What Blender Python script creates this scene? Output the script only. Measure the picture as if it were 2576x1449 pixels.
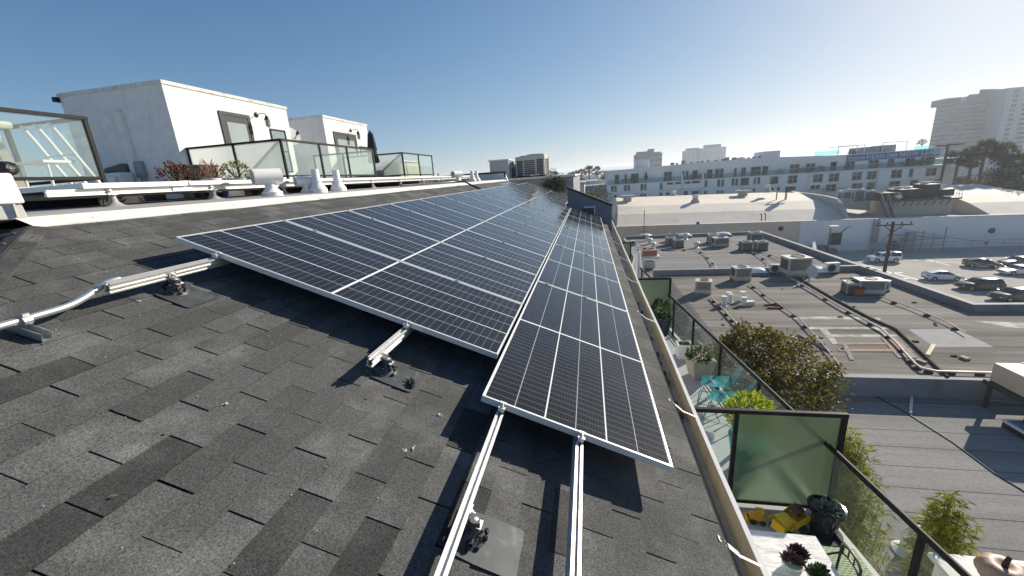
import bpy, bmesh, math, random
import numpy as np
from mathutils import Vector, Matrix
random.seed(7); rng = np.random.default_rng(7)
R = math.radians
for o in list(bpy.data.objects): bpy.data.objects.remove(o)
S = bpy.context.scene; COL = S.collection

# ------------------------------------------------------------------ camera (eye at the origin, x = down the roof slope, y = along the panel rows)
FPX, CX, CY = 1009.36, 1288.0, 724.5
YAW, PITCH, ROLL = -.198, .267, -.068
def _axes():
    f = np.array([math.sin(YAW)*math.cos(PITCH), math.cos(YAW)*math.cos(PITCH), -math.sin(PITCH)])
    r0 = np.array([math.cos(YAW), -math.sin(YAW), 0.]); u0 = np.cross(r0, f)
    return r0*math.cos(ROLL)+u0*math.sin(ROLL), -r0*math.sin(ROLL)+u0*math.cos(ROLL), f
CR, CU, CF = _axes()
cam = bpy.data.cameras.new('camera'); cam.sensor_width = 36; cam.lens = FPX/2576*36
cam.clip_start = .05; cam.clip_end = 20000
co = bpy.data.objects.new('camera', cam); COL.objects.link(co)
co.matrix_world = Matrix(((CR[0], CU[0], -CF[0], 0), (CR[1], CU[1], -CF[1], 0), (CR[2], CU[2], -CF[2], 0), (0, 0, 0, 1)))
S.camera = co

# ------------------------------------------------------------------ daylight
SUN_AZ, SUN_EL = R(44), R(25)           # azimuth from +y towards +x
w = bpy.data.worlds.new('World'); S.world = w; w.use_nodes = True
nt = w.node_tree; bg = nt.nodes['Background']
sky = nt.nodes.new('ShaderNodeTexSky'); sky.sky_type = 'NISHITA'; sky.sun_disc = False
sky.sun_elevation = SUN_EL; sky.sun_rotation = SUN_AZ
sky.altitude = 20; sky.air_density = .75; sky.dust_density = .5; sky.ozone_density = 3.5
def _vm(op, a, b):                       # soft shoulder, so the glare round the sun stays within a camera's range: c / (1 + c/k)
    q = nt.nodes.new('ShaderNodeVectorMath'); q.operation = op
    for i, x in enumerate((a, b)):
        if isinstance(x, tuple): q.inputs[i].default_value = x
        else: nt.links.new(x, q.inputs[i])
    return q.outputs[0]
K = 8.5
shoulder = _vm('DIVIDE', sky.outputs[0], _vm('ADD', (1, 1, 1), _vm('MULTIPLY', sky.outputs[0], (1/K, 1/K, 1/K))))
hs = nt.nodes.new('ShaderNodeHueSaturation'); hs.inputs['Saturation'].default_value = 1.2; nt.links.new(shoulder, hs.inputs['Color'])
nt.links.new(hs.outputs[0], bg.inputs[0]); bg.inputs[1].default_value = .1
sl = bpy.data.lights.new('sun', 'SUN'); sl.energy = 4.1; sl.angle = R(.55); sl.color = (1, .92, .79)
so = bpy.data.objects.new('sun', sl); COL.objects.link(so)
sd = Vector((math.sin(SUN_AZ)*math.cos(SUN_EL), math.cos(SUN_AZ)*math.cos(SUN_EL), math.sin(SUN_EL)))
so.rotation_euler = sd.to_track_quat('Z', 'Y').to_euler()
S.view_settings.view_transform = 'Standard'; S.view_settings.look = 'None'
S.view_settings.exposure = .82; S.view_settings.gamma = 1
S.render.engine = 'CYCLES'; S.cycles.use_denoising = True
S.cycles.max_bounces = 8; S.cycles.transparent_max_bounces = 16; S.cycles.caustics_reflective = False; S.cycles.caustics_refractive = False
S.cycles.volume_bounces = 2

# ------------------------------------------------------------------ measuring: where a sight line meets a real plane
def ray(px, py): return CR*(px-CX)/FPX - CU*(py-CY)/FPX + CF
def hitp(px, py, n, d):
    r = ray(px, py); return Vector(r*(d/float(np.dot(n, r))))
def Z(px, py, z): return hitp(px, py, (0, 0, 1), z)
def Y(px, py, y): return hitp(px, py, (0, 1, 0), y)
def X(px, py, x): return hitp(px, py, (1, 0, 0), x)
AL, HH = .364, 1.329                     # roof pitch; drop from the eye to the plane of the panels' glass
ca, sa = math.cos(AL), math.sin(AL)
RO, RN, RV, RU = Vector((0, 0, -HH)), Vector((sa, 0, ca)), Vector((ca, 0, -sa)), Vector((0, 1, 0))
def RF(u, v, n=0.): return RO + RU*u + RV*v + RN*n
ROOF = -.185                             # shingles lie this far under the glass plane
def RH(px, py, n=ROOF):                  # sight line on the roof plane -> (u, v)
    P = hitp(px, py, tuple(RN), RN.dot(RO)+n) - RO
    return P.dot(RU), P.dot(RV)
GZ = -14.5                               # street level
RZ = -8.5                                # flat roof of the low shops

# ------------------------------------------------------------------ mesh builder
class MB:
    def __init__(s): s.v = []; s.f = []; s.m = []; s.uv = {}; s.tone = {}
    def add(s, vs, fs, m=0):
        b = len(s.v); s.v += [tuple(p) for p in vs]; s.f += [tuple(b+i for i in f) for f in fs]; s.m += [m]*len(fs); return b
    def quad(s, a, b, c, d, m=0, uv=None, tone=None):
        i = len(s.f); s.add((a, b, c, d), ((0, 1, 2, 3),), m)
        if uv: s.uv[i] = uv
        if tone is not None: s.tone[i] = tone
    def face(s, pts, m=0): s.add(pts, (tuple(range(len(pts))),), m)
    def hexa(s, p, m=0, tone=None):      # p: 4 bottom (ccw) + 4 top
        i = len(s.f)
        s.add(p, ((3, 2, 1, 0), (4, 5, 6, 7), (0, 1, 5, 4), (1, 2, 6, 5), (2, 3, 7, 6), (3, 0, 4, 7)), m)
        if tone is not None:
            for k in range(6): s.tone[i+k] = tone
    def ob(s, o, a, b, c, m=0, tone=None):
        o, a, b, c = Vector(o), Vector(a), Vector(b), Vector(c)
        if a.cross(b).dot(c) < 0: a, b = b, a
        s.hexa((o, o+a, o+a+b, o+b, o+c, o+a+c, o+a+b+c, o+b+c), m, tone)
    def box(s, x0, x1, y0, y1, z0, z1, m=0):
        s.ob((min(x0, x1), min(y0, y1), min(z0, z1)), (abs(x1-x0), 0, 0), (0, abs(y1-y0), 0), (0, 0, abs(z1-z0)), m)
    def cbox(s, c, d, rz=0, m=0):        # centre-bottom, size, turned about z
        c = Vector(c); q = Matrix.Rotation(rz, 3, 'Z'); a, b = q @ Vector((d[0], 0, 0)), q @ Vector((0, d[1], 0))
        s.ob(c-a/2-b/2, a, b, (0, 0, d[2]), m)
    def beam(s, p, q, w, h, m=0, up=(0, 0, 1), down=False):
        p, q = Vector(p), Vector(q); d = (q-p); t = d.normalized(); sd_ = t.cross(Vector(up))
        if sd_.length < 1e-5: sd_ = t.cross(Vector((0, 1, 0)))
        sd_.normalize(); n = sd_.cross(t)
        s.ob(p - sd_*w/2 - n*(h if down else h/2), d, sd_*w, n*h, m)
    def tube(s, pts, r, n=8, m=0, cap=True):
        pts = [Vector(p) for p in pts]; k = len(pts); rs = [r[0]+(r[1]-r[0])*i/(k-1) for i in range(k)] if isinstance(r, tuple) else list(r) if isinstance(r, list) else [r]*k
        vs = []; t0 = (pts[1]-pts[0]).normalized(); ref = Vector((0, 0, 1)) if abs(t0.z) < .9 else Vector((1, 0, 0))
        a = t0.cross(ref).normalized()
        for i, p in enumerate(pts):
            t = ((pts[min(i+1, k-1)]-pts[i]).normalized() + (pts[i]-pts[max(i-1, 0)]).normalized()).normalized()
            a = (a - t*a.dot(t)).normalized(); b = t.cross(a)
            vs += [p + (a*math.cos(2*math.pi*j/n) + b*math.sin(2*math.pi*j/n))*rs[i] for j in range(n)]
        fs = [(i*n+j, i*n+(j+1) % n, (i+1)*n+(j+1) % n, (i+1)*n+j) for i in range(k-1) for j in range(n)]
        if cap: fs += [tuple(range(n-1, -1, -1)), tuple((k-1)*n+j for j in range(n))]
        s.add(vs, fs, m)
    def lathe(s, c, prof, n=20, m=0, axis=None, sq=None):
        c = Vector(c); k = len(prof); q = Vector((0, 0, 1)).rotation_difference(Vector(axis)).to_matrix() if axis else Matrix.Identity(3)
        vs = []
        for r, z in prof:
            for j in range(n):
                a = 2*math.pi*(j+.5)/n; vs.append(c + q @ Vector((r*math.cos(a)*(sq or 1), r*math.sin(a), z)))
        fs = [(i*n+j, i*n+(j+1) % n, (i+1)*n+(j+1) % n, (i+1)*n+j) for i in range(k-1) for j in range(n)]
        if prof[0][0] > 1e-6: fs.append(tuple(range(n-1, -1, -1)))
        if prof[-1][0] > 1e-6: fs.append(tuple((k-1)*n+j for j in range(n)))
        s.add(vs, fs, m)
    def ball(s, c, r, n=12, m=0, jit=0):
        r = (r, r, r) if not isinstance(r, (tuple, list)) else r; k = n//2+1; c = Vector(c); vs = []
        for i in range(k):
            t = math.pi*i/(k-1)
            for j in range(n):
                a = 2*math.pi*j/n; q = 1+random.uniform(-jit, jit)
                vs.append(c+Vector((r[0]*math.sin(t)*math.cos(a)*q, r[1]*math.sin(t)*math.sin(a)*q, -r[2]*math.cos(t)*q)))
        s.add(vs, [(i*n+j, i*n+(j+1) % n, (i+1)*n+(j+1) % n, (i+1)*n+j) for i in range(k-1) for j in range(n)], m)
    def extr(s, poly, d, m=0, m2=None):   # polygon (3-D points) pushed along d
        d = Vector(d); p = [Vector(q) for q in poly]; n = len(p); q = [a+d for a in p]
        nrm = sum(((p[i]).cross(p[(i+1) % n]) for i in range(n)), Vector())
        if nrm.dot(d) > 0: p.reverse(); q.reverse()
        b = s.add(p+q, [tuple(range(n)), tuple(range(2*n-1, n-1, -1))], m)
        s.f += [(b+(i+1) % n, b+i, b+n+i, b+n+(i+1) % n) for i in range(n)]; s.m += [m if m2 is None else m2]*n
    def leaf(s, c, d, n, l, wd, m=0, fold=.25):
        d = Vector(d).normalized(); sd_ = d.cross(Vector(n))
        if sd_.length < 1e-4: sd_ = Vector((1, 0, 0))
        sd_.normalize(); up = sd_.cross(d); c = Vector(c); q = c+d*l*.5
        s.add((c, q+sd_*wd/2+up*wd*fold, c+d*l, q-sd_*wd/2+up*wd*fold), ((0, 1, 2), (0, 2, 3)), m)
    def build(s, name, mats, parent=None, smooth=None, bev=0, loc=None, pos=None):
        me = bpy.data.meshes.new(name); off = Vector(parent.matrix_basis.translation) if parent else Vector((0, 0, 0))
        if parent and parent.parent: off = off + Vector(parent.parent.matrix_basis.translation)
        if loc is not None: off = Vector(loc)
        me.from_pydata([(p[0]-off.x, p[1]-off.y, p[2]-off.z) for p in s.v], [], s.f)
        if not isinstance(mats, (list, tuple)): mats = [mats]
        for q in mats: me.materials.append(q)
        me.polygons.foreach_set('material_index', s.m)
        if s.uv:
            l = me.uv_layers.new(name='UVMap')
            for fi, uv in s.uv.items():
                for k, li in enumerate(me.polygons[fi].loop_indices): l.data[li].uv = uv[k]
        if s.tone:
            at = me.attributes.new('tone', 'FLOAT', 'FACE'); at.data.foreach_set('value', [s.tone.get(i, 1.) for i in range(len(s.f))])
        if smooth:
            me.polygons.foreach_set('use_smooth', [True]*len(s.f)); me.set_sharp_from_angle(angle=R(smooth))
        me.update()
        o = bpy.data.objects.new(name, me); COL.objects.link(o)
        if parent: o.parent = parent
        if loc is not None: o.location = loc
        if pos is not None: o.location = pos
        if bev:
            b = o.modifiers.new('bevel', 'BEVEL'); b.width = bev; b.segments = 2; b.limit_method = 'ANGLE'
        return o
def tag(o, label=None, cat=None, group=None, kind=None):
    if label: o['label'] = label
    if cat: o['category'] = cat
    if group: o['group'] = group
    if kind: o['kind'] = kind
    return o
def thing(name, label, cat, loc=(0, 0, 0), rz=0, group=None):
    o = bpy.data.objects.new(name, None); COL.objects.link(o); o.location = loc; o.rotation_euler = (0, 0, rz); o.empty_display_size = .1
    return tag(o, label, cat, group)
def dup(o, loc=None, rz=None, label=None, scale=None, group=None):
    def cp(a, par):
        c = a.copy(); COL.objects.link(c)
        if par: c.parent = par
        for ch in a.children: cp(ch, c)
        return c
    c = cp(o, None)
    if loc is not None: c.location = loc
    if rz is not None: c.rotation_euler = (0, 0, rz)
    if scale is not None: c.scale = (scale,)*3 if not isinstance(scale, tuple) else scale
    if label: c['label'] = label
    if group: c['group'] = group
    return c

# ------------------------------------------------------------------ materials
def M(name, col, rough=.6, metal=0., var=.12, vs=3., bump=0., bs=60., spec=.5, detail=5, stretch=None, coat=0., tone=False, col2=None, c2s=1., c2lo=.5, c2hi=.7, trans=0.):
    m = bpy.data.materials.new(name); m.use_nodes = True; t = m.node_tree; n = t.nodes; l = t.links; p = n['Principled BSDF']
    p.inputs['Roughness'].default_value = rough; p.inputs['Metallic'].default_value = metal; p.inputs['Specular IOR Level'].default_value = spec
    p.inputs['Coat Weight'].default_value = coat; p.inputs['Coat Roughness'].default_value = .08
    if trans: p.inputs['Transmission Weight'].default_value = trans
    c = (*col, 1); p.inputs['Base Color'].default_value = c
    tc = n.new('ShaderNodeTexCoord'); vec = tc.outputs['Object']
    if stretch:
        mp = n.new('ShaderNodeMapping'); mp.inputs['Scale'].default_value = stretch; l.new(vec, mp.inputs[0]); vec = mp.outputs[0]
    out = None
    if var or col2:
        rgb = n.new('ShaderNodeRGB'); rgb.outputs[0].default_value = c; out = rgb.outputs[0]
    if col2:
        nz = n.new('ShaderNodeTexNoise'); nz.inputs['Scale'].default_value = c2s; nz.inputs['Detail'].default_value = 6; nz.inputs['Roughness'].default_value = .62; l.new(vec, nz.inputs['Vector'])
        rp = n.new('ShaderNodeMapRange'); rp.inputs[1].default_value = c2lo; rp.inputs[2].default_value = c2hi; l.new(nz.outputs[0], rp.inputs[0])
        mx = n.new('ShaderNodeMix'); mx.data_type = 'RGBA'; l.new(rp.outputs[0], mx.inputs[0]); l.new(out, mx.inputs[6]); mx.inputs[7].default_value = (*col2, 1); out = mx.outputs[2]
    if var:
        nz = n.new('ShaderNodeTexNoise'); nz.inputs['Scale'].default_value = vs; nz.inputs['Detail'].default_value = detail; nz.inputs['Roughness'].default_value = .65; l.new(vec, nz.inputs['Vector'])
        rp = n.new('ShaderNodeMapRange'); rp.inputs[1].default_value = .25; rp.inputs[2].default_value = .75; rp.inputs[3].default_value = 1-var; rp.inputs[4].default_value = 1+var; l.new(nz.outputs[0], rp.inputs[0])
        mx = n.new('ShaderNodeMix'); mx.data_type = 'RGBA'; mx.blend_type = 'MULTIPLY'; mx.inputs[0].default_value = 1; l.new(out, mx.inputs[6]); l.new(rp.outputs[0], mx.inputs[7]); out = mx.outputs[2]
    if tone:
        at = n.new('ShaderNodeAttribute'); at.attribute_name = 'tone'
        mx = n.new('ShaderNodeMix'); mx.data_type = 'RGBA'; mx.blend_type = 'MULTIPLY'; mx.inputs[0].default_value = 1
        l.new(out, mx.inputs[6]); l.new(at.outputs['Fac'], mx.inputs[7]); out = mx.outputs[2]
    if out: l.new(out, p.inputs['Base Color'])
    if bump:
        nz = n.new('ShaderNodeTexNoise'); nz.inputs['Scale'].default_value = bs; nz.inputs['Detail'].default_value = 4; l.new(vec, nz.inputs['Vector'])
        bp = n.new('ShaderNodeBump'); bp.inputs['Strength'].default_value = bump; bp.inputs['Distance'].default_value = .6/bs; l.new(nz.outputs[0], bp.inputs['Height']); l.new(bp.outputs[0], p.inputs['Normal'])
    return m
def LM(name, col, tl=.45, var=.35, vs=4, rough=.5):     # leaf: reflects and lets light through
    m = M(name, col, rough, var=var, vs=vs, spec=.3); t = m.node_tree; n = t.nodes; l = t.links; p = n['Principled BSDF']; o = n['Material Output']
    tr = n.new('ShaderNodeBsdfTranslucent'); src = p.inputs['Base Color'].links
    g = n.new('ShaderNodeMix'); g.data_type = 'RGBA'; g.blend_type = 'MULTIPLY'; g.inputs[0].default_value = 1; g.inputs[7].default_value = (1.5, 1.5, .7, 1)
    if src: l.new(src[0].from_socket, g.inputs[6])
    else: g.inputs[6].default_value = (*col, 1)
    l.new(g.outputs[2], tr.inputs[0]); mx = n.new('ShaderNodeMixShader'); mx.inputs[0].default_value = tl; l.new(p.outputs[0], mx.inputs[1]); l.new(tr.outputs[0], mx.inputs[2]); l.new(mx.outputs[0], o.inputs[0]); return m
def frostM(name, tint, scat, milky=.35, rough=.4, clear=.12):       # etched pane: blurs what is behind it
    m = bpy.data.materials.new(name); m.use_nodes = True; t = m.node_tree; n = t.nodes; l = t.links; n.remove(n['Principled BSDF']); o = n['Material Output']
    rf = n.new('ShaderNodeBsdfRefraction'); rf.inputs['Color'].default_value = (*tint, 1); rf.inputs['Roughness'].default_value = rough; rf.inputs['IOR'].default_value = 1.3
    d = n.new('ShaderNodeBsdfDiffuse'); d.inputs[0].default_value = (*scat, 1); tl = n.new('ShaderNodeBsdfTranslucent'); tl.inputs[0].default_value = (*scat, 1); tr = n.new('ShaderNodeBsdfTransparent'); tr.inputs[0].default_value = (*tint, 1)
    a = n.new('ShaderNodeMixShader'); a.inputs[0].default_value = .6; l.new(d.outputs[0], a.inputs[1]); l.new(tl.outputs[0], a.inputs[2])
    b = n.new('ShaderNodeMixShader'); b.inputs[0].default_value = milky; l.new(rf.outputs[0], b.inputs[1]); l.new(a.outputs[0], b.inputs[2])
    c = n.new('ShaderNodeMixShader'); c.inputs[0].default_value = clear; l.new(b.outputs[0], c.inputs[1]); l.new(tr.outputs[0], c.inputs[2])
    l.new(c.outputs[0], o.inputs[0]); return m
def glassM(name, tint, alpha, rough=.03, diff=None):   # thin pane: clear part lets the view through, film or frost scatters
    m = bpy.data.materials.new(name); m.use_nodes = True; t = m.node_tree; n = t.nodes; l = t.links; n.remove(n['Principled BSDF']); o = n['Material Output']
    tr = n.new('ShaderNodeBsdfTransparent'); tr.inputs[0].default_value = (*tint, 1)
    gl = n.new('ShaderNodeBsdfGlossy'); gl.inputs[0].default_value = (1, 1, 1, 1); gl.inputs['Roughness'].default_value = rough
    fr0 = n.new('ShaderNodeFresnel'); fr0.inputs[0].default_value = 1.5; ge = n.new('ShaderNodeNewGeometry'); inv = n.new('ShaderNodeMath'); inv.operation = 'SUBTRACT'; inv.inputs[0].default_value = 1; l.new(ge.outputs['Backfacing'], inv.inputs[1])
    fr = n.new('ShaderNodeMath'); fr.operation = 'MULTIPLY'; l.new(fr0.outputs[0], fr.inputs[0]); l.new(inv.outputs[0], fr.inputs[1])      # the inner faces of a pane neither mirror nor scatter
    a = tr.outputs[0]
    if diff:
        d = n.new('ShaderNodeBsdfDiffuse'); d.inputs[0].default_value = (*diff, 1); tl = n.new('ShaderNodeBsdfTranslucent'); tl.inputs[0].default_value = (*diff, 1)
        ad = n.new('ShaderNodeMixShader'); ad.inputs[0].default_value = .6; l.new(d.outputs[0], ad.inputs[1]); l.new(tl.outputs[0], ad.inputs[2])
        mx = n.new('ShaderNodeMixShader'); sc_ = n.new('ShaderNodeMath'); sc_.operation = 'MULTIPLY'; sc_.inputs[1].default_value = 1-alpha; l.new(inv.outputs[0], sc_.inputs[0]); l.new(sc_.outputs[0], mx.inputs[0]); l.new(a, mx.inputs[1]); l.new(ad.outputs[0], mx.inputs[2]); a = mx.outputs[0]
    mx = n.new('ShaderNodeMixShader'); l.new(fr.outputs[0], mx.inputs[0]); l.new(a, mx.inputs[1]); l.new(gl.outputs[0], mx.inputs[2]); l.new(mx.outputs[0], o.inputs[0])
    return m
# ------------------------------------------------------------------ materials of the near roof
m_shingle = M('asphalt_shingle', (.083, .083, .081), .95, var=.8, vs=130, bump=1., bs=260, spec=.2, tone=True, detail=6, col2=(.165, .165, .16), c2s=3.2, c2lo=.46, c2hi=.8)
m_underlay = M('roof_underlay', (.012, .012, .013), .95, var=.2)
m_flash = M('white_coated_flashing', (.8, .76, .68), .6, var=.12, vs=6, bump=.15, bs=30, col2=(.5, .45, .37), c2s=5, c2lo=.58, c2hi=.8)
m_memb = M('grey_roof_membrane', (.36, .35, .335), .7, var=.12, vs=3, col2=(.3, .28, .26), c2s=2)
m_alu = M('mill_aluminium', (.74, .72, .68), .42, .55, var=.08, vs=20, col2=(.55, .5, .43), c2s=9, c2lo=.6, c2hi=.85)
m_frame = M('panel_frame_silver', (.8, .8, .79), .4, .35, var=.05, vs=10)
m_galv = M('galvanised_steel', (.55, .56, .56), .42, .75, var=.15, vs=14, col2=(.4, .41, .42), c2s=30)
m_stucco = M('white_stucco', (.72, .71, .69), .9, var=.1, vs=5, bump=.5, bs=14, col2=(.58, .57, .55), c2s=2.2, c2lo=.5, c2hi=.8)
m_tar = M('roof_tar', (.02, .019, .018), .55, var=.4, vs=30, bump=.8, bs=40)
m_lead = M('weathered_lead', (.06, .066, .07), .55, .2, var=.3, vs=12, col2=(.15, .155, .155), c2s=9, c2lo=.58, c2hi=.75)
m_black = M('black_powder_coat', (.016, .016, .018), .35, .0, var=.1, vs=20, spec=.5)
m_white = M('white_paint', (.82, .81, .79), .5, var=.06, vs=5)
m_gutter = M('cream_gutter_paint', (.44, .4, .32), .5, var=.12, vs=6, col2=(.3, .26, .2), c2s=4, c2lo=.5, c2hi=.8)
m_dirt = M('gutter_silt', (.05, .045, .035), .95, var=.5, vs=20)

# ------------------------------------------------------------------ the apartment block under our feet
bld = thing('apartment_building', 'apartment building whose dark shingle slope with cream gutter carries the solar panels', 'building', (-3, 8, GZ))
VR, VE, U_END = -3.9, .765, 19.2
EXPO, TABW = .1432, .34
dark_tabs = [RH(*q) for q in [(95, 935), (190, 925), (420, 1215), (330, 1205), (230, 1310), (140, 1330), (40, 1420), (1180, 1130), (1215, 1290), (880, 1410), (730, 1270), (1440, 1250), (395, 1170)]]
def hip_u(v): return 2.1 - .95*(v-VR)
mb = MB()
nrow = int(math.ceil((VE-VR)/EXPO))
for i in range(nrow):
    v1 = VE - .0 + (-.981-VE) % EXPO - EXPO*i if False else -.981 + EXPO*12 - EXPO*i   # rows land on the photographed courses
    v1 = min(v1, VE) ; v0 = -.981 + EXPO*12 - EXPO*(i+1)
    v0 = max(v0, VR-.02)
    if v1-v0 < .01: continue
    off = .093 if (12-i) % 2 == 0 else -.08
    us = hip_u((v0+v1)/2)
    k = math.floor((us-off)/TABW)
    while True:
        ua = off + TABW*k + random.uniform(-.004, .004); ub = off + TABW*(k+1) - .0065; k += 1
        if ua > U_END: break
        ua = max(ua, us); ub = min(ub, U_END)
        if ub-ua < .02: continue
        tn = random.gauss(1, .11)
        for du, dv in dark_tabs:
            if ua <= du <= ub and v0 <= dv <= v1: tn = random.uniform(.5, .6)
        wob = random.uniform(-.0012, .0012); j0, j1 = random.uniform(-.002, .002), random.uniform(-.002, .002)
        t = ROOF
        mb.hexa((RF(ua, v1+j0, t-.003), RF(ub, v1+j1, t-.003), RF(ub, v0-.02, t-.008), RF(ua, v0-.02, t-.008),
                 RF(ua, v1+j0, t+.004+wob), RF(ub, v1+j1, t+.004+wob), RF(ub, v0-.02, t-.003), RF(ua, v0-.02, t-.003)), 0, tone=tn)
mb.build('shingle_slope', m_shingle, bld)
# hip end facing us at the far left, with its own courses
mb = MB(); Pc = RF(2.1, VR, ROOF); dn = Vector((0, -ca, -sa)); nn = Vector((0, -sa, ca))
for i in range(30):
    s1 = EXPO*(i+1); xe = Pc.x + (s1-EXPO*.5)*ca
    k = 0; xx = xe
    while xx > -9.5:
        x2 = xx - (TABW-.006 if k else random.choice((.12, .3)))
        a = Pc + dn*s1 + Vector((xx-Pc.x, 0, 0)); b = Pc + dn*s1 + Vector((x2-Pc.x, 0, 0)); up = dn*(-EXPO-.02)
        mb.hexa((b-nn*.003, a-nn*.003, a+up-nn*.008, b+up-nn*.008, b+nn*.004, a+nn*.004, a+up-nn*.003, b+up-nn*.003), 0, tone=random.gauss(1, .1))
        xx = x2-.006; k += 1
mb.build('hip_slope', m_shingle, bld)
mb = MB()
hd = (RF(hip_u(0), 0, ROOF) - Pc); hl = hd.length; hd.normalize()
e1, e2 = (RU - hd*hd.dot(RU)).normalized(), (Vector((-1, 0, 0)) - hd*hd.dot(Vector((-1, 0, 0)))).normalized()
for i in range(34):
    p = Pc + hd*(i*.14); q = p + hd*.165; L_ = .012
    for e in (e1, e2):
        nrm = hd.cross(e); nrm = nrm if nrm.z > 0 else -nrm
        mb.ob(p + nrm*(.006) + e*0, q-p, e*.085, nrm*L_, 0, tone=random.gauss(.8, .12))
mb.build('hip_cap', m_shingle, bld)
mb = MB()
mb.quad(RF(-4, VE-.005, ROOF-.009), RF(U_END, VE-.005, ROOF-.009), RF(U_END, VR, ROOF-.009), RF(2.1, VR, ROOF-.009))
mb.quad(Pc-nn*.009, Pc-nn*.009+Vector((-6, 0, 0)), Pc+dn*5-nn*.009+Vector((-6, 0, 0)), Pc+dn*5-nn*.009+Vector((4.6, 0, 0)))
mb.build('roof_underlay', m_underlay, bld)  # near-black sheet under the tabs, so the slits between them read dark
# white flashing over the ridge, then membrane of the flat roof
mb = MB(); N_ = 40
def rr(u, v, n): return RF(u, v, ROOF+n)
us = [2.12 + (19.1-2.12)*i/N_ for i in range(N_+1)]
prof = [(VR+.012, .009), (VR-.08, .012), (VR-.17, .012)]
for i in range(N_):
    wv = [.008*math.sin(us[i+k]*2.1)+.006*math.sin(us[i+k]*5.3) for k in (0, 1)]
    for (va, na), (vb, nb) in zip(prof[:-1], prof[1:]):
        mb.quad(rr(us[i], va+(wv[0] if va > VR else 0), na), rr(us[i+1], va+(wv[1] if va > VR else 0), na), rr(us[i+1], vb, nb), rr(us[i], vb, nb))
    mb.quad(rr(us[i], VR+.012+wv[0], -.004), rr(us[i+1], VR+.012+wv[1], -.004), rr(us[i+1], VR+.012+wv[1], .009), rr(us[i], VR+.012+wv[0], .009))
for u in (5.2, 8.3, 11.6, 14.8):                         # lap joints
    mb.ob(rr(u, VR+.014, .011), RU*.09, RV*-.18, RN*.004)
for k in range(26):
    u = 2.5+k*.65; mb.ball(rr(u, VR-.05, .014), .009, 6)
mb.build('ridge_flashing', m_flash, bld, smooth=40)
q0 = rr(2, VR-.17, .012); mb = MB()
xs = [q0.x, q0.x-.35, -5.2, -8.05]; zs = [q0.z, q0.z+.015, .0, .02]
for i in range(3): mb.quad((xs[i], 1.9, zs[i]), (xs[i], 19.2, zs[i]), (xs[i+1], 19.2, zs[i+1]), (xs[i+1], 1.9, zs[i+1]))
mb.build('roof_membrane', m_memb, bld)
# walls and deck of the block
mb = MB()
mb.box(-14.6, .32, -9, 19.1, GZ, -4.9); mb.box(-14.6, .32, -9, 19.1, -4.9, -2.35)
mb.box(-8.1, -3.8, 1.9, 19.1, -2.3, -.25)
mb.build('stucco_wall', m_stucco, bld)
mb = MB(); mb.box(-20, -8.06, 1.8, 24, -.6, .31); mb.box(-8.05, -7.15, 2.3, 4.9, -.6, .15); mb.box(-8.05, -7.15, 8.6, 18.8, -.6, .15); mb.build('terrace_shade_skirt', M('deck_shade_dark', (.035, .03, .026), .8, var=.3, vs=4), bld); mb = MB(); mb.box(-20, -8.02, 1.8, 24, .31, .335); mb.build('terrace_deck', M('pale_deck_coating', (.6, .58, .55), .8, var=.1, vs=3), bld)  # skirt boxes added; their near-black colour stands in for shade under the flat panels
mb = MB(); mb.ob((.32, -9, -2.12), (.3, 0, 0), (0, 28.2, 0), (0, 0, .1)); mb.ob((.36, -9, -2.02), (.24, 0, 0), (0, 28.2, 0), (0, 0, .16)); mb.build('eave_board', m_gutter, bld)
# gutter: trough with rolled lip
def lipx(y): return .785 + .0075*y
mb = MB(); ys = [-4 + .8*i for i in range(30)]; ys = [y for y in ys if y < 19.1]+[19.1]
for a, b in zip(ys[:-1], ys[1:]):
    wa, wb = .006*math.sin(a*1.7), .006*math.sin(b*1.7)
    ring = lambda y, w_: [(.645, -1.81), (.65, -2.02), (lipx(y)-.03, -2.02), (lipx(y)-.012+w_, -1.925), (lipx(y)-.006+w_, -1.9), (lipx(y)+.02+w_, -1.897), (lipx(y)+.02+w_, -1.925), (lipx(y)-.0+w_, -1.935), (lipx(y)-.015, -2.035), (.64, -2.035)]
    ra, rb = ring(a, wa), ring(b, wb); n = len(ra)
    for k in range(n-1): mb.quad((ra[k][0], a, ra[k][1]), (ra[k+1][0], a, ra[k+1][1]), (rb[k+1][0], b, rb[k+1][1]), (rb[k][0], b, rb[k][1]), 1 if k in (4, 5) else 0)
gut = mb.build('gutter', [m_gutter, m_white], bld)
for q in [(1885, 1386), (1738, 1027), (1650, 800), (1605, 705), (1580, 650), (1565, 612)]:
    u, v = RH(*q); mb = MB()
    for dy in (-.012, .012): mb.beam(RF(u+dy, VE-.06, ROOF+.008), (.7, u+dy, -1.842), .008, .003)
    mb.beam(RF(u, VE-.06, ROOF+.007), (.7, u, -1.845), .016, .002); mb.beam((.7, u, -1.845), (lipx(u), u, -1.894), .016, .003)
    mb.build('gutter_hanger', m_white, gut)
mb = MB(); mb.box(.655, .72, -3, 19, -2.015, -1.985)
for k in range(160):
    y = random.uniform(3, 15); mb.ball((random.uniform(.66, .74), y, -1.985), (.02, .05, .015+.01*(y > 10)), 6, jit=.3)
mb.build('gutter_silt', m_dirt, bld)

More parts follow.
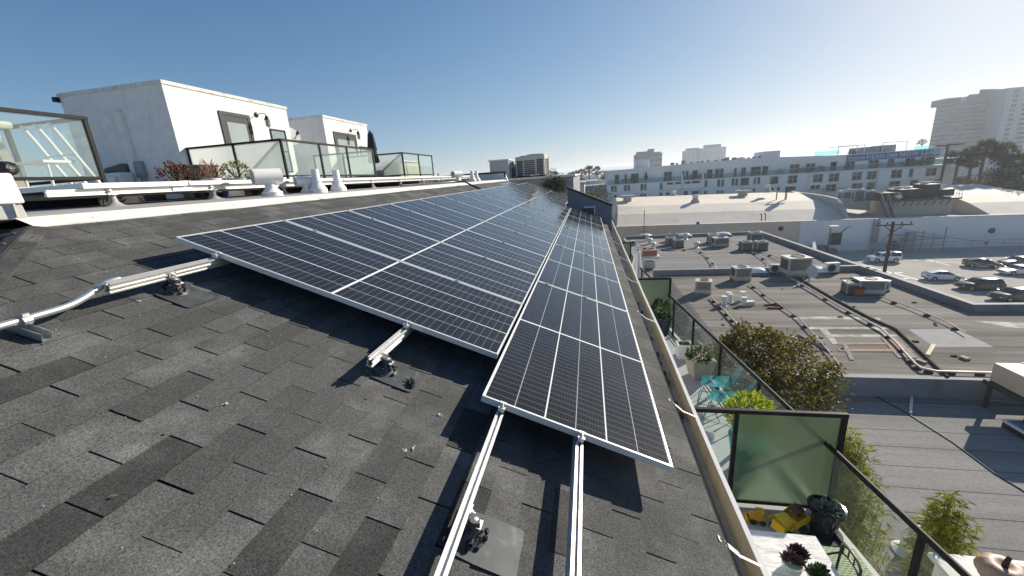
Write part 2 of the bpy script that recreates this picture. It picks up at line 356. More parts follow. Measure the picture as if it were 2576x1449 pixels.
# ------------------------------------------------------------------ solar panels
def cellM():
    m = bpy.data.materials.new('solar_cells'); m.use_nodes = True; t = m.node_tree; n = t.nodes; l = t.links; p = n['Principled BSDF']
    uv = n.new('ShaderNodeUVMap'); sp = n.new('ShaderNodeSeparateXYZ'); l.new(uv.outputs[0], sp.inputs[0])
    def math_(op, a, b=None, c=None):
        q = n.new('ShaderNodeMath'); q.operation = op
        for i, x in enumerate((a, b, c)):
            if x is None: continue
            if hasattr(x, 'links') or hasattr(x, 'is_linked'): l.new(x, q.inputs[i])
            else: q.inputs[i].default_value = x
        return q.outputs[0]
    def line(co, n_, half, phase=0.):       # 1 where |co*n - nearest integer| < half
        a = math_('MULTIPLY_ADD', co, n_, phase); b = math_('FRACT', math_('ADD', a, .5)); d = math_('ABSOLUTE', math_('SUBTRACT', b, .5)); return math_('LESS_THAN', d, half)
    x, y = sp.outputs[0], sp.outputs[1]     # x: across the short side 0..1, y: along the long side 0..1
    strong = line(x, 3, .0115); thin = line(x, 6, .0125)
    cells = line(y, 44, .026, 0.); mid = math_('LESS_THAN', math_('ABSOLUTE', math_('SUBTRACT', y, .5)), .0042)
    bus = line(x, 60, .05, .5)
    mx = math_('MAXIMUM', strong, math_('MULTIPLY', thin, .5)); mx = math_('MAXIMUM', mx, mid); mx = math_('MAXIMUM', mx, math_('MULTIPLY', cells, .2)); mx = math_('MAXIMUM', mx, math_('MULTIPLY', bus, .05))
    nz = n.new('ShaderNodeTexNoise'); nz.inputs['Scale'].default_value = 2.2; nz.inputs['Detail'].default_value = 7
    tc = n.new('ShaderNodeTexCoord'); l.new(tc.outputs['Object'], nz.inputs['Vector'])
    dust = n.new('ShaderNodeMapRange'); dust.inputs[1].default_value = .35; dust.inputs[2].default_value = .8; dust.inputs[3].default_value = .004; dust.inputs[4].default_value = .04; l.new(nz.outputs[0], dust.inputs[0])
    edge = n.new('ShaderNodeMapRange'); edge.inputs[1].default_value = .93; edge.inputs[2].default_value = 1.; edge.inputs[4].default_value = .25; l.new(x, edge.inputs[0])
    oi = n.new('ShaderNodeObjectInfo')
    cm = n.new('ShaderNodeMix'); cm.data_type = 'RGBA'; l.new(math_('ADD', dust.outputs[0], math_('MULTIPLY', oi.outputs['Random'], .03)), cm.inputs[0]); cm.inputs[6].default_value = (.009, .0095, .012, 1); cm.inputs[7].default_value = (.3, .3, .3, 1)
    fm = n.new('ShaderNodeMix'); fm.data_type = 'RGBA'; l.new(mx, fm.inputs[0]); l.new(cm.outputs[2], fm.inputs[6]); fm.inputs[7].default_value = (.78, .78, .76, 1)
    l.new(fm.outputs[2], p.inputs['Base Color']); p.inputs['Roughness'].default_value = .13; p.inputs['Specular IOR Level'].default_value = .5; p.inputs['IOR'].default_value = 1.33
    rr_ = n.new('ShaderNodeMapRange'); rr_.inputs[1].default_value = .3; rr_.inputs[2].default_value = .8; rr_.inputs[3].default_value = .09; rr_.inputs[4].default_value = .19; l.new(nz.outputs[0], rr_.inputs[0]); l.new(rr_.outputs[0], p.inputs['Roughness'])
    return m
m_cell = cellM()
LP, WP, GAP, TH = 2.416, 1.05, .025, .036
ROT = Matrix((RV, RU, RN)).transposed()      # columns: down the slope, along the row, off the roof
def make_panel(land):                        # local x = down the slope, y = along the row, z = up; origin at its upper near corner
    b, a = (LP, WP) if land else (WP, LP)
    root = thing('solar_panel', 'x', 'solar panel'); e = .011
    mb = MB()
    for x0, x1, y0, y1 in ((0, a, 0, e), (0, a, b-e, b), (0, e, e, b-e), (a-e, a, e, b-e)): mb.box(x0, x1, y0, y1, -TH, 0)
    mb.build('frame', m_frame, root)
    mb = MB(); z = -.0035; P = [(e, e, z), (a-e, e, z), (a-e, b-e, z), (e, b-e, z)]
    uv = [(0, 0), (1, 0), (1, 1), (0, 1)] if land else [(0, 0), (0, 1), (1, 1), (1, 0)]
    mb.quad(*P, uv=uv); mb.build('glass', m_cell, root)
    mb = MB(); mb.quad((e, e, -.006), (e, b-e, -.006), (a-e, b-e, -.006), (a-e, e, -.006)); mb.build('backsheet', m_white, root)
    return root
def place_roof(o, u, v, n=0):
    o.matrix_basis = Matrix.Translation(RF(u, v, n)) @ ROT.to_4x4()
ORD = ['first', 'second', 'third', 'fourth', 'fifth', 'sixth', 'seventh', 'eighth', 'ninth', 'tenth', 'eleventh']
U0, V0, U1, V1 = 2.343, -3.052, 1.849, -.613
pp, pl = make_panel(False), make_panel(True)
for k in range(11):
    o = pp if k == 0 else dup(pp)
    o['group'] = 'portrait panels of the upper row'; o['label'] = ('nearest solar panel of the upper row, its front edge standing over the bare shingles' if k == 0 else
        'last solar panel at the far end of the long upper row, where the row steps' if k == 10 else '%s solar panel from the near end of the long upper row' % ORD[k])
    place_roof(o, U0+k*(WP+GAP), V0)
for k in range(2):
    o = dup(pp, group='portrait panels of the stepped pair', label='%s of the two solar panels stepped uphill beyond the long upper row' % ('nearer', 'farther')[k]); place_roof(o, 14.22+k*(WP+GAP), -3.25)
for k in range(3):
    o = dup(pp, group='portrait panels at the far roof end', label='%s of the three solar panels at the far end of the roof' % ('nearest', 'middle', 'farthest')[k]); place_roof(o, 16.4+k*(WP+GAP), -3.0)
for k in range(5):
    o = pl if k == 0 else dup(pl)
    o['group'] = 'landscape panels of the lower row'; o['label'] = ('big nearest solar panel of the lower row beside the gutter, standing on two long rails' if k == 0 else
        'last solar panel of the lower row, under the grey sloping parapet' if k == 4 else '%s solar panel from the near end of the lower row' % ORD[k])
    place_roof(o, U1+k*(LP+GAP), V1)

# ------------------------------------------------------------------ rails with clamps
def rail_mb(ua, ub, v):
    mb = MB(); n1, n0 = -TH-.003, -TH-.063      # I-shaped extrusion
    for v0, v1, a, b in ((-.02, -.006, n1-.008, n1), (.006, .02, n1-.008, n1), (-.015, -.009, n0+.008, n1-.008), (.009, .015, n0+.008, n1-.008), (-.02, .02, n0, n0+.008), (-.009, .009, n1-.02, n1-.014), (-.021, -.015, n0+.024, n0+.032), (.015, .021, n0+.024, n0+.032)):
        mb.ob(RF(ua, v+v0, a), RU*(ub-ua), RV*(v1-v0), RN*(b-a))
    return mb
def clamp(parent, u, v, end):
    mb = MB()
    if end:                                    # end clamp: block hugging the frame, lip over the top
        mb.ob(RF(u-.034, v-.019, -TH-.003), RU*.005, RV*.038, RN*(TH-.012)); mb.ob(RF(u-.034, v-.019, -.015), RU*.03, RV*.038, RN*.005)
        mb.ob(RF(u-.006, v-.019, -.036), RU*.005, RV*.038, RN*.037); mb.ob(RF(u-.006, v-.019, .001), RU*.016, RV*.038, RN*.003); mb.ob(RF(u-.034, v-.019, -.04), RU*.03, RV*.038, RN*.004)
        mb.ob(RF(u-.034, v-.019, -.036), RU*.03, RV*.003, RN*.02); mb.ob(RF(u-.034, v+.016, -.036), RU*.03, RV*.003, RN*.02)
    else: mb.ob(RF(u-.012-.016, v-.02, .0015), RU*.032, RV*.04, RN*.004)
    c = RF(u-.0125 if not end else u-.019, v, .004 if not end else -.01)
    mb.lathe(c, [(.0075, 0), (.0075, .007), (.004, .0075), (.004, .018), (.0, .019)], 8, axis=RN)
    return mb.build('clamp', m_galv if not end else m_alu, parent)
def rail(label, ua, ub, v, us):
    root = thing('mounting_rail', label, 'rail', RF(ua, v, -.07), group='aluminium rails under the panels')
    rail_mb(ua, ub, v).build('rail', m_alu, root)
    for k, u in enumerate(us): clamp(root, u, v, k == 0)
    return root
uu = [U0+k*(WP+GAP) for k in range(12)]
rail('aluminium rail at the left, joined to the bent conduit and running under the upper row', 1.66, 19.5, -2.712, uu[:11]+[14.22+1.075, 16.4, 17.475, 18.55])
rail('short bare aluminium rail end in the middle, below the upper row of panels', 1.87, 19.5, -1.272, uu[:11]+[14.22+1.075, 16.4, 17.475, 18.55])
ul = [U1+k*(LP+GAP) for k in range(6)]
rail('long bright rail running under the lower row, left of its twin', .5, 14.0, -.492, ul[:5])
rail('long bright rail running under the lower row, right of its twin and nearer the gutter', .5, 14.0, -.052, ul[:5])

# ------------------------------------------------------------------ roof mounts: flashing plate, tar cone, post and L-foot
def mount(u, v, side, label, tarry=True):
    """u, v: place on the rail; side: which flank of the rail carries the foot (+1 = downhill)"""
    root = thing('rail_mount', label, 'rail mount', RF(u, v, ROOF), group='standoff mounts of the rails')
    vf = v + side*.045
    mb = MB(); pts = [(-.10, -.12), (.10, -.12), (.11, .0), (.11, .15), (.1, .165), (-.1, .165), (-.11, .15), (-.11, .0)]
    mb.extr([RF(u+a, vf+b+.05, ROOF+.0065) for a, b in pts], RN*.0025); mb.build('flashing_plate', m_lead, root)
    mb = MB(); mb.lathe(RF(u, vf, ROOF+.008), [(.075, 0), (.06, .012), (.038, .04), (.028, .065), (.024, .085), (.0, .086)], 18, axis=RN); mb.build('cone', m_lead, root, smooth=60)
    if tarry:
        mb = MB(); c = RF(u, vf, ROOF+.012); 
        for k in range(46):
            a, h = random.uniform(0, 6.28), random.uniform(0, .062); r = .062*(1-h/.075)+.012
            mb.ball(c + (RU*math.cos(a)*r + RV*math.sin(a)*r) + RN*h, random.uniform(.006, .012), 6, jit=.4)
        for k in range(8):
            a, r = random.uniform(0, 6.28), random.uniform(.04, .08); mb.ball(RF(u+math.cos(a)*r, vf+math.sin(a)*r*.7, ROOF+.009), (.025, .018, .003), 7, jit=.3)
        mb.build('tar_seal', m_tar, root)
    mb = MB(); mb.tube([RF(u, vf, ROOF+.07), RF(u, vf, -TH-.08)], .0165, 14); mb.build('post', m_galv, root, smooth=40)
    mb = MB(); nb = -TH-.08
    mb.ob(RF(u-.022, v+side*.021, nb), RU*.044, RV*side*.062, RN*.005); mb.ob(RF(u-.022, v+side*.021, nb), RU*.044, RV*side*.005, RN*.062)
    mb.lathe(RF(u, vf+side*.008, nb+.005), [(.014, 0), (.014, .009), (.009, .01), (.009, .02), (0, .021)], 6, axis=RN)
    mb.lathe(RF(u, v+side*.026, nb+.045), [(.011, 0), (.011, .008), (.006, .009), (.006, .017), (0, .018)], 6, axis=RV*side)
    mb.build('angle_bracket', m_alu, root)
    return root
mount(2.0, -2.712, 1, 'tar-smeared roof mount carrying the left rail next to the bent conduit')
mount(2.0, -1.272, 1, 'tar-caked roof mount under the short rail end, beside a dark clump of moss')
mount(1.2, -.492, 1, 'roof mount with a bare lead flashing plate under the left of two long rails')
mount(.985, -.052, 1, 'roof mount at the photo bottom on the long rail nearest the gutter', False)
mount(2.75, -2.69, 1, 'roof mount in shade under the front edge of the upper row, left rail', False)
mount(2.62, -1.25, 1, 'roof mount in deep shade just inside the upper row, behind the short rail end', False)

# ------------------------------------------------------------------ conduit at the left
m_emt = M('steel_conduit', (.62, .65, .62), .35, .8, var=.1, vs=10)
cd = thing('conduit', 'bent galvanised steel conduit running from the left rail across the shingles', 'pipe', RF(1.5, -2.75, ROOF))
pts = [RF(*RH(*q, ROOF+dn_), ROOF+dn_) for q, dn_ in [((-160, 862), .075), ((-60, 838), .075), ((20, 815), .075), ((90, 795), .075), ((170, 772), .077), ((215, 748), .082), ((243, 728), .095), ((262, 716), .112), ((275, 709), .118), ((300, 702), .12)]]
def smooth_path(p, it=2):
    p = [Vector(q) for q in p]
    for _ in range(it):
        q = [p[0]]
        for a, b in zip(p[:-1], p[1:]): q += [a*.75+b*.25, a*.25+b*.75]
        p = q+[p[-1]]
    return p
mb = MB(); mb.tube(smooth_path(pts), .0175, 16); mb.build('pipe', m_emt, cd, smooth=50)
cu, cv = RH(66, 828, ROOF+.03)
mb = MB(); base = RF(cu, cv, ROOF+.008)
ax = (RF(*RH(110, 840), ROOF) - RF(*RH(35, 815), ROOF)); ax -= RN*ax.dot(RN); ax.normalize(); bx = RN.cross(ax)
mb.ob(base-ax*.085-bx*.021, ax*.19, bx*.042, RN*.0025); mb.ob(base-ax*.085-bx*.021, ax*.19, bx*.0025, RN*.038); mb.ob(base-ax*.085+bx*.0185, ax*.19, bx*.0025, RN*.038)
mb.ob(base-ax*.085-bx*.0185, ax*.19, bx*.007, RN*.0025*0+RN*.036) if False else None
mb.build('strut_channel', m_galv, cd)
tdir = (pts[3]-pts[2]).normalized(); pcn = base + RN*.066
mb = MB(); mb.tube([pcn-tdir*.016, pcn+tdir*.016], .0225, 16); mb.ob(pcn-tdir*.014-bx*.003+RN*.02, tdir*.028, bx*.006, RN*.016); mb.lathe(pcn+RN*.03-bx*.012, [(.008, 0), (.008, .024), (0, .025)], 8, axis=bx); mb.build('pipe_clamp', m_galv, cd)
# ------------------------------------------------------------------ roof terraces on the left
m_clear = glassM('clear_glass', (.95, .97, .96), .9)
m_tintd = glassM('hazy_glass', (.93, .97, .955), .72, diff=(.72, .82, .78))
m_frost = frostM('frosted_glass', (.95, .97, .96), (.85, .88, .87), .5, .5, .15)
m_frostg = frostM('green_frosted_glass', (.62, .7, .6), (.26, .32, .25), .25, .42, .1)
m_rail = M('bronze_black_rail', (.013, .0125, .012), .6, 0, var=.15, vs=12, spec=.2)
m_door = M('grey_door_paint', (.05, .054, .054), .6, var=.08, spec=.2)
m_pane = M('pale_door_pane', (.3, .34, .33), .12, var=.06, vs=2)
m_dark = M('dark_glass', (.03, .035, .04), .08, var=.3, vs=4)
m_coping = M('stained_coping', (.66, .63, .58), .8, var=.15, vs=5, col2=(.36, .33, .3), c2s=6, c2lo=.5, c2hi=.7)
m_grey = M('grey_metal_box', (.3, .3, .29), .55, .2, var=.12)
m_unit = M('cream_unit_metal', (.66, .65, .6), .5, .1, var=.1, vs=4)
m_terra = M('terracotta', (.42, .16, .08), .8, var=.2, vs=10)
m_blue = M('blue_glaze', (.03, .09, .2), .2)
m_soil = M('potting_soil', (.05, .035, .025), 1, var=.4, vs=30)
m_wood = M('bleached_wood', (.6, .55, .45), .8, var=.25, vs=8, stretch=(1, 1, 6))
DX, DZ = -8.0, .31
def railing(label, segs, group='glass railings of the roof terraces'):
    """segs: list of (p, q, [inner post fractions], pane material); p, q on top of the rail"""
    root = thing('glass_railing', label, 'railing', (segs[0][0][0], segs[0][0][1], DZ), group=group)
    mt = MB(); posts = []
    for p, q, fr, pm in segs:
        p, q = Vector(p), Vector(q); d = q-p
        mt.beam(p-d.normalized()*.03, q+d.normalized()*.03, .075, .05, down=True); mt.beam(p-Vector((0, 0, .96)), q-Vector((0, 0, .96)), .04, .05)
        for t in [0]+fr+[1]:
            c = p+d*t
            if all((c-e).length > .1 for e in posts): posts.append(c)
        st = [0]+fr+[1]
        for a, b in zip(st[:-1], st[1:]):
            g = MB(); A, B = p+d*a+d.normalized()*.025, p+d*b-d.normalized()*.025; nrm = Vector((-d.y, d.x, 0)).normalized()*.005
            g.ob(A-nrm-Vector((0, 0, .935)), B-A, nrm*2, (0, 0, .885)); g.build('pane', pm, root)
    mt.build('rail', m_rail, root)
    for c in posts:
        g = MB(); g.box(c.x-.028, c.x+.028, c.y-.028, c.y+.028, DZ-.02, c.z-.051); g.box(c.x-.06, c.x+.06, c.y-.06, c.y+.06, DZ-.02, DZ+.03); g.build('post', m_rail, root)
    return root
T = 1.41
railing('nearest terrace railing at the left edge, clear glass with a wooden bench behind', [((DX, 5.65, T), (DX, 1.2, T), [.62], m_tintd), ((DX, 5.65, T), (-11.4, 5.65, T), [.5], m_clear)])
fx = (Y(585, 362, 10.04).x-DX)/(-11+.03-DX)
railing('middle terrace railing, two frosted panes in front and clear panes along the side', [((DX, 10.04, T), (-10.97, 10.04, T), [fx], m_frost), ((DX, 10.04, T), (DX, 14.81, T), [(X(802, 367, DX).y-10.04)/4.77, (X(871, 374, DX).y-10.04)/4.77], m_tintd)])
railing('farthest terrace railing beyond the closed navy parasol, with beige covered furniture inside', [((DX, 17.41, T), (-10.9, 17.41, T), [], m_frost), ((DX, 17.41, T), (DX, 20.92, T), [.5], m_tintd)])
railing('small far terrace railing seen through the clear panes of the middle one', [((-8.3, 15.4, T), (-10.9, 15.4, T), [.5], m_tintd)])

def wall_opening_box(mb, x, y0, y1, z0, z1, d, m=0): mb.box(x, x+d, y0, y1, z0, z1, m)
def penthouse(label, y0, y1, x0, door, win):
    root = thing('stair_penthouse', label, 'penthouse', (-11, y0, DZ), group='white stair penthouses on the roof'); xf, zt = -11., 3.1
    mb = MB(); mb.box(x0, xf, y0, y1, DZ-.4, zt-.1); mb.build('stucco_wall', m_stucco, root)
    mb = MB(); mb.box(x0-.05, xf+.03, y0-.03, y1+.03, zt-.1, zt); mb.build('coping', m_coping, root, bev=.01)
    ya, yb, z1 = door
    mb = MB(); e = .1
    for a, b, c, d in ((ya, ya+e, DZ, z1), (yb-e, yb, DZ, z1), (ya+e, yb-e, z1-e, z1)): wall_opening_box(mb, xf, a, b, c, d, .035)
    fr = mb.build('door', m_door, root)
    mb = MB(); wall_opening_box(mb, xf, ya+e, yb-e, DZ, z1-e, .02); 
    ya2, yb2 = ya+e+.13, yb-e-.13
    mb2 = MB(); wall_opening_box(mb2, xf+.02, ya2, yb2, DZ+.35, z1-e-.2, .006); mb2.build('pane', m_pane, fr)
    mb.cbox((xf+.045, yb-e-.06, 1.35), (.05, .03, .12)); mb.build('door_leaf', m_door, fr)
    ya, yb, z0, z1 = win
    mb = MB(); e = .05
    for a, b, c, d in ((ya, ya+e, z0, z1), (yb-e, yb, z0, z1), (ya+e, yb-e, z1-e, z1), (ya+e, yb-e, z0, z0+e), (ya+e, yb-e, (z0+z1)/2-.02, (z0+z1)/2+.02)): wall_opening_box(mb, xf, a, b, c, d, .03)
    f = mb.build('window', m_rail, root)
    mb = MB(); wall_opening_box(mb, xf, ya+e, yb-e, z0+e, z1-e, .008); mb.build('pane', m_tintpane, f)
    return root
m_tintpane = M('sky_lit_pane', (.22, .27, .28), .07, var=.3, vs=3)
p1 = penthouse('nearer and bigger white stucco stair penthouse with grey glazed door', 9.81, 14.43, -14.5, (X(546.4, 277, -11).y, X(625, 290, -11).y, 2.56), (X(677, 323, -11).y, X(716, 329, -11).y, .75, 2.24))
mb = MB(); mb.box(-14.62, -14.5, 9.7, 10.1, 2.88, 3.0); mb.build('roof_scupper', m_rail, p1)
p2 = penthouse('farther and smaller white stucco stair penthouse with grey glazed door', 16.6, 20.18, -13.6, (X(836, 325, -11).y, X(893, 335, -11).y, 2.5), (X(901, 354, -11).y, X(922, 358, -11).y, .7, 2.0))
def wall_lamp(label, y, z):
    root = thing('wall_lamp', label, 'wall lamp', (-11, y, z), group='black cage wall lamps')
    mb = MB(); mb.lathe((-11, y, z), [(.085, 0), (.085, .02), (.05, .05), (0, .055)], 16, axis=(1, 0, 0)); mb.build('wall_plate', m_black, root, smooth=40)
    mb = MB(); mb.tube(smooth_path([(-10.96, y, z), (-10.8, y, z+.03), (-10.66, y, z+.02), (-10.62, y, z-.06)]), .014, 8); mb.lathe((-10.62, y, z-.2), [(.085, 0), (.08, .05), (.05, .1), (.035, .14), (0, .15)], 16); mb.build('arm', m_black, root, smooth=40)
    mb = MB(); mb.lathe((-10.62, y, z-.42), [(0, 0), (.04, .01), (.06, .06), (.065, .22)], 14); mb.build('glass_jar', M('lamp_jar', (.6, .62, .6), .15, var=0), root, smooth=60)
    mb = MB()
    for k in range(6):
        a = k*math.pi/3; mb.tube([(-10.62+.075*math.cos(a), y+.075*math.sin(a), z-.2), (-10.62+.075*math.cos(a), y+.075*math.sin(a), z-.38), (-10.62+.02*math.cos(a), y+.02*math.sin(a), z-.44)], .005, 5)
    for h in (.25, .32, .38): mb.tube([(-10.62+.077*math.cos(k*.524), y+.077*math.sin(k*.524), z-h) for k in range(13)], .005, 5, cap=False)
    mb.build('cage', m_black, root)
a = X(645, 293, -11); wall_lamp('black cage lamp beside the door of the nearer penthouse', a.y, a.z+.05)
a = X(882, 331, -11); wall_lamp('black cage lamp beside the door of the farther penthouse', a.y, a.z+.05)
# things on the shaded wall of the nearer penthouse
yw = 9.81
def onw(px, py): return Y(px, py, yw)
t = thing('wall_duct', 'tall white duct fixed on the shaded wall of the nearer penthouse', 'duct', onw(345, 470))
a, b = onw(305, 283), onw(347, 452); mb = MB(); cx_ = (a.x+b.x)/2
mb.extr([(cx_+.14*math.cos(k*math.pi/8), yw-.002-.15*math.sin(k*math.pi/8), b.z-.1) for k in range(9)], (0, 0, a.z-b.z+.1)); mb.build('cover', m_stucco, t, smooth=40)
mb = MB(); mb.tube(smooth_path([(cx_, yw-.08, b.z-.08), (cx_, yw-.1, b.z-.2), (cx_-.18, yw-.12, b.z-.26), (cx_-.3, yw-.1, b.z-.22)]), .03, 8); mb.build('hose', m_rail, t)
t = thing('electric_box', 'small dark grey electric box with two conduits on the shaded wall', 'box', onw(362, 450))
a = onw(357, 425); mb = MB(); mb.box(a.x-.14, a.x+.14, yw-.12, yw, a.z-.22, a.z+.2); mb.build('cabinet', m_grey, t, bev=.01)
mb = MB(); mb.tube([(a.x-.07, yw-.04, a.z-.2), (a.x-.07, yw-.04, DZ)], .025, 8); mb.tube([(a.x+.07, yw-.04, a.z-.2), (a.x+.07, yw-.04, DZ)], .025, 8); mb.build('conduit', m_grey, t)
t = thing('air_conditioner', 'cream outdoor air conditioner unit at the foot of the shaded penthouse wall', 'air conditioner', Y(281, 466, 9.2))
a, b = Y(254, 437, 9.2), Y(308, 466, 9.2); mb = MB(); mb.box(a.x, b.x, 9.2, 9.55, DZ-.05, a.z); mb.build('casing', m_unit, t, bev=.02)
mb = MB(); mb.box(b.x-.28, b.x-.1, 9.1, 9.2, a.z-.42, a.z-.1); mb.build('valve_cover', m_unit, t, bev=.02)
t = thing('cowl_duct', 'dark grey bent duct cowl behind the air conditioner', 'duct', Y(300, 466, 9.6))
p = [Y(q[0], q[1], 9.62) for q in [(262, 424), (305, 411), (316, 416), (330, 468), (305, 468), (297, 431), (263, 436)]]
mb = MB(); mb.extr([(q.x, 9.6, q.z) for q in p], (0, .18, 0)); mb.build('cowl', M('dark_duct_metal', (.085, .085, .083), .6, var=.15), t, bev=.03)
# satellite dish between the penthouses
t = thing('satellite_dish', 'small grey satellite dish between the two penthouses', 'satellite dish', (-11.3, 15.2, 2)); c = X(729, 345, -11.3)
mb = MB(); mb.lathe(c+Vector((0, .0, 0)), [(.36, .1), (.3, .06), (.18, .02), (0, 0), (.18, .01), (.3, .05)], 18, axis=(.8, -.5, .35)); mb.build('reflector', m_unit, t, smooth=60)
e = X(748, 335, -11.0); mb = MB(); mb.tube([c+Vector((.05, 0, -.3)), e], .015, 6); mb.lathe(e, [(.05, -.06), (.06, .03), (.03, .09), (0, .1)], 10, axis=(.6, -.4, .5)); mb.tube([c, c+Vector((-.1, .1, -.5)), c+Vector((-.1, .1, -2))], .02, 6); mb.build('feed_arm', m_dark, t)
# closed parasol and covered furniture on the far terrace
yq = 17.25; a = Y(930, 330, yq); t = thing('parasol', 'closed navy parasol tied up beside the farther penthouse', 'parasol', (a.x, yq, DZ))
m_navy = M('navy_canvas', (.012, .016, .03), .9, var=.3, vs=10); mb = MB(); n = 14; prof = [(.02, 0), (.09, -.12), (.12, -.4), (.16, -.75), (.13, -.82), (.19, -1.25), (.17, -1.33)]; vs = []
for r, z in prof:
    for j in range(n): q = r*(1+.35*(j % 2)); vs.append((a.x+q*math.cos(2*math.pi*j/n)+.02*z, yq+q*math.sin(2*math.pi*j/n), a.z+z))
mb.add(vs, [(i*n+j, i*n+(j+1) % n, (i+1)*n+(j+1) % n, (i+1)*n+j) for i in range(len(prof)-1) for j in range(n)]); mb.build('canvas', m_navy, t)
mb = MB(); mb.tube([(a.x, yq, DZ), (a.x, yq, a.z+.05)], .022, 8); mb.lathe((a.x, yq, DZ), [(.25, 0), (.25, .05), (.04, .08)], 14); mb.build('pole', m_black, t)
def soft_box(mb, c, d, m=0, n=8, puff=.12):
    c = Vector(c); vs = []; fs = []
    for i in range(n+1):
        for j in range(n+1):
            x, y = -1+2*i/n, -1+2*j/n; ex = (1-abs(x)**6)*(1-abs(y)**6); z = d[2]*(.82+.18*ex) + puff*math.sin(i*1.9+j*1.1)*.25*ex
            vs.append((c.x+x*d[0]/2*(1-.05*(1-ex)), c.y+y*d[1]/2*(1-.05*(1-ex)), c.z+z))
    fs = [(i*(n+1)+j, (i+1)*(n+1)+j, (i+1)*(n+1)+j+1, i*(n+1)+j+1) for i in range(n) for j in range(n)]
    ring = [i*(n+1) for i in range(n+1)]+[n*(n+1)+j for j in range(1, n+1)]+[i*(n+1)+n for i in range(n-1, -1, -1)]+[j for j in range(n-1, 0, -1)]
    b = len(vs); vs += [(vs[k][0], vs[k][1], c.z) for k in ring]; L_ = len(ring)
    fs += [(ring[k], b+k, b+(k+1) % L_, ring[(k+1) % L_]) for k in range(L_)]
    mb.add(vs, fs, m)
m_tarp = M('beige_cover_cloth', (.62, .56, .44), .9, var=.12, vs=4, bump=.4, bs=8)
mb = MB(); c = X(1042, 440, -8.8); soft_box(mb, (-8.9, 19.2, DZ), (.95, 2.6, .86)); o = mb.build('furniture_cover', m_tarp, smooth=50, loc=(-8.9, 19.2, DZ)); tag(o, 'beige cloth cover over furniture behind the farthest railing', 'furniture cover')
mb = MB(); soft_box(mb, (-9.2, 18.0, DZ), (.8, .9, .6)); o = mb.build('furniture_cover', M('charcoal_cover_cloth', (.06, .06, .06), .9), smooth=50, loc=(-9.2, 18, DZ)); tag(o, 'dark covered shape blurred behind the frosted pane of the farthest railing', 'furniture cover')
# bench and metal chair behind the nearest glass
bs_ = X(36, 415, -8.9).y-4.5; cs_ = X(150, 425, -8.85).y-4.95
t = thing('wooden_bench', 'bleached wooden slatted bench behind the glass at the left edge', 'bench', (-9.2, 4.0+bs_, DZ))
mb = MB()
for k in range(6): mb.box(-9.5, -8.95, 3.2+bs_, 4.5+bs_, DZ+.18+k*.155, DZ+.27+k*.155)
mb.build('slatted_side', m_wood, t, bev=.01)
mb = MB(); mb.tube([(-8.9, 3.0+bs_, DZ+1.02), (-8.9, 4.62+bs_, DZ+1.0)], .06, 8); mb.beam((-8.9, 4.5+bs_, DZ), (-8.95, 4.4+bs_, DZ+1.0), .1, .1); mb.beam((-8.9, 3.1+bs_, DZ), (-8.9, 3.1+bs_, DZ+1.0), .1, .1); mb.build('frame', m_wood, t)
t = thing('garden_chair', 'white metal garden chair with thin bars behind the nearest glass railing', 'chair', (-8.8, 4.9+cs_, DZ))
mb = MB()
for x in (0, .3, .6): mb.tube(smooth_path([(-9.2+x, 4.85+cs_, DZ+1.05), (-9.15+x, 4.9+cs_, DZ+.9), (-9.05+x, 5.0+cs_, DZ+.5), (-8.95+x, 5.15+cs_, DZ+.02)]), .026, 7)
for z, y in ((1.03, 4.86), (.55, 4.98), (.2, 5.08)): mb.tube([(-9.2+(1-z)*.2, y+cs_, DZ+z), (-8.55+(1-z)*.2, y+cs_, DZ+z)], .016, 7)
mb.build('backrest', m_white, t, smooth=50)
mb = MB(); mb.box(-9.15, -8.5, 4.55+cs_, 4.98+cs_, DZ+.42, DZ+.46); mb.build('seat', m_white, t)
for x in (-9.1, -8.55):
    mb = MB(); mb.tube([(x, 4.6+cs_, DZ), (x, 4.62+cs_, DZ+.43)], .02, 7); mb.build('leg', m_white, t)
# white torn block at the corner of the ridge
t = thing('parapet_end', 'white coated parapet stump with torn edges at the left edge of the photo', 'parapet', Y(40, 552, 2.05))
def y2(px, py, y=2.05): return Y(px, py, y)
A = [y2(-60, 560, 2.2), y2(-60, 425, 2.2), y2(30, 436, 2.2), y2(66, 510, 2.2), y2(77, 545, 2.2), y2(16, 556, 2.2)]
mb = MB(); mb.extr([(q.x, 2.2, q.z) for q in (A[0], A[1], A[2], A[3], y2(56, 512, 2.2), y2(-60, 520, 2.2))], (0, -.2, 0)); mb.build('cap_coat', m_flash, t, bev=.012)
mb = MB(); mb.extr([(q.x, 2.19, q.z-.01) for q in (y2(-60, 570, 2.2), y2(-60, 518, 2.2), y2(60, 510, 2.2), A[4], A[5])], (0, -.16, 0)); mb.build('base_coat', m_memb, t, bev=.01)
mb = MB(); mb.extr([(q.x, 1.985, q.z) for q in (y2(37, 514), y2(66, 511), y2(77, 543), y2(55, 549))], (0, .012, 0)); mb.build('torn_flap', m_coping, t)
t = thing('bag', 'black crumpled plastic bag lying on top of the white parapet stump', 'bag', y2(10, 436)); mb = MB(); mb.ball(y2(8, 426, 2.2), (.07, .07, .05), 14, jit=.2); mb.build('plastic', M('black_plastic', (.015, .015, .017), .35, bump=1, bs=25), t, smooth=80)

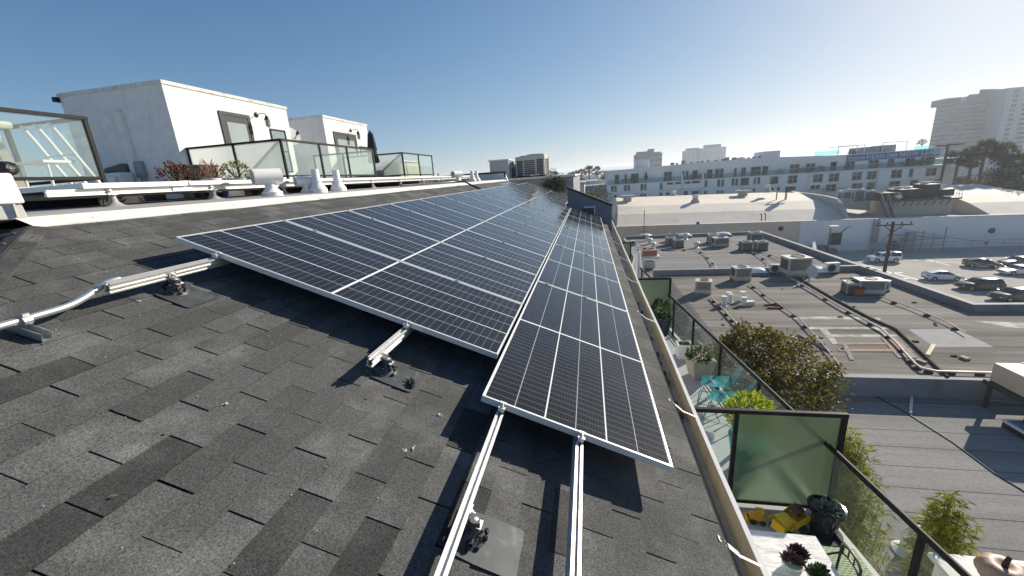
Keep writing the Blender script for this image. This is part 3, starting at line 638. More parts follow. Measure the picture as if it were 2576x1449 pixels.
# ------------------------------------------------------------------ flat panels on the flat roof, seen edge on
FX, FZ = -4.68, .205
for k in range(13):
    o = dup(pp, group='solar panels lying flat behind the ridge', label=None)
    y = 3.12+k*1.072
    o.matrix_basis = Matrix.Translation((FX-LP, y, FZ+.012+.002*math.sin(k))) @ Matrix.Diagonal((1, 1, 1.35, 1))
    o['label'] = 'flat solar panel seen edge on behind the ridge, ' + ('nearest of its row' if k == 0 else 'farthest of its row' if k == 12 else '%s from the near end' % (ORD+['twelfth'])[k])
def frail(label, x, ya, yb):
    t = thing('mounting_rail', label, 'rail', (x, ya, FZ), group='rails under the flat panels'); mb = MB(); z1 = FZ-TH-.003
    for a, b, c, d in ((-.02, .02, z1-.008, z1), (-.02, .02, z1-.06, z1-.052), (-.012, .012, z1-.052, z1-.008), (.012, .018, z1-.036, z1-.028)): mb.box(x+a, x+b, ya, yb, c, d)
    mb.build('rail', m_alu, t); mb = MB(); mb.box(x+.021, x+.025, 4.0, 4.25, z1-.055, z1-.004); mb.build('splice_plate', m_alu, t); return t
frail('near aluminium rail under the flat row of panels behind the ridge', FX-.06, 2.86, 17.1)
frail('rear aluminium rail under the flat row of panels behind the ridge', FX-1.6, 2.66, 17.1)
k = 0
for x in (FX-.06, FX-1.6):
    for y in [3.35, 4.5, 5.75, 7.1, 8.5, 9.9, 11.4, 13, 14.6, 16.2]:
        if x < -5 and k % 2: k += 1; continue
        t = thing('rail_mount', '%s standoff on a membrane cone under the %s rail of the flat panels' % (ORD[k % 10], 'near' if x > -5 else 'rear'), 'rail mount', (x, y, 0), group='standoffs of the flat panels'); k += 1
        mb = MB(); mb.lathe((x+.04, y, -.02), [(.13, .0), (.07, .018), (.035, .05), (.025, .1), (.022, .12)], 14); mb.build('cone', m_memb, t, smooth=60)
        mb = MB(); mb.box(x+.022, x+.085, y-.022, y+.022, .098, .104); mb.box(x+.021, x+.027, y-.022, y+.022, .104, .165); mb.lathe((x+.027, y, .14), [(.016, 0), (.014, .012), (.006, .013), (.006, .02)], 8, axis=(1, 0, 0)); mb.build('angle_bracket', m_alu, t)
# roof vents
m_vent = M('white_coated_metal', (.84, .82, .78), .55, var=.06, vs=8, col2=(.6, .56, .48), c2s=6, c2lo=.6, c2hi=.75)
def hood_vent(label, px, py, x, s, az=(-.55, -.83, 0)):
    c = X(px, py, x); c.z = -.03; root = thing('hood_vent', label, 'roof vent', c, group='white hooded roof vents')
    mb = MB(); mb.lathe(c, [(.13*s, 0), (.13*s, .06*s), (.11*s, .07*s), (.085*s, .10*s), (.072*s, .12*s), (.072*s, .26*s)], 22); mb.build('collar', m_vent, root, smooth=45)
    ax = Vector(az).normalized(); h = c+Vector((0, 0, .27*s)); sdv = ax.cross(Vector((0, 0, 1)))
    mb = MB(); n = 22; vs = []; L_ = .20*s; r = .105*s
    for e in (-L_*.75, L_):
        for rr_ in (r, r-.008):
            for j in range(n): a = 2*math.pi*j/n; vs.append(h+ax*e+(sdv*math.cos(a)+Vector((0, 0, 1))*math.sin(a))*rr_)
    f = []
    for j in range(n):
        k = (j+1) % n; f += [(j, k, 2*n+k, 2*n+j), (n+k, n+j, 3*n+j, 3*n+k), (2*n+j, 2*n+k, 3*n+k, 3*n+j), (k, j, n+j, n+k)]
    mb.add(vs, f); mb.build('hood', m_vent, root, smooth=45)
    mb = MB(); mb.lathe(h-ax*L_*.74, [(r-.009, 0), (0, .001)], 18, axis=ax); mb.build('inner_baffle', m_coping, root)
def flue(label, px, py, x, s=1., lean=0.):
    c = X(px, py, x); c.z = -.03; root = thing('flue_pipe', label, 'roof vent', c, group='white flue pipes')
    mb = MB(); mb.lathe(c, [(.14*s, 0), (.14*s, .06*s), (.125*s, .085*s), (.085*s, .14*s), (.07*s, .17*s)], 22); mb.build('boot', m_vent, root, smooth=45)
    mb = MB(); mb.lathe(c+Vector((0, 0, .165*s)), [(.078*s, 0), (.078*s, .02*s), (.07*s, .025*s), (.07*s, .045*s), (.06*s, .06*s), (.058*s, .2*s), (.055*s, .21*s), (.048*s, .21*s), (.045*s, .15*s), (0, .15*s)], 20); mb.build('pipe', m_vent, root, smooth=40)
hood_vent('biggest and nearest white hooded roof vent, just behind the ridge', 686, 490, -4.32, 1.0)
hood_vent('smaller hooded roof vent with a rusty dark mouth, left of two flue pipes', 772, 484, -4.5, .74)
hood_vent('tiny far hooded vent near the end of the ridge', 1153, 459, -4.2, 1.0)
flue('left of the two near white flue pipes behind the ridge', 802, 486, -4.33)
flue('right of the two near white flue pipes behind the ridge', 853, 483, -4.33, .96)
flue('left of the two far slim flue pipes near the ridge end', 1189, 459, -4.15, 1.0)
flue('right of the two far slim flue pipes near the ridge end', 1200, 458, -4.15, 1.0)
# pots and succulents on the terrace edge
def leafmass(name, mat, parent, c, rad, n, l, wd, up=.3, shell=.5, mats=None):
    mb = MB(); c = Vector(c)
    for k in range(n):
        d = Vector((random.gauss(0, 1), random.gauss(0, 1), random.gauss(0, 1))).normalized(); q = (shell+(1-shell)*random.random()**.5)
        p = c + Vector((d.x*rad[0]*q, d.y*rad[1]*q, d.z*rad[2]*q)); dd = (d + Vector((0, 0, up)) + Vector((random.gauss(0, .5), random.gauss(0, .5), random.gauss(0, .5)))).normalized()
        mb.leaf(p, dd, Vector((random.gauss(0, 1), random.gauss(0, 1), 1)), l*random.uniform(.6, 1.3), wd*random.uniform(.7, 1.2), random.randrange(len(mats)) if mats else 0)
    return mb.build(name, mats or mat, parent)
m_succ_r = LM('red_brown_succulent', (.16, .07, .05), .2); m_succ_p = LM('pink_succulent', (.36, .2, .17), .3); m_succ_g = LM('yellow_green_succulent', (.2, .2, .07), .3)
m_stem = M('dry_stem', (.12, .1, .07), .9)
def pot_plant(label, px, x, potm, pr, ph, z0, leafm, rad, n, l, wd, sq=False, shell=.5, up=.5, kind='potted_plant'):
    c = X(px, 470, x); c.z = z0; root = thing(kind, label, 'potted plant', c, group='pots along the terrace edge')
    mb = MB()
    if sq: mb.extr([c+Vector((a*pr*1.9, b*pr, 0)) for a, b in ((-1, -1), (1, -1), (1, 1), (-1, 1))], (0, 0, ph))
    else: mb.lathe(c, [(pr*.72, 0), (pr, ph*.9), (pr*1.08, ph*.9), (pr*1.08, ph), (pr*.95, ph), (pr*.9, ph-.02), (0, ph-.025)], 18)
    mb.build('pot', potm, root, smooth=40)
    if leafm:
        leafmass('foliage', leafm, root, c+Vector((0, 0, ph+rad[2]*.7)), rad, n, l, wd, up, shell)
        mb = MB()
        for k in range(9):
            a = random.uniform(0, 6.28); mb.tube([c+Vector((0, 0, ph-.03)), c+Vector((math.cos(a)*rad[0]*.6, math.sin(a)*rad[1]*.6, ph+rad[2]*random.uniform(.5, 1.2)))], .008, 5)
        mb.build('stem', m_stem, root)
    return root
zp = .02
pot_plant('bushy red-brown succulent in a long white trough at the terrace edge', 447, -7.3, m_white, .1, .3, zp+.02, m_succ_r, (.26, .26, .17), 150, .085, .045, sq=True)
pot_plant('spiky pink succulent in a white bowl beside the frosted glass', 535, -7.4, m_white, .17, .26, zp+.1, m_succ_p, (.17, .17, .16), 110, .13, .018, up=1.2, shell=.1)
pot_plant('yellow-green bushy jade plant in a pale green pot before the frosted railing', 601, -7.4, M('pale_green_glaze', (.35, .48, .42), .25), .16, .28, zp+.08, m_succ_g, (.26, .26, .2), 220, .07, .04)
pot_plant('empty blue glazed pot under the flat panels', 575, -7.5, m_blue, .2, .22, zp-.02, None, None, 0, 0, 0)
pot_plant('small white tub under the flat panels, between the blue and the orange pot', 597, -7.3, m_white, .15, .22, zp-.02, None, None, 0, 0, 0, sq=True)
pot_plant('orange terracotta pot under the flat panels', 628, -7.1, m_terra, .15, .2, zp-.02, None, None, 0, 0, 0)
pot_plant('low green grassy pot seen under the bottom rail of the nearest terrace', 222, -9.0, m_rail, .3, .06, DZ-.1, M('grass_tuft', (.07, .08, .02), .9), (.4, .5, .06), 120, .1, .02, up=1.)
t = thing('storage_bin', 'black plastic bin behind the pots beside the frosted railing', 'bin', (-7.9, 8.1, 0)); c = X(500, 470, -7.75); mb = MB(); mb.box(c.x-.2, c.x+.2, c.y-.35, c.y+.35, 0, .62); mb.build('body', m_rail, t, bev=.02); mb = MB(); mb.box(c.x-.22, c.x+.22, c.y-.37, c.y+.37, .62, .66); mb.build('lid', m_rail, t)
t = thing('watering_can', 'grey watering can lying among the pots before the frosted railing', 'watering can', (-7.6, 8.6, 0)); c = X(545, 455, -7.7); mb = MB(); mb.tube([c+Vector((0, -.1, .18)), c+Vector((.02, .35, -.12))], .11, 12); mb.build('body', m_grey, t, smooth=40); mb = MB(); mb.tube([c+Vector((0, -.1, .18)), c+Vector((0, -.2, .3))], .05, 8); mb.build('spout', m_grey, t)
# end parapet and cable
t = thing('end_parapet', 'low white end parapet with a black metal coping at the far end of the roof', 'parapet', (-6, 19.2, 0))
mb = MB(); mb.box(-11, -3.8, 19.1, 19.3, -.6, .25); mb.extr([(-3.8, 19.1, -.3), (-3.8, 19.1, .2), (-3.62, 19.1, -.3)], (0, .2, 0)); mb.build('wall', m_stucco, t); mb = MB(); mb.box(-11.05, -3.75, 19.05, 19.35, .25, .33); mb.box(-3.84, -3.76, 19.04, 19.1, .05, .25); mb.build('coping', m_black, t)
cb = [RF(*RH(1207, 477), ROOF+.02), RF(*RH(1180, 465), ROOF+.02), RF(*RH(1166, 457), ROOF+.03), Vector((-4.3, 12.3, .0)), Vector((-4.35, 10.6, .0)), Vector((-4.4, 9.3, .0))]
t = thing('cable', 'black cable laid from the far flat panels over the white ridge flashing', 'cable', cb[0]); mb = MB(); mb.tube(smooth_path(cb), .028, 8); mb.build('sheath', m_black, t, smooth=50)
# ------------------------------------------------------------------ balconies below the eave
FB = -4.58
m_bfloor = M('grey_deck_coating', (.36, .38, .39), .6, var=.1, vs=4)
m_kerb = M('pale_kerb', (.52, .53, .53), .6, var=.1, vs=5)
def railx(y): return 3.1-.107*(y-3.36)
mb = MB()
def strip(mb, o0, o1, z, y0=-4, y1=19, m=0):       # strip following the rail line, offsets outwards
    a, b, c, d = (railx(y0)+o0, y0, z), (railx(y0)+o1, y0, z), (railx(y1)+o1, y1, z), (railx(y1)+o0, y1, z); mb.extr([a, b, c, d], (0, 0, -.22), m)
mb.extr([(.32, -4, FB), (railx(-4)-.16, -4, FB), (railx(19)-.16, 19, FB), (.32, 19, FB)], (0, 0, -.22))
mb.build('balcony_floor', m_bfloor, bld)
mb = MB(); strip(mb, -.16, -.13, FB-.09); mb.build('drain_channel', m_black, bld)
mb = MB(); strip(mb, -.13, -.02, FB+.012); strip(mb, .03, .14, FB+.004); strip(mb, -.02, .03, FB-.07); mb.build('balcony_kerb', m_kerb, bld)
HR = 1.07
def ptr(y, z=FB+HR): return Vector((railx(y), y, z))
def yhit(px, py):                                    # y of a sight line on the upright plane of the rail
    n = (1, .107, 0); return hitp(px, py, n, 3.1+.107*3.36).y
m_bglass = glassM('balcony_glass', (.93, .955, .93), .95, diff=(.5, .55, .5))
def brail(label, y0, y1, posts):
    root = thing('glass_railing', label, 'railing', ptr(y0, FB), group='balcony glass railings')
    mb = MB(); mb.tube([ptr(y0), ptr(y1)], .034, 12); mb.build('handrail', m_rail, root, smooth=50)
    mb = MB(); strip_ = [(ptr(y0, FB+.05)), (ptr(y1, FB+.05))]; mb.beam(*strip_, .03, .03); mb.build('bottom_rail', m_rail, root)
    for y in posts:
        g = MB(); c = ptr(y); g.box(c.x-.024, c.x+.024, y-.024, y+.024, FB-.04, c.z-.02); g.build('post', m_rail, root)
    ys_ = sorted([min(y0, y1)]+[y for y in posts if min(y0, y1)+.06 < y < max(y0, y1)-.06]+[max(y0, y1)])
    for a, b in zip(ys_[:-1], ys_[1:]):
        g = MB(); p, q = ptr(a+.03, FB+.07), ptr(b-.03, FB+.07); g.ob(p+Vector((-.004, 0, 0)), q-p, (.008, 0, 0), (0, 0, HR-.12)); g.build('pane', m_bglass, root)
    return root
fy = [yhit(1696, 761), yhit(1745, 814), yhit(1814, 875), yhit(1910, 970)]
brail('balcony railing beyond the near privacy screen, outside the teal chairs', 5.06, 11.57, fy)
brail('nearest balcony railing at the bottom right, in front of the bamboo', 5.0, -3.5, [yhit(2321, 1349), 1.2, -1.0])
brail('far balcony railing beyond the second privacy screen', 11.65, 17.5, [13.2, 14.8, 16.4])
def screen(label, y, x0, xm, x1, zt, mats):
    root = thing('privacy_screen', label, 'screen', (x1, y, FB), group='privacy screens between the balconies')
    mb = MB(); mb.box(x0, x1+.03, y-.03, y+.03, zt-.055, zt); mb.box(x0, x1, y-.02, y+.02, FB+.04, FB+.08); mb.build('frame', m_rail, root, bev=.006)
    for x in ([xm, x1] if xm else [x1]):
        g = MB(); g.box(x-.026, x+.026, y-.026, y+.026, FB-.02, zt-.056); g.build('post', m_rail, root)
    xs = [x0, xm-.03, xm+.03, x1-.03] if xm else [x0, x1-.03]
    for k in range(0, len(xs), 2):
        g = MB(); g.box(xs[k], xs[k+1], y-.005, y+.005, FB+.085, zt-.06); g.build('pane', mats[k//2], root)
    return root
screen('big near privacy screen with a green frosted pane, above the toy trucks', 5.03, .35, 1.86, 3.1, -3.085, [m_clear, m_frostg])
screen('farther privacy screen with a frosted pane behind the dark plant pot', 11.6, .35, None, 2.25, -3.0, [m_frostg])
screen('farthest dark privacy screen seen past the gutter beside the white parasol', 17.6, .35, None, 1.75, -2.95, [m_frostg])
t = thing('parasol', 'closed white parasol on a far balcony beyond the gutter', 'parasol', Z(1610, 700, FB)); a = Y(1605, 630, 15.2); mb = MB(); n = 18; vs = []
for r, z in [(.03, 0), (.09, -.08), (.16, -.45), (.22, -.9), (.26, -1.35), (.25, -1.5)]:
    for j in range(n): q = r*(1+.22*(j % 2)); vs.append((a.x+q*math.cos(2*math.pi*j/n), 15.2+q*math.sin(2*math.pi*j/n), a.z+z))
mb.add(vs, [(i*n+j, i*n+(j+1) % n, (i+1)*n+(j+1) % n, (i+1)*n+j) for i in range(5) for j in range(n)]); mb.build('canvas', M('white_canvas', (.8, .8, .76), .9, var=.05), t)
mb = MB(); mb.tube([(a.x, 15.2, FB), (a.x, 15.2, a.z+.06)], .02, 8); mb.build('pole', m_black, t); t.location = (a.x, 15.2, FB)
for ch in t.children: ch.location = (-(a.x-Z(1610, 700, FB).x), -(15.2-Z(1610, 700, FB).y), 0)

# ---- the far bay: pots, planter, teal chairs
m_conc = M('weathered_concrete', (.4, .36, .3), .9, var=.2, vs=6, bump=.3, bs=20, col2=(.22, .18, .14), c2s=3, c2lo=.5, c2hi=.75)
m_leafd = LM('dark_leaf', (.04, .075, .02)); m_leafy = LM('yellow_green_leaf', (.2, .24, .04))
m_dpot = M('blue_black_glaze', (.02, .03, .035), .25, var=.2, vs=8)
c = Z(1664, 832, FB); c.y = 11.25; c.x = 2.02
t = thing('potted_plant', 'leafy plant in a tapered blue-black pot before the farther screen', 'potted plant', c)
mb = MB(); mb.lathe(c, [(.16, 0), (.25, .5), (.27, .5), (.27, .55), (.23, .55), (.22, .5), (0, .49)], 22); mb.build('pot', m_dpot, t, smooth=40)
leafmass('foliage', m_leafd, t, c+Vector((-.08, 0, .72)), (.24, .26, .25), 260, .12, .06)
c = Z(1720, 897, FB); t = thing('planter', 'small white cube planter with soil on the far balcony floor', 'planter', c); mb = MB(); h = .17
for a, b, d, e in ((-h, h, -h, -h+.03), (-h, h, h-.03, h), (-h, -h+.03, -h+.03, h-.03), (h-.03, h, -h+.03, h-.03)): mb.box(c.x+a, c.x+b, c.y+d, c.y+e, FB, FB+.36)
mb.build('box', m_white, t, bev=.006); mb = MB(); mb.box(c.x-h+.03, c.x+h-.03, c.y-h+.03, c.y+h-.03, FB, FB+.31); mb.build('soil', m_soil, t)
leafmass('foliage', m_leafd, t, c+Vector((0, 0, .33)), (.12, .12, .04), 50, .06, .03)
c = Z(1758, 946, FB); t = thing('planter', 'tapered weathered concrete planter with pale flowers', 'planter', c); mb = MB(); q = Matrix.Rotation(R(12), 3, 'Z')
bt = [c+q @ Vector((a*.17, b*.16, 0)) for a, b in ((-1, -1), (1, -1), (1, 1), (-1, 1))]; tp = [c+q @ Vector((a*.27, b*.24, .46)) for a, b in ((-1, -1), (1, -1), (1, 1), (-1, 1))]; mb.hexa(bt+tp); mb.build('box', m_conc, t, bev=.015)
leafmass('foliage', m_leafd, t, c+Vector((0, 0, .52)), (.27, .24, .1), 300, .1, .05)
leafmass('flowers', M('pale_petals', (.7, .62, .6), .7), t, c+Vector((0, 0, .6)), (.26, .23, .08), 60, .05, .05)
def tealM():
    m = M('teal_perforated_metal', (.02, .27, .3), .4, var=.05); t = m.node_tree; n = t.nodes; l = t.links; p = n['Principled BSDF']; o = n['Material Output']
    tc = n.new('ShaderNodeTexCoord'); vo = n.new('ShaderNodeTexVoronoi'); vo.inputs['Scale'].default_value = 60; vo.inputs['Randomness'].default_value = 0; l.new(tc.outputs['Object'], vo.inputs['Vector'])
    lt = n.new('ShaderNodeMath'); lt.operation = 'LESS_THAN'; lt.inputs[1].default_value = .36; l.new(vo.outputs['Distance'], lt.inputs[0])
    tr = n.new('ShaderNodeBsdfTransparent'); mx = n.new('ShaderNodeMixShader'); l.new(lt.outputs[0], mx.inputs[0]); l.new(p.outputs[0], mx.inputs[1]); l.new(tr.outputs[0], mx.inputs[2]); l.new(mx.outputs[0], o.inputs[0]); return m
m_teal = tealM(); m_tealw = M('teal_wire', (.02, .2, .24), .4, var=.05)
def teal_chair(label, c, rz):
    root = thing('lounge_chair', label, 'chair', c, rz, 'teal metal lounge chairs')
    def L_(o):
        o.parent = root; return o
    def grid(fn, nu=8, nv=8):
        mb = MB(); mb.add([fn(i/nu, j/nv) for i in range(nu+1) for j in range(nv+1)], [(i*(nv+1)+j, (i+1)*(nv+1)+j, (i+1)*(nv+1)+j+1, i*(nv+1)+j+1) for i in range(nu) for j in range(nv)]); return mb
    def seat(u, v): wd = .22+.05*u; return ((v-.5)*2*wd, .26-.5*u, .36+.06*(1-u)**2*0+.05*u+.03*(abs(v-.5)*2)**2)
    def back(u, v): wd = .26-.05*u*u*2; return ((v-.5)*2*wd*(1-.25*u**3), -.26-.2*u-.03*(1-(abs(v-.5)*2)**2), .44+.42*u)
    L_(grid(seat).build('seat', m_teal)); L_(grid(back).build('backrest', m_teal))
    mb = MB()
    for s in (-1, 1):
        mb.tube([(s*.22, .2, .36), (s*.27, .28, .01), (s*.27, -.34, .01), (s*.24, -.2, .4)], .009, 6); mb.tube([(s*.24, -.22, .41), (s*.27, -.3, .02)], .009, 6); mb.tube([(s*.22, .2, .36), (s*.25, 0, .01)], .008, 6)
    mb.tube([(-.27, .28, .01), (.27, .28, .01)], .008, 6); mb.tube([(-.27, -.34, .01), (.27, -.34, .01)], .008, 6)
    L_(mb.build('leg_frame', m_tealw)); return root
p = Z(1800, 963, FB+.38); teal_chair('farther teal perforated lounge chair, beside the concrete planter', (p.x, p.y, FB), R(72))
p = Z(1822, 1002, FB+.38); teal_chair('nearer teal perforated lounge chair, just behind the near privacy screen', (p.x, p.y, FB), R(62))
p = Y(1890, 1024, 5.75); t = thing('potted_plant', 'yellow-green shrub in a teal pot rising behind the near privacy screen', 'potted plant', (p.x, 5.75, FB))
mb = MB(); mb.lathe((p.x, 5.75, FB), [(.17, 0), (.26, .55), (.27, .6), (.22, .6), (0, .55)], 20); mb.build('pot', M('teal_glaze', (.03, .3, .33), .25), t, smooth=40)
leafmass('foliage', m_leafy, t, (p.x, 5.75, p.z-.1), (.33, .3, .26), 700, .1, .045, mats=[m_leafy, LM('lime_leaf', (.28, .34, .06))])
mb = MB(); [mb.tube([(p.x, 5.75, FB+.5), (p.x+random.uniform(-.2, .2), 5.75+random.uniform(-.2, .2), p.z-.1)], .012, 5) for k in range(8)]; mb.build('stem', m_stem, t)

# ---- the near bay: toys, black pot, marble table, chair
m_yel = M('toy_yellow', (.55, .3, .02), .45, var=.12, vs=8, col2=(.4, .2, .03), c2s=6); m_yel2 = M('toy_bright_yellow', (.62, .42, .02), .4, var=.08, vs=8); m_tyre = M('black_rubber', (.014, .014, .014), .8, var=.2)
def wheel(mb, c, r, wd, ax): mb.lathe(Vector(c)-Vector(ax).normalized()*wd/2, [(r*.8, 0), (r, wd*.15), (r, wd*.85), (r*.8, wd), (r*.5, wd*.9), (0, wd*.9)], 14, axis=ax)
def toy(name, label, cat, c, rz, parts):
    root = thing(name, label, cat, c, rz)
    for nm, mb, m in parts:
        o = mb.build(nm, m, smooth=35, bev=.004); o.parent = root
    return root
b1 = MB(); b1.box(-.1, .08, -.045, .045, .05, .1); b1.box(-.1, -.02, -.045, .045, .1, .13)
cab = MB(); cab.box(-.02, .05, -.04, .04, .1, .18); cab.box(-.03, .06, -.048, .048, .18, .19)
arm = MB(); arm.beam((.08, 0, .09), (.2, 0, .15), .025, .03); arm.beam((.2, 0, .15), (.27, .0, .06), .022, .026); arm.extr([(.25, -.03, .07), (.3, -.03, .06), (.29, -.03, .01), (.25, -.03, .02)], (0, .06, 0))
wh = MB(); [wheel(wh, (x, y, .035), .035, .03, (0, 1, 0)) for x in (-.07, .05) for y in (-.06, .06)]
bl = MB(); bl.extr([(-.11, -.06, .0), (-.15, -.06, .03), (-.13, -.06, .08), (-.1, -.06, .05)], (0, .12, 0))
c = Z(1905, 1312, FB); toy('toy_excavator', 'small orange-yellow toy excavator on the balcony floor left of the dump truck', 'toy', c, R(-8), [('body', b1, m_yel), ('cab', cab, m_yel), ('digger_arm', arm, m_yel), ('wheels', wh, m_tyre), ('blade', bl, m_yel)])
b2 = MB(); b2.box(-.2, .0, -.085, .085, .07, .13); b2.extr([(-.22, -.085, .05), (-.2, -.085, .16), (-.11, -.085, .16), (-.11, -.085, .05)], (0, .17, 0))
cb2 = MB(); cb2.box(-.13, -.03, -.07, .07, .13, .2); cb2.box(-.17, -.01, -.085, .085, .2, .215); cb2.lathe((-.09, 0, .215), [(.05, 0), (.05, .006), (0, .007)], 16)
bd = MB(); V_ = [(-.02, -.1, .11), (.2, -.11, .17), (.2, .11, .17), (-.02, .1, .11)]
for k in range(4):
    a, b = Vector(V_[k]), Vector(V_[(k+1) % 4]); bd.ob(a, b-a, (0, 0, .09 if k != 1 else .03), (0, .008, 0) if k in (1, 3) else (.0, .008, 0)) if k in (0, 2) else bd.ob(a, b-a, (0, 0, .09 if k == 3 else .02), (.008, 0, 0))
bd.hexa([(-.02, -.1, .1), (.2, -.11, .16), (.2, .11, .16), (-.02, .1, .1), (-.02, -.1, .11), (.2, -.11, .17), (.2, .11, .17), (-.02, .1, .11)])
wh2 = MB(); [wheel(wh2, (x, y, .055), .055, .05, (0, 1, 0)) for x in (-.14, .1) for y in (-.1, .1)]
c = Z(1985, 1332, FB); trk = toy('toy_dump_truck', 'bright yellow toy dump truck with a tilted bed on the balcony floor', 'toy', c, R(28), [('body', b2, m_yel2), ('cab', cb2, m_yel2), ('dump_bed', bd, m_yel2), ('wheels', wh2, m_tyre)])
mb = MB(); mb.ball((c.x+.1, c.y+.07, FB+.25), (.075, .08, .07), 14, jit=.12); o = mb.build('stone', M('brown_stone', (.07, .045, .035), .9, var=.4, vs=20, bump=.6, bs=30), smooth=50, loc=(c.x+.1, c.y+.07, FB+.25)); tag(o, 'round brown stone lying in the bed of the toy dump truck', 'stone')
def rosette(mb, c, n, r, wd, m=0, up=.55, rings=3):
    for k in range(rings):
        nn_ = max(4, int(n*(1-.25*k))); el = .25+k*up
        for j in range(nn_):
            a = 2*math.pi*(j+.5*k)/nn_+random.uniform(-.1, .1); d = Vector((math.cos(a)*math.cos(el), math.sin(a)*math.cos(el), math.sin(el))); mb.leaf(Vector(c)+Vector((0, 0, .01*k)), d, (0, 0, 1), r*(1-.2*k), wd*(1-.18*k), m, fold=-.3)
c = Z(2068, 1342, FB); t = thing('potted_plant', 'big grey-green rosette succulent in a tall black ribbed pot on a saucer', 'potted plant', c)
mb = MB(); mb.lathe(c, [(.2, 0), (.21, .03), (.19, .03), (.0, .02)], 24); mb.build('saucer', m_dpot, t, smooth=40)
mb = MB(); n = 40; prof = [(.13, .025), (.165, .36), (.17, .37), (.195, .37), (.2, .42), (.175, .425), (.17, .39), (0, .38)]; vs = []
for r, z in prof:
    for j in range(n): q = r*(1-.03*(j % 2)*(z < .37)); vs.append(c+Vector((q*math.cos(2*math.pi*j/n), q*math.sin(2*math.pi*j/n), z)))
mb.add(vs, [(i*n+j, i*n+(j+1) % n, (i+1)*n+(j+1) % n, (i+1)*n+j) for i in range(len(prof)-1) for j in range(n)]); mb.build('pot', M('black_glaze', (.012, .013, .018), .12), t)
mb = MB(); [rosette(mb, c+Vector((random.uniform(-.05, .05), random.uniform(-.05, .05), .39+.02*k)), 9, .17-.01*k, .1, up=.4, rings=4) for k in range(2)]; mb.build('succulent', M('grey_green_succulent', (.07, .11, .1), .5, var=.3, vs=10), t)
def marbleM():
    m = M('white_marble', (.82, .81, .79), .25, var=.04); t = m.node_tree; n = t.nodes; l = t.links; p = n['Principled BSDF']
    tc = n.new('ShaderNodeTexCoord'); mp = n.new('ShaderNodeMapping'); mp.inputs['Rotation'].default_value = (0, 0, .9); mp.inputs['Scale'].default_value = (5, 14, 5); l.new(tc.outputs['Object'], mp.inputs[0]); nz = n.new('ShaderNodeTexNoise'); nz.inputs['Scale'].default_value = 1.4; nz.inputs['Detail'].default_value = 9; nz.inputs['Roughness'].default_value = .65; nz.inputs['Distortion'].default_value = .8; l.new(mp.outputs[0], nz.inputs['Vector'])
    cr = n.new('ShaderNodeValToRGB'); cr.color_ramp.elements[0].position = .45; cr.color_ramp.elements[0].color = (.84, .83, .81, 1); cr.color_ramp.elements[1].position = .75; cr.color_ramp.elements[1].color = (.42, .42, .43, 1); l.new(nz.outputs[0], cr.inputs[0]); l.new(cr.outputs[0], p.inputs['Base Color']); return m
TZ = FB+.72; k0 = Z(2051.6, 1348.5, TZ); k1 = Z(2110, 1449, TZ); k2 = Z(1896, 1333, TZ); ex = (k2-k0).normalized(); ey = (k1-k0).normalized(); ey = (ey - ex*ey.dot(ex)).normalized()
t = thing('marble_table', 'table with a white marble top under the eave, holding three small succulents', 'table', (k0.x-.4, k0.y-.5, FB))
mb = MB(); mb.ob(k0-Vector((0, 0, .02)), ex*1.0, ey*1.2, (0, 0, .02)); mb.build('tabletop', marbleM(), t, bev=.003)
for a, b in ((.08, .08), (.92, .08), (.08, 1.12), (.92, 1.12)): q = k0+ex*a+ey*b; mb = MB(); mb.box(q.x-.02, q.x+.02, q.y-.02, q.y+.02, FB, TZ-.021); mb.build('leg', m_black, t)
m_celadon = M('celadon_glaze', (.42, .52, .46), .25, var=.15, vs=12)
def table_succ(label, px, py, m1, m2, r, lr):
    c = Z(px, py, TZ); root = thing('potted_succulent', label, 'potted plant', c, group='small succulents on the marble table')
    mb = MB(); mb.lathe(c, [(r*.65, 0), (r, .05), (r*1.05, .085), (r*.95, .085), (0, .08)], 20); mb.build('pot', m_celadon, root, smooth=50)
    mb = MB(); 
    for k in range(7):
        a = random.uniform(0, 6.28); q = random.uniform(0, r*.7); rosette(mb, c+Vector((math.cos(a)*q, math.sin(a)*q, .09+random.uniform(0, .04))), 8, lr, lr*.55, random.randrange(2), rings=3)
    mb.build('succulent', [m1, m2], root)
m_pur = M('purple_succulent', (.05, .025, .04), .5, var=.4, vs=15); m_red = M('dark_red_succulent', (.13, .03, .025), .5, var=.3, vs=15); m_brn = M('brown_succulent', (.16, .1, .06), .6, var=.4, vs=15); m_dgr = M('dark_green_succulent', (.03, .05, .03), .5, var=.4, vs=15)
table_succ('dark purple succulent in a small celadon pot on the marble table', 2006, 1412, m_pur, m_red, .075, .075)
table_succ('brown rosette succulent in a pale pot, nearest the gutter on the marble table', 1990, 1430, m_brn, m_pur, .085, .08)
table_succ('dark green succulent at the bottom edge of the photo on the marble table', 2055, 1462, m_dgr, m_leafd, .085, .08)
mb = MB(); c = Z(2000, 1370, TZ); mb.ball(c+Vector((0, 0, .006)), (.012, .01, .008), 8); o = mb.build('pebble', m_soil, loc=c); tag(o, 'tiny dark pebble lying alone on the white marble table', 'pebble')
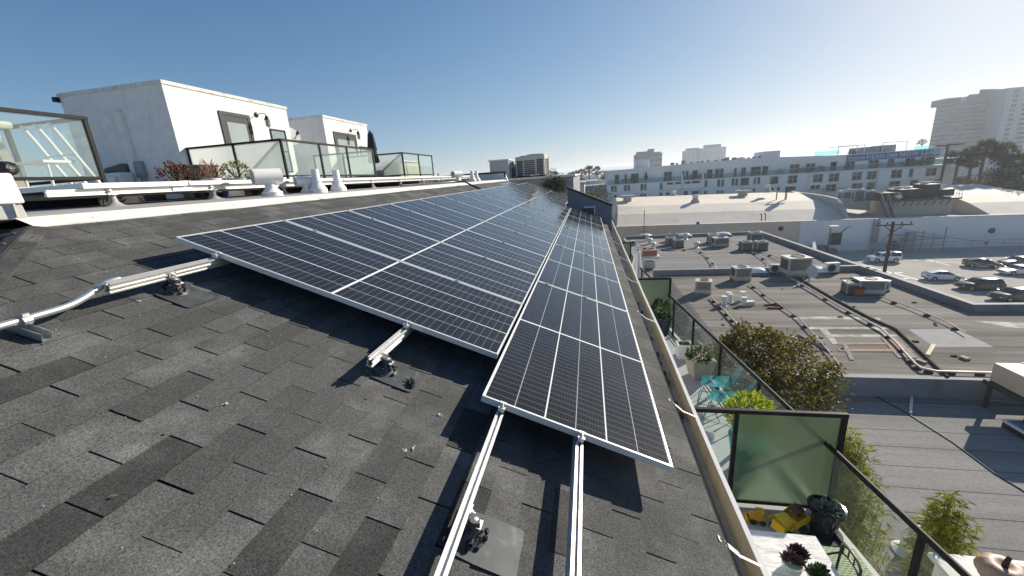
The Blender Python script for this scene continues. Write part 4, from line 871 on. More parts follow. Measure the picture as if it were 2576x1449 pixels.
# chair with patterned cushion
def cushM():
    m = M('green_patterned_cloth', (.16, .26, .13), .9, var=.08); t = m.node_tree; n = t.nodes; l = t.links; p = n['Principled BSDF']
    tc = n.new('ShaderNodeTexCoord'); br = n.new('ShaderNodeTexBrick'); br.inputs['Scale'].default_value = 9; br.inputs['Color1'].default_value = (.14, .25, .12, 1); br.inputs['Color2'].default_value = (.19, .3, .15, 1); br.inputs['Mortar'].default_value = (.6, .6, .42, 1); br.inputs['Mortar Size'].default_value = .045; br.offset_frequency = 2; l.new(tc.outputs['Object'], br.inputs['Vector']); l.new(br.outputs[0], p.inputs['Base Color']); return m
SZ = FB+.45; s0 = Z(2120, 1430, SZ); t = thing('metal_chair', 'black metal chair with a green patterned cushion tucked at the marble table', 'chair', (s0.x, s0.y, FB))
mb = MB(); soft_box(mb, (s0.x, s0.y, SZ), (.46, .46, .05), n=6, puff=.0); mb.build('cushion', cushM(), t, smooth=60)
mb = MB(); mb.box(s0.x-.23, s0.x+.23, s0.y-.23, s0.y+.23, SZ-.02, SZ-.002); mb.build('seat', m_black, t)
tk = [Z(2120, 1369, SZ+.38), Z(2140, 1385, SZ+.4), Z(2158, 1412, SZ+.4), Z(2166, 1436, SZ+.38)]; mb = MB(); hi = smooth_path(tk); lo_ = [p-Vector((.0, 0, .1)) for p in hi]
mb.tube(hi, .012, 8); mb.tube(lo_, .009, 8)
for k in (2, 5, 8): mb.tube([hi[k], lo_[k]], .007, 6)
mb.tube([hi[0], (hi[0].x-.02, hi[0].y, SZ)], .012, 8); mb.tube([hi[-1], (hi[-1].x-.02, hi[-1].y, SZ)], .012, 8); mb.tube([lo_[0], lo_[0]+Vector((-.3, -.02, -.08))], .01, 8); mb.build('backrest', m_black, t, smooth=50)
for a, b in ((-.2, -.2), (.2, -.2), (.2, .2), (-.2, .2)): mb = MB(); mb.tube([(s0.x+a, s0.y+b, SZ-.01), (s0.x+a*1.1, s0.y+b*1.1, FB)], .012, 8); mb.build('leg', m_black, t)
# pumpkins on a pier outside the railing
pz = Z(2535, 1449, -4.35); t = thing('stucco_pier', 'stucco pier outside the nearest railing carrying pumpkins', 'pier', (pz.x, pz.y, GZ)); mb = MB(); mb.box(pz.x-.35, pz.x+.6, pz.y-.45, pz.y+.35, GZ, -4.6); mb.build('shaft', m_stucco, t); mb = MB(); mb.box(pz.x-.4, pz.x+.65, pz.y-.5, pz.y+.4, -4.6, -4.54); mb.build('cap', m_kerb, t)
m_pump = M('pale_pumpkin_skin', (.4, .27, .2), .55, var=.25, vs=6, col2=(.6, .5, .38), c2s=4)
def pumpkin(label, c, r, h):
    root = thing('pumpkin', label, 'pumpkin', c, group='pumpkins on the pier'); mb = MB(); n, k = 36, 11; vs = []
    for i in range(k):
        t_ = math.pi*i/(k-1)
        for j in range(n):
            a = 2*math.pi*j/n; q = 1-.09*(1-abs(math.sin(a*4.5)))*math.sin(t_)**.5; dip = .25*h*math.exp(-(math.sin(t_)/.35)**2)*(1 if t_ > 1.5 else 0)
            vs.append(Vector(c)+Vector((r*math.sin(t_)*math.cos(a)*q, r*math.sin(t_)*math.sin(a)*q, h/2-math.cos(t_)*h/2-dip)))
    mb.add(vs, [(i*n+j, i*n+(j+1) % n, (i+1)*n+(j+1) % n, (i+1)*n+j) for i in range(k-1) for j in range(n)]); mb.build('skin', m_pump, root, smooth=80)
    mb = MB(); mb.tube(smooth_path([Vector(c)+Vector((0, 0, h*.72)), Vector(c)+Vector((.01, .01, h*.95)), Vector(c)+Vector((.05, .03, h*1.12))]), (.03, .018), 7); mb.build('stem', M('dry_brown_stem', (.08, .035, .02), .9), root)
q = Z(2528, 1425, -4.3); pumpkin('larger pale brown ribbed pumpkin at the bottom right corner', (q.x, q.y, -4.54), .21, .3)
q = Z(2585, 1436, -4.35); pumpkin('smaller cream pumpkin at the right edge beside a bigger one', (q.x, q.y, -4.54), .16, .2)

# ------------------------------------------------------------------ greenery outside the railing
m_bam = [LM('bamboo_leaf_light', (.34, .33, .04)), LM('bamboo_leaf', (.2, .23, .035)), LM('bamboo_leaf_dark', (.09, .12, .025))]
def bamboo(label, top, low, r_top, r_low, n, seed):
    """stems fan out from the ground; drooping leaf sprays hang from their upper parts"""
    random.seed(seed); top, low = Vector(top), Vector(low); root = thing('bamboo', label, 'bamboo', (low.x, low.y, GZ), group='bamboo along the balconies'); mb = MB(); ms = MB()
    for k in range(n):
        f = min(1, abs(random.gauss(0, .45))); a = random.uniform(0, 6.28); q = random.random()**.5
        tp = top.lerp(low, f*.75) + Vector((math.cos(a), math.sin(a)*1.2, 0))*q*(r_top+(r_low-r_top)*f); b = Vector((low.x+random.uniform(-.3, .3), low.y+random.uniform(-.4, .4), GZ)); mid = b.lerp(tp, .7)+Vector((0, 0, .5))-Vector((math.cos(a), math.sin(a), 0))*q*.25
        if k % 3 == 0: ms.tube(smooth_path([b, mid, tp]), (.013, .003), 5)
        L_ = (top.z-low.z)*random.uniform(.5, 1.1)
        for m in range(int(15*L_/1.4)):
            t = m/(15*L_/1.4); p = tp + (mid-tp).normalized()*L_*t; ang = random.uniform(0, 6.28); tw = Vector((math.cos(ang), math.sin(ang), random.uniform(-.2, .5)))*random.uniform(.06, .26)*(.4+t)
            for _ in range(7): mb.leaf(p+tw*random.uniform(.4, 1.05), tw.normalized()+Vector((random.gauss(0, .5), random.gauss(0, .5), random.uniform(-1.0, .35))), (random.gauss(0, .4), random.gauss(0, .4), 1), random.uniform(.07, .15), random.uniform(.011, .019), min(2, int(random.random()*2.5)))
    mb.build('foliage', m_bam, root); ms.build('stem', M('bamboo_culm', (.12, .14, .04), .5), root); return root
bx = 3.95
bamboo('tall bamboo rising beside the near privacy screen, in front of the railing glass', X(2128, 1075, bx), X(2185, 1480, bx), .16, .62, 120, 11)
bamboo('separate bamboo clump at the lower right, its tip above the railing', X(2385, 1240, 4.4), X(2405, 1640, 4.4), .1, .55, 90, 12)
random.seed(5)
m_tree = [LM('olive_brown_leaf', (.11, .09, .03), .4), LM('olive_leaf', (.15, .135, .04), .4), LM('dark_olive_leaf', (.055, .055, .022), .4), M('cream_blossom', (.6, .55, .42), .7)]
def crown_tree(name, label, cat, base, clumps, n, ls, mats, trunk_r=.12, group=None, blossom=0):
    root = thing(name, label, cat, base, group=group); base = Vector(base); mb = MB(); tot = sum(r[0]**1.5 for c, r in clumps)
    for c, r in clumps:
        c = Vector(c)
        for k in range(int(n*r[0]**1.5/tot)):
            d = Vector((random.gauss(0, 1), random.gauss(0, 1), random.gauss(0, 1))).normalized(); q = min(1.5, abs(random.gauss(.75, .27))); p = c+Vector((d.x*r[0]*q, d.y*r[1]*q, d.z*r[2]*q)); mi = 0 if random.random() < .5 else random.choice((1, 2))
            if blossom and random.random() < blossom and d.z > -.2: mi = 3
            mb.leaf(p, d*.6+Vector((random.gauss(0, .6), random.gauss(0, .6), random.gauss(0, .5))), Vector((random.gauss(0, 1), random.gauss(0, 1), 1)), ls*random.uniform(.7, 1.4), ls*random.uniform(.4, .65), mi)
    mb.build('crown', mats, root); mb = MB(); cc = sum((Vector(c) for c, r in clumps), Vector())/len(clumps); fork = base*.35+Vector((cc.x, cc.y, cc.z))*.65
    mb.tube(smooth_path([base, base*.6+fork*.4+Vector((.1, .05, 0)), fork]), (trunk_r, trunk_r*.6), 8)
    for c, r in clumps[:14]: mb.tube(smooth_path([fork, (fork+Vector(c))/2+Vector((0, 0, -.2)), Vector(c)]), (trunk_r*.5, trunk_r*.12), 6)
    mb.build('trunk', M('tree_bark', (.09, .07, .05), .95, var=.3, vs=6), root); return root
ty = 11.4
cl = [(Y(px, py, ty+dy), (r, r, r*.8)) for px, py, r, dy in [(1850, 860, .42, .4), (1880, 840, .35, .3), (1830, 895, .45, 0), (1900, 890, .6, .2), (1960, 870, .5, .6), (2000, 880, .45, .9), (1950, 930, .75, 0), (2020, 930, .7, .4), (2070, 960, .55, .6), (1900, 960, .7, -.5), (2000, 985, .7, -.2), (2075, 1005, .45, .2), (1850, 960, .6, -.6), (1960, 1020, .7, -.8), (1870, 1010, .6, -1.0), (1800, 880, .35, .2), (1790, 940, .5, -.5), (2090, 930, .3, .5), (1930, 850, .3, .2)]]
random.seed(6)
for k in range(26): q_ = random.choice(cl[:19]); a_ = random.uniform(0, 6.28); e_ = random.uniform(-.2, 1.2); cl.append((q_[0]+Vector((math.cos(a_)*math.cos(e_), math.sin(a_)*math.cos(e_), math.sin(e_)))*q_[1][0]*1.05, (random.uniform(.12, .22),)*3))
c0 = Y(1950, 960, ty); crown_tree('flowering_tree', 'big olive-brown tree with cream blossoms beyond the balcony railing', 'tree', (c0.x+.3, c0.y, GZ), cl, 10500, .11, m_tree, .16, blossom=.02)
# ------------------------------------------------------------------ street level and the low shops
def rollM(name, col, dark, seam=.95, sw=.012, sstr=.5, ax=1, stain=.35, st=(.25, 2.2, 1)):
    m = bpy.data.materials.new(name); m.use_nodes = True; t = m.node_tree; n = t.nodes; l = t.links; p = n['Principled BSDF']; p.inputs['Roughness'].default_value = .95; p.inputs['Specular IOR Level'].default_value = .15
    g = n.new('ShaderNodeNewGeometry'); sp = n.new('ShaderNodeSeparateXYZ'); l.new(g.outputs['Position'], sp.inputs[0])
    def noise(sc, scale, det=6, ro=.6):
        mp = n.new('ShaderNodeMapping'); mp.inputs['Scale'].default_value = sc; l.new(g.outputs['Position'], mp.inputs[0]); q = n.new('ShaderNodeTexNoise'); q.inputs['Scale'].default_value = scale; q.inputs['Detail'].default_value = det; q.inputs['Roughness'].default_value = ro; l.new(mp.outputs[0], q.inputs['Vector']); return q.outputs[0]
    def mr(x, a, b, c, d):
        q = n.new('ShaderNodeMapRange'); l.new(x, q.inputs[0])
        for i, v in enumerate((a, b, c, d)): q.inputs[i+1].default_value = v
        return q.outputs[0]
    def mixc(f, a, b, bt='MIX'):
        q = n.new('ShaderNodeMix'); q.data_type = 'RGBA'; q.blend_type = bt
        for s_, i in ((f, 0), (a, 6), (b, 7)):
            if isinstance(s_, tuple): q.inputs[i].default_value = (*s_, 1)
            elif isinstance(s_, (int, float)): q.inputs[i].default_value = s_
            else: l.new(s_, q.inputs[i])
        return q.outputs[2]
    big = noise(st, .35); fine = noise((1, 1, 1), 14, 4); streak = noise((.12, 3.2, 1) if ax == 1 else (3.2, .12, 1), 1.2, 5)
    c = mixc(mr(big, .42, .68, 0, 1), col, dark); c = mixc(1., c, mr(fine, .3, .7, .82, 1.18), 'MULTIPLY'); c = mixc(stain, c, mr(streak, .35, .65, .6, 1.3), 'MULTIPLY')
    wob = n.new('ShaderNodeMath'); wob.operation = 'MULTIPLY_ADD'; l.new(noise((.4, .4, 1), .8, 3), wob.inputs[0]); wob.inputs[1].default_value = .12; l.new(sp.outputs[ax], wob.inputs[2])
    d = n.new('ShaderNodeMath'); d.operation = 'DIVIDE'; l.new(wob.outputs[0], d.inputs[0]); d.inputs[1].default_value = seam
    f = n.new('ShaderNodeMath'); f.operation = 'FRACT'; l.new(d.outputs[0], f.inputs[0]); lt = n.new('ShaderNodeMath'); lt.operation = 'LESS_THAN'; l.new(f.outputs[0], lt.inputs[0]); lt.inputs[1].default_value = sw/seam*2
    sm = n.new('ShaderNodeMath'); sm.operation = 'MULTIPLY'; l.new(lt.outputs[0], sm.inputs[0]); sm.inputs[1].default_value = sstr
    c = mixc(sm.outputs[0], c, (.03, .03, .032)); l.new(c, p.inputs['Base Color']); return m
m_roll = rollM('aged_roll_roofing', (.25, .23, .205), (.11, .1, .088), sstr=.5, stain=.55)
m_roll2 = rollM('dark_roll_roofing', (.27, .262, .25), (.2, .195, .185), sw=.018, sstr=.7, stain=.2)
m_roll3 = rollM('far_roll_roofing', (.25, .24, .23), (.16, .15, .145), sstr=.3)
m_corr = rollM('ribbed_edge_roofing', (.21, .205, .2), (.1, .1, .1), seam=.55, sw=.04, sstr=.55)
m_asph = rollM('worn_asphalt', (.42, .39, .345), (.33, .305, .27), seam=400, stain=.15, st=(.5, .5, 1))
m_city = rollM('city_ground', (.26, .255, .24), (.14, .145, .12), seam=900, st=(.04, .04, 1))
m_paint = M('grey_parapet_paint', (.23, .24, .255), .8, var=.12, vs=1.5, col2=(.16, .165, .17), c2s=.8)
m_line = M('white_road_paint', (.7, .7, .66), .7, var=.2, vs=3)
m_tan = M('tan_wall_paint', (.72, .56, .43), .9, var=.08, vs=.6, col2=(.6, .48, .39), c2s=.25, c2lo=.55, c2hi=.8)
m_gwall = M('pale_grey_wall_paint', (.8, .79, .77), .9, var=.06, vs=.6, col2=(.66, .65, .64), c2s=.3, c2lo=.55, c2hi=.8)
m_acw = M('unit_sheet_metal', (.5, .49, .45), .5, .15, var=.12, vs=3, col2=(.36, .33, .28), c2s=2.5, c2lo=.55, c2hi=.75)
m_acl = M('light_unit_metal', (.68, .67, .62), .45, .1, var=.08, vs=3)
m_coil = M('dark_coil_grille', (.05, .05, .05), .6, var=.3, vs=30)
m_pipe = M('roof_pipe', (.36, .34, .31), .6, .2, var=.15, vs=3); m_block = M('wood_block', (.05, .035, .025), .9); m_rust = M('rusty_steel', (.13, .04, .02), .9, var=.3)
mb = MB(); mb.quad((-6000, -3000, GZ-.02), (6000, -3000, GZ-.02), (6000, 9000, GZ-.02), (-6000, 9000, GZ-.02)); tag(mb.build('ground', m_city), kind='structure')
mb = MB(); mb.quad((20.3, -10, GZ), (75, -10, GZ), (75, 71, GZ), (20.3, 71, GZ)); tag(mb.build('parking_lot', m_asph), kind='structure')
mb = MB()
def pline(a, b, w=.14, z=GZ+.004):
    a, b = Z(*a, z), Z(*b, z); d = (b-a).normalized(); s_ = Vector((-d.y, d.x, 0))*w/2; mb.quad(a-s_, b-s_, b+s_, a+s_)
for a, b, w in [((2150, 661), (2345, 713), .22), ((2210, 688), (2270, 686), .3), ((2240, 702), (2285, 700), .25), ((2292, 718), (2310, 722), .3), ((2395, 752), (2415, 757), .3), ((2300, 655), (2480, 665), .12), ((2330, 652), (2390, 668), .12)]: pline(a, b, w)
tag(mb.build('parking_lines', m_line), kind='structure')

def shop(label, loc): return thing('low_shop_building', label, 'building', loc)
# nearest roof, a step lower
s1 = shop('nearest low flat roof with dark seams, below the bamboo at the lower right', (12, 9, GZ)); RZ1 = -9.3
mb = MB(); mb.quad((5.6, -12, RZ1), (40, -12, RZ1), (40, 16.7, RZ1), (5.6, 16.7, RZ1)); mb.build('roof', m_roll2, s1)
mb = MB(); mb.box(5.6, 40, -12, 16.7, GZ, RZ1-.01); mb.build('wall', m_gwall, s1)
mb = MB(); pts = [Z(*q, RZ1+.01) for q in [(2190, 990), (2290, 1045), (2400, 1115), (2500, 1190), (2600, 1250)]]; mb.tube(pts, .025, 5); mb.build('roof_seam', m_tar, s1)
# middle roof
s2 = shop('middle low flat roof with stains, pipes and rooftop units', (13, 25, GZ))
mb = MB(); mb.quad((6.3, 16.7, RZ), (40, 16.7, RZ), (40, 24.3, RZ), (6.3, 24.3, RZ)); mb.quad((6.3, 24.3, RZ), (20.0, 24.3, RZ), (20.0, 33.7, RZ), (6.3, 33.7, RZ)); mb.build('roof', m_roll, s2)
mb = MB(); ed = [(6.3, RZ), (5.7, RZ-.16), (5.1, RZ-.5), (4.6, RZ-1.0), (4.3, RZ-1.7), (4.2, RZ-2.6)]
for (a, b), (c, d) in zip(ed[:-1], ed[1:]): mb.quad((a, 16.7, b), (a, 33.7, b), (c, 33.7, d), (c, 16.7, d))
mb.build('ribbed_edge', m_corr, s2, smooth=60)
mb = MB(); mb.box(4.2, 20, 16.75, 33.7, GZ, RZ-2.6); mb.box(6.2, 40, 16.75, 24.25, GZ, RZ-.02); mb.box(6.2, 19.95, 24.25, 33.7, RZ-2.6, RZ-.02); mb.build('wall', m_paint, s2)
def parapet_box(x0, x1, y0, y1, zt, z0=RZ-.5):
    mb = MB(); mb.box(x0, x1, y0, y1, z0, zt); return mb
parapet_box(20.0, 20.35, 24.6, 33.7, RZ+.42).build('parapet', m_paint, s2); parapet_box(20.0, 40, 24.3, 24.6, RZ+.42).build('parapet', m_paint, s2)
parapet_box(5.2, 20.35, 33.7, 34.05, RZ+.42).build('parapet', m_paint, s2)
mb = MB(); mb.box(5.6, 15.2, 16.45, 16.75, RZ1, RZ+.04); mb.build('parapet', m_paint, s2)
s3 = shop('far low flat roof with white skylight domes against the tan warehouse wall', (13, 44, GZ))
mb = MB(); prf = [(34.05, RZ-.25), (37.5, RZ-.05), (41, RZ), (53, RZ)]
for (a, b), (c, d) in zip(prf[:-1], prf[1:]): mb.quad((4.6, a, b), (20.2, a, b), (20.2, c, d), (4.6, c, d))
mb.build('roof', m_roll3, s3)
mb = MB(); mb.box(4.6, 20.2, 34.06, 53, GZ, RZ-.26); mb.build('wall', m_paint, s3)
parapet_box(20.0, 20.35, 34.05, 53.2, RZ+.42).build('parapet', m_paint, s3); parapet_box(4.4, 20.0, 52.9, 53.2, RZ+.35).build('parapet', m_paint, s3); parapet_box(4.3, 4.6, 34.05, 53.2, RZ+.2).build('parapet', m_paint, s3)
# stains of removed skylights: thin coats of old mastic
m_old = M('old_white_mastic', (.5, .46, .4), .9, var=.2, vs=2, col2=(.25, .235, .21), c2s=1.6, c2lo=.42, c2hi=.6); m_oldr = M('old_rust_primer', (.33, .2, .14), .9, var=.25, vs=2, col2=(.24, .21, .18), c2s=1.2, c2lo=.4, c2hi=.6); m_patch = M('grey_patch_coat', (.27, .27, .27), .9, var=.15, vs=3, col2=(.2, .2, .2), c2s=1)
def patch(mb, q, z=RZ+.004): mb.face([Z(*p, z) for p in q])
mb = MB()
for k, q in enumerate([[(1985, 797), (2100, 796), (2215, 800), (2215, 806), (2100, 803), (1988, 803)], [(2020, 822), (2245, 823), (2248, 828), (2022, 828)], [(2090, 841), (2255, 842), (2260, 847), (2092, 848)], [(2058, 825), (2078, 825), (2110, 866), (2095, 866)], [(2196, 825), (2210, 825), (2262, 862), (2246, 862)]]): patch(mb, q, RZ+.004+.003*k)
mb.build('mastic_stain', m_old, s2)
mb = MB()
for k, q in enumerate([[(2105, 862), (2270, 861), (2275, 866), (2108, 867)], [(2108, 878), (2290, 877), (2296, 884), (2112, 884)], [(2215, 848), (2255, 850), (2310, 900), (2260, 900)], [(2120, 866), (2130, 866), (2150, 905), (2138, 905)]]): patch(mb, q, RZ+.02+.003*k)
mb.build('rust_stain', m_oldr, s2)
mb = MB(); patch(mb, [(2284, 828), (2408, 828), (2500, 873), (2350, 873)], RZ+.004); mb.build('patch', m_patch, s2)
mb = MB(); patch(mb, [(2440, 806), (2576, 812), (2576, 826), (2530, 822)], RZ+.004); mb.build('ponding_coat', m_old, s2)

# ---- rooftop units
def grille(mb, x0, x1, y, z0, z1, n, m):
    for k in range(n): z = z0+(z1-z0)*(k+.5)/n; mb.box(x0, x1, y-.012, y, z-.012, z+.004, m)
def package_unit(w, d, h):
    r = thing('rooftop_unit', 'x', 'rooftop unit')
    mb = MB(); mb.box(-w/2, w/2, -d/2, d/2, .22, h); mb.box(-w/2-.03, w/2+.03, -d/2-.03, d/2+.03, h, h+.03); mb.build('casing', m_acw, r, bev=.012)
    mb = MB(); mb.box(-w*.42, w*.42, -d/2-.008, -d/2-.002, h*.38, h*.94, 0); grille(mb, -w*.42, w*.42, -d/2-.008, h*.38, h*.94, 14, 1); mb.box(-w/2-.007, -w/2-.002, -d*.4, d*.4, h*.4, h*.9, 0); mb.build('coil_grille', [m_coil, m_acw], r)
    mb = MB(); mb.lathe((w*.05, 0, h+.031), [(min(w, d)*.34, 0), (min(w, d)*.34, .05), (min(w, d)*.31, .05), (min(w, d)*.31, .012), (0, .012)], 22); mb.build('fan_ring', m_coil, r, smooth=40)
    mb = MB(); [mb.box(-w/2-.05, w/2+.05, y-.05, y+.05, .06, .22) for y in (-d*.4, d*.4)]; [mb.box(x-.06, x+.06, -d/2-.1, d/2+.1, 0, .06) for x in (-w*.4, w*.4)]; mb.build('curb_frame', m_pipe, r); return r
def condenser(s, h):
    r = thing('condenser_unit', 'x', 'condenser'); mb = MB(); mb.box(-s/2+.03, s/2-.03, -s/2+.03, s/2-.03, .1, h-.06, 0)
    for a in (-1, 1):
        for b in (-1, 1): mb.box(a*s/2-.035, a*s/2+.035, b*s/2-.035, b*s/2+.035, .08, h-.05, 1)
    for k in range(9): z = .14+(h-.25)*k/8; mb.box(-s/2, s/2, -s/2, s/2, z, z+.018, 1)
    mb.box(-s/2-.01, s/2+.01, -s/2-.01, s/2+.01, h*.5 if False else h-.2, h, 1); mb.build('louvered_casing', [m_coil, m_acw], r)
    mb = MB(); mb.lathe((0, 0, h+.001), [(s*.42, 0), (s*.42, .04), (s*.38, .04), (s*.38, .008), (0, .008)], 20); mb.build('fan_ring', m_coil, r, smooth=40)
    mb = MB(); mb.box(-s/2-.06, s/2+.06, -s/2-.06, s/2+.06, 0, .08); mb.build('plinth', m_block, r); return r
def split_unit():
    r = thing('air_conditioner', 'x', 'air conditioner'); mb = MB(); mb.box(-.42, .42, -.16, .16, .1, .75); mb.build('casing', m_acl, r, bev=.015)
    mb = MB(); mb.lathe((-.1, -.161, .42), [(.25, 0), (.25, .012), (.22, .012), (.2, .004), (.06, .004), (.05, .02), (0, .022)], 22, axis=(0, -1, 0)); mb.build('fan_grille', m_coil, r, smooth=40)
    mb = MB(); mb.box(-.36, .36, -.2, .2, 0, .1); mb.build('plinth', m_block, r); return r
def put(o, px, py, label, rz=0, z=RZ, first=[], s=None, group=None):
    p = Z(px, py, z); new = o['label'] == 'x' and not o.get('used'); q = o if new else dup(o)
    o['used'] = 1; q.location = p; q.rotation_euler = (0, 0, rz); q['label'] = label
    s = (s or 1)*(.74 if 'split' not in label else .9); q.scale = (s, s, s)
    if group: q['group'] = group
    return q
PA = package_unit(1.35, 1.1, 1.25)
G2 = 'package units on the low roofs'
put(PA, 1768, 738, 'nearest pale rooftop unit on the middle roof, at its ribbed left edge', R(-14), group=G2)
put(PA, 1862, 706, 'square rooftop unit standing left of the white skylight on the middle roof', R(4), group=G2, s=1.12)
put(PA, 1998, 694, 'tall rooftop unit before the parapet, right of a small split unit', R(3), group=G2, s=1.3)
pb = package_unit(1.9, 1.3, 1.25); put(pb, 2182, 738, 'wide rooftop unit with an orange box at its foot on the middle roof', R(-6), group=G2)
CA = condenser(1.05, 1.05); G3 = 'condensers on the low roofs'
put(CA, 2140, 738, 'open dark condenser attached to the wide rooftop unit on the middle roof', R(-6), group=G3)
for k, (px, py, s_, tx) in enumerate([(1694, 606, 1.15, 'rear one of the left trio of condensers on the far roof'), (1687, 616, 1.2, 'front left one of the left trio of condensers on the far roof'), (1705.5, 622.5, 1.2, 'front right one of the left trio of condensers on the far roof'), (1793, 611, 1.3, 'square condenser behind the wide unit in the centre of the far roof'), (1898, 609, 1.45, 'rear and tallest one of the right trio of condensers on the far roof'), (1875, 629, 1.2, 'front left one of the right trio of condensers on the far roof'), (1913, 629, 1.2, 'front right one of the right trio of condensers on the far roof')]): put(CA, px, py, tx, R(random.uniform(-6, 6)), s=s_, group=G3)
put(pb, 1811, 620, 'wide unit in the middle of the far roof', R(2), group=G2, s=1.05)
SP = split_unit(); G4 = 'split units on the middle roof'
put(SP, 1950, 688, 'small split unit left of the tall rooftop unit, against the parapet', R(-10), group=G4, s=1.1)
put(SP, 2090, 688, 'white split unit with a round fan, against the parapet right of the skylights', R(8), group=G4, s=1.25)
put(SP, 2221, 735, 'white split unit right of the wide rooftop unit', R(35), group=G4, s=1.1)
t = thing('junction_box', 'orange metal box at the foot of the wide rooftop unit', 'box', Z(2158, 744, RZ)); p = Z(2158, 744, RZ); mb = MB(); mb.box(p.x-.22, p.x+.22, p.y-.15, p.y+.15, RZ+.05, RZ+.5); mb.build('cabinet', M('orange_paint', (.42, .12, .04), .7, var=.2), t, bev=.01); mb = MB(); mb.box(p.x-.24, p.x+.24, p.y-.17, p.y+.17, RZ+.5, RZ+.53); mb.build('lid', m_rust, t)
put(SP, 1593, 618, 'small grey box unit at the left edge of the far roof', R(20), group=G4, s=1.1)
# skylight domes
m_dome = M('milky_acrylic', (.82, .83, .82), .3, var=.03); 
def dome(label, px, py, l_, z=RZ):
    p = Z(px, py, z); r = thing('skylight_dome', label, 'skylight', p, group='white skylight domes'); mb = MB(); mb.box(p.x-l_/2, p.x+l_/2, p.y-.6, p.y+.6, z, z+.22); mb.build('curb', m_paint, r)
    mb = MB(); vs = []; n = 10
    for i in range(n+1):
        for j in range(n+1):
            x, y = -1+2*i/n, -1+2*j/n; vs.append((p.x+x*l_*.49, p.y+y*.58, z+.22+.3*(1-x*x)**.6*(1-y*y)**.6))
    mb.add(vs, [(i*(n+1)+j, (i+1)*(n+1)+j, (i+1)*(n+1)+j+1, i*(n+1)+j+1) for i in range(n) for j in range(n)]); mb.build('dome', m_dome, r, smooth=80)
dome('left one of three white skylight domes along the far parapet', 1624, 598, 1.9); dome('middle one of three white skylight domes along the far parapet', 1720, 597, 1.8); dome('right one of three white skylight domes along the far parapet', 1816, 594, 1.9)
dome('long white skylight dome right of the square rooftop unit', 1904, 689, 1.3); dome('left of two small white skylight domes beside the tall rooftop unit', 2029, 688, 1.0); dome('right of two small white skylight domes beside the tall rooftop unit', 2056, 688, 1.0)
# cap vents
def cap_vent(label, px, py, h, r_, m=m_acl, cap=True):
    p = Z(px, py, RZ); r = thing('cap_vent', label, 'roof vent', p, group='small vents on the low roofs'); mb = MB(); mb.lathe(p, [(r_*1.3, 0), (r_, .06), (r_, h)], 12); mb.build('pipe', m, r, smooth=40)
    if cap: mb = MB(); mb.lathe(p+Vector((0, 0, h+.02)), [(r_*1.5, 0), (r_*1.6, .12), (r_*1.2, .22), (0, .26)], 12); mb.build('cap', m, r, smooth=40)
for k, (px, py, h) in enumerate([(1628, 605, .5), (1634, 614, .45), (1643, 625, .45), (1725, 602, .5), (1752, 623, .4)]): cap_vent('small white cap vent on the far roof, %s from the left' % ORD[k], px, py, h, .2)
for k, (px, py, h, tx) in enumerate([(1820, 769, .62, 'leftmost'), (1832, 758, .6, 'rear one of the left pair'), (1834.5, 760.5, .55, 'front one of the left pair'), (1867, 756, .6, 'rear right one'), (1871, 767, .5, 'front right one')]): cap_vent('%s of the white vent stubs clustered on the middle roof' % tx, px, py, h, .17, cap=False)
p = Z(1883, 768, RZ); mb = MB(); mb.box(-.3, .3, -.16, .16, 0, .28); o = mb.build('vent_box', m_acl, pos=p, bev=.02); o.rotation_euler = (0, 0, R(12)); tag(o, 'low white box vent beside the vent stubs on the middle roof', 'roof vent')
# pipes on blocks
def rpipe(label, pts, r_, blocks=True, m=None, z=RZ, h=.14, name='roof_pipe'):
    q = [Z(*p, z+h) for p in pts]; root = thing(name, label, 'pipe', (q[0].x, q[0].y, z), group='pipes on the roofs'); mb = MB(); mb.tube(q, r_, 7); mb.build('pipe', m or m_pipe, root, smooth=50)
    if blocks:
        for a, b in zip(q[:-1], q[1:]):
            n_ = max(1, int((b-a).length/1.9))
            for k in range(n_): c = a.lerp(b, (k+.5)/n_); mb = MB(); mb.cbox((c.x, c.y, z), (.28, .14, h-r_*.8), .3); mb.build('support_block', m_block, root)
rpipe('pipe running from the nearest rooftop unit down to the tree', [(1788, 746), (1806, 765), (1822, 780), (1836, 796), (1850, 810), (1858, 824)], .05)
rpipe('thin pipe from the square rooftop unit across the stained patch to the low wall', [(1884, 712), (1908, 728), (1935, 750), (1985, 782), (2010, 800), (2045, 838), (2090, 890), (2126, 938)], .035)
rpipe('long pale pipe pair bending right towards the beige duct', [(1990, 700), (2050, 733), (2108, 768), (2165, 798), (2218, 827), (2255, 862), (2285, 896), (2303, 915), (2318, 926), (2356, 934), (2430, 936), (2504, 938)], .05, m=M('pale_conduit', (.5, .48, .44), .5, .2))
rpipe('dark tray running beside the long pale pipe', [(2010, 700), (2100, 752), (2186, 798), (2255, 828), (2320, 888), (2384, 948)], .06, False, m_block, h=.06)
rpipe('thin pipe along the parapet of the middle roof', [(2212, 745), (2290, 772), (2380, 808), (2430, 838)], .03)
rpipe('grey loose bar lying on the middle roof beside the tree', [(2008, 841), (2050, 862), (2091, 885)], .05, False, h=.05)
rpipe('thin pipe crossing the far roof lengthwise', [(1600, 622), (1690, 628), (1751, 627), (1775, 640), (1800, 668), (1806, 688)], .035)
rpipe('thin pipe fanning from the right trio of condensers', [(1890, 632), (1930, 655), (1950, 680), (1956, 690)], .03); rpipe('thin curved pipe at the right of the far roof', [(1915, 632), (1960, 650), (2020, 662), (2100, 680)], .03)
rpipe('white plastic pipe lying on the nearest low roof, bent at a right angle', [(2162, 986), (2230, 986), (2294, 984), (2293, 1010), (2291, 1038)], .045, False, m_white, z=RZ1, h=.06)
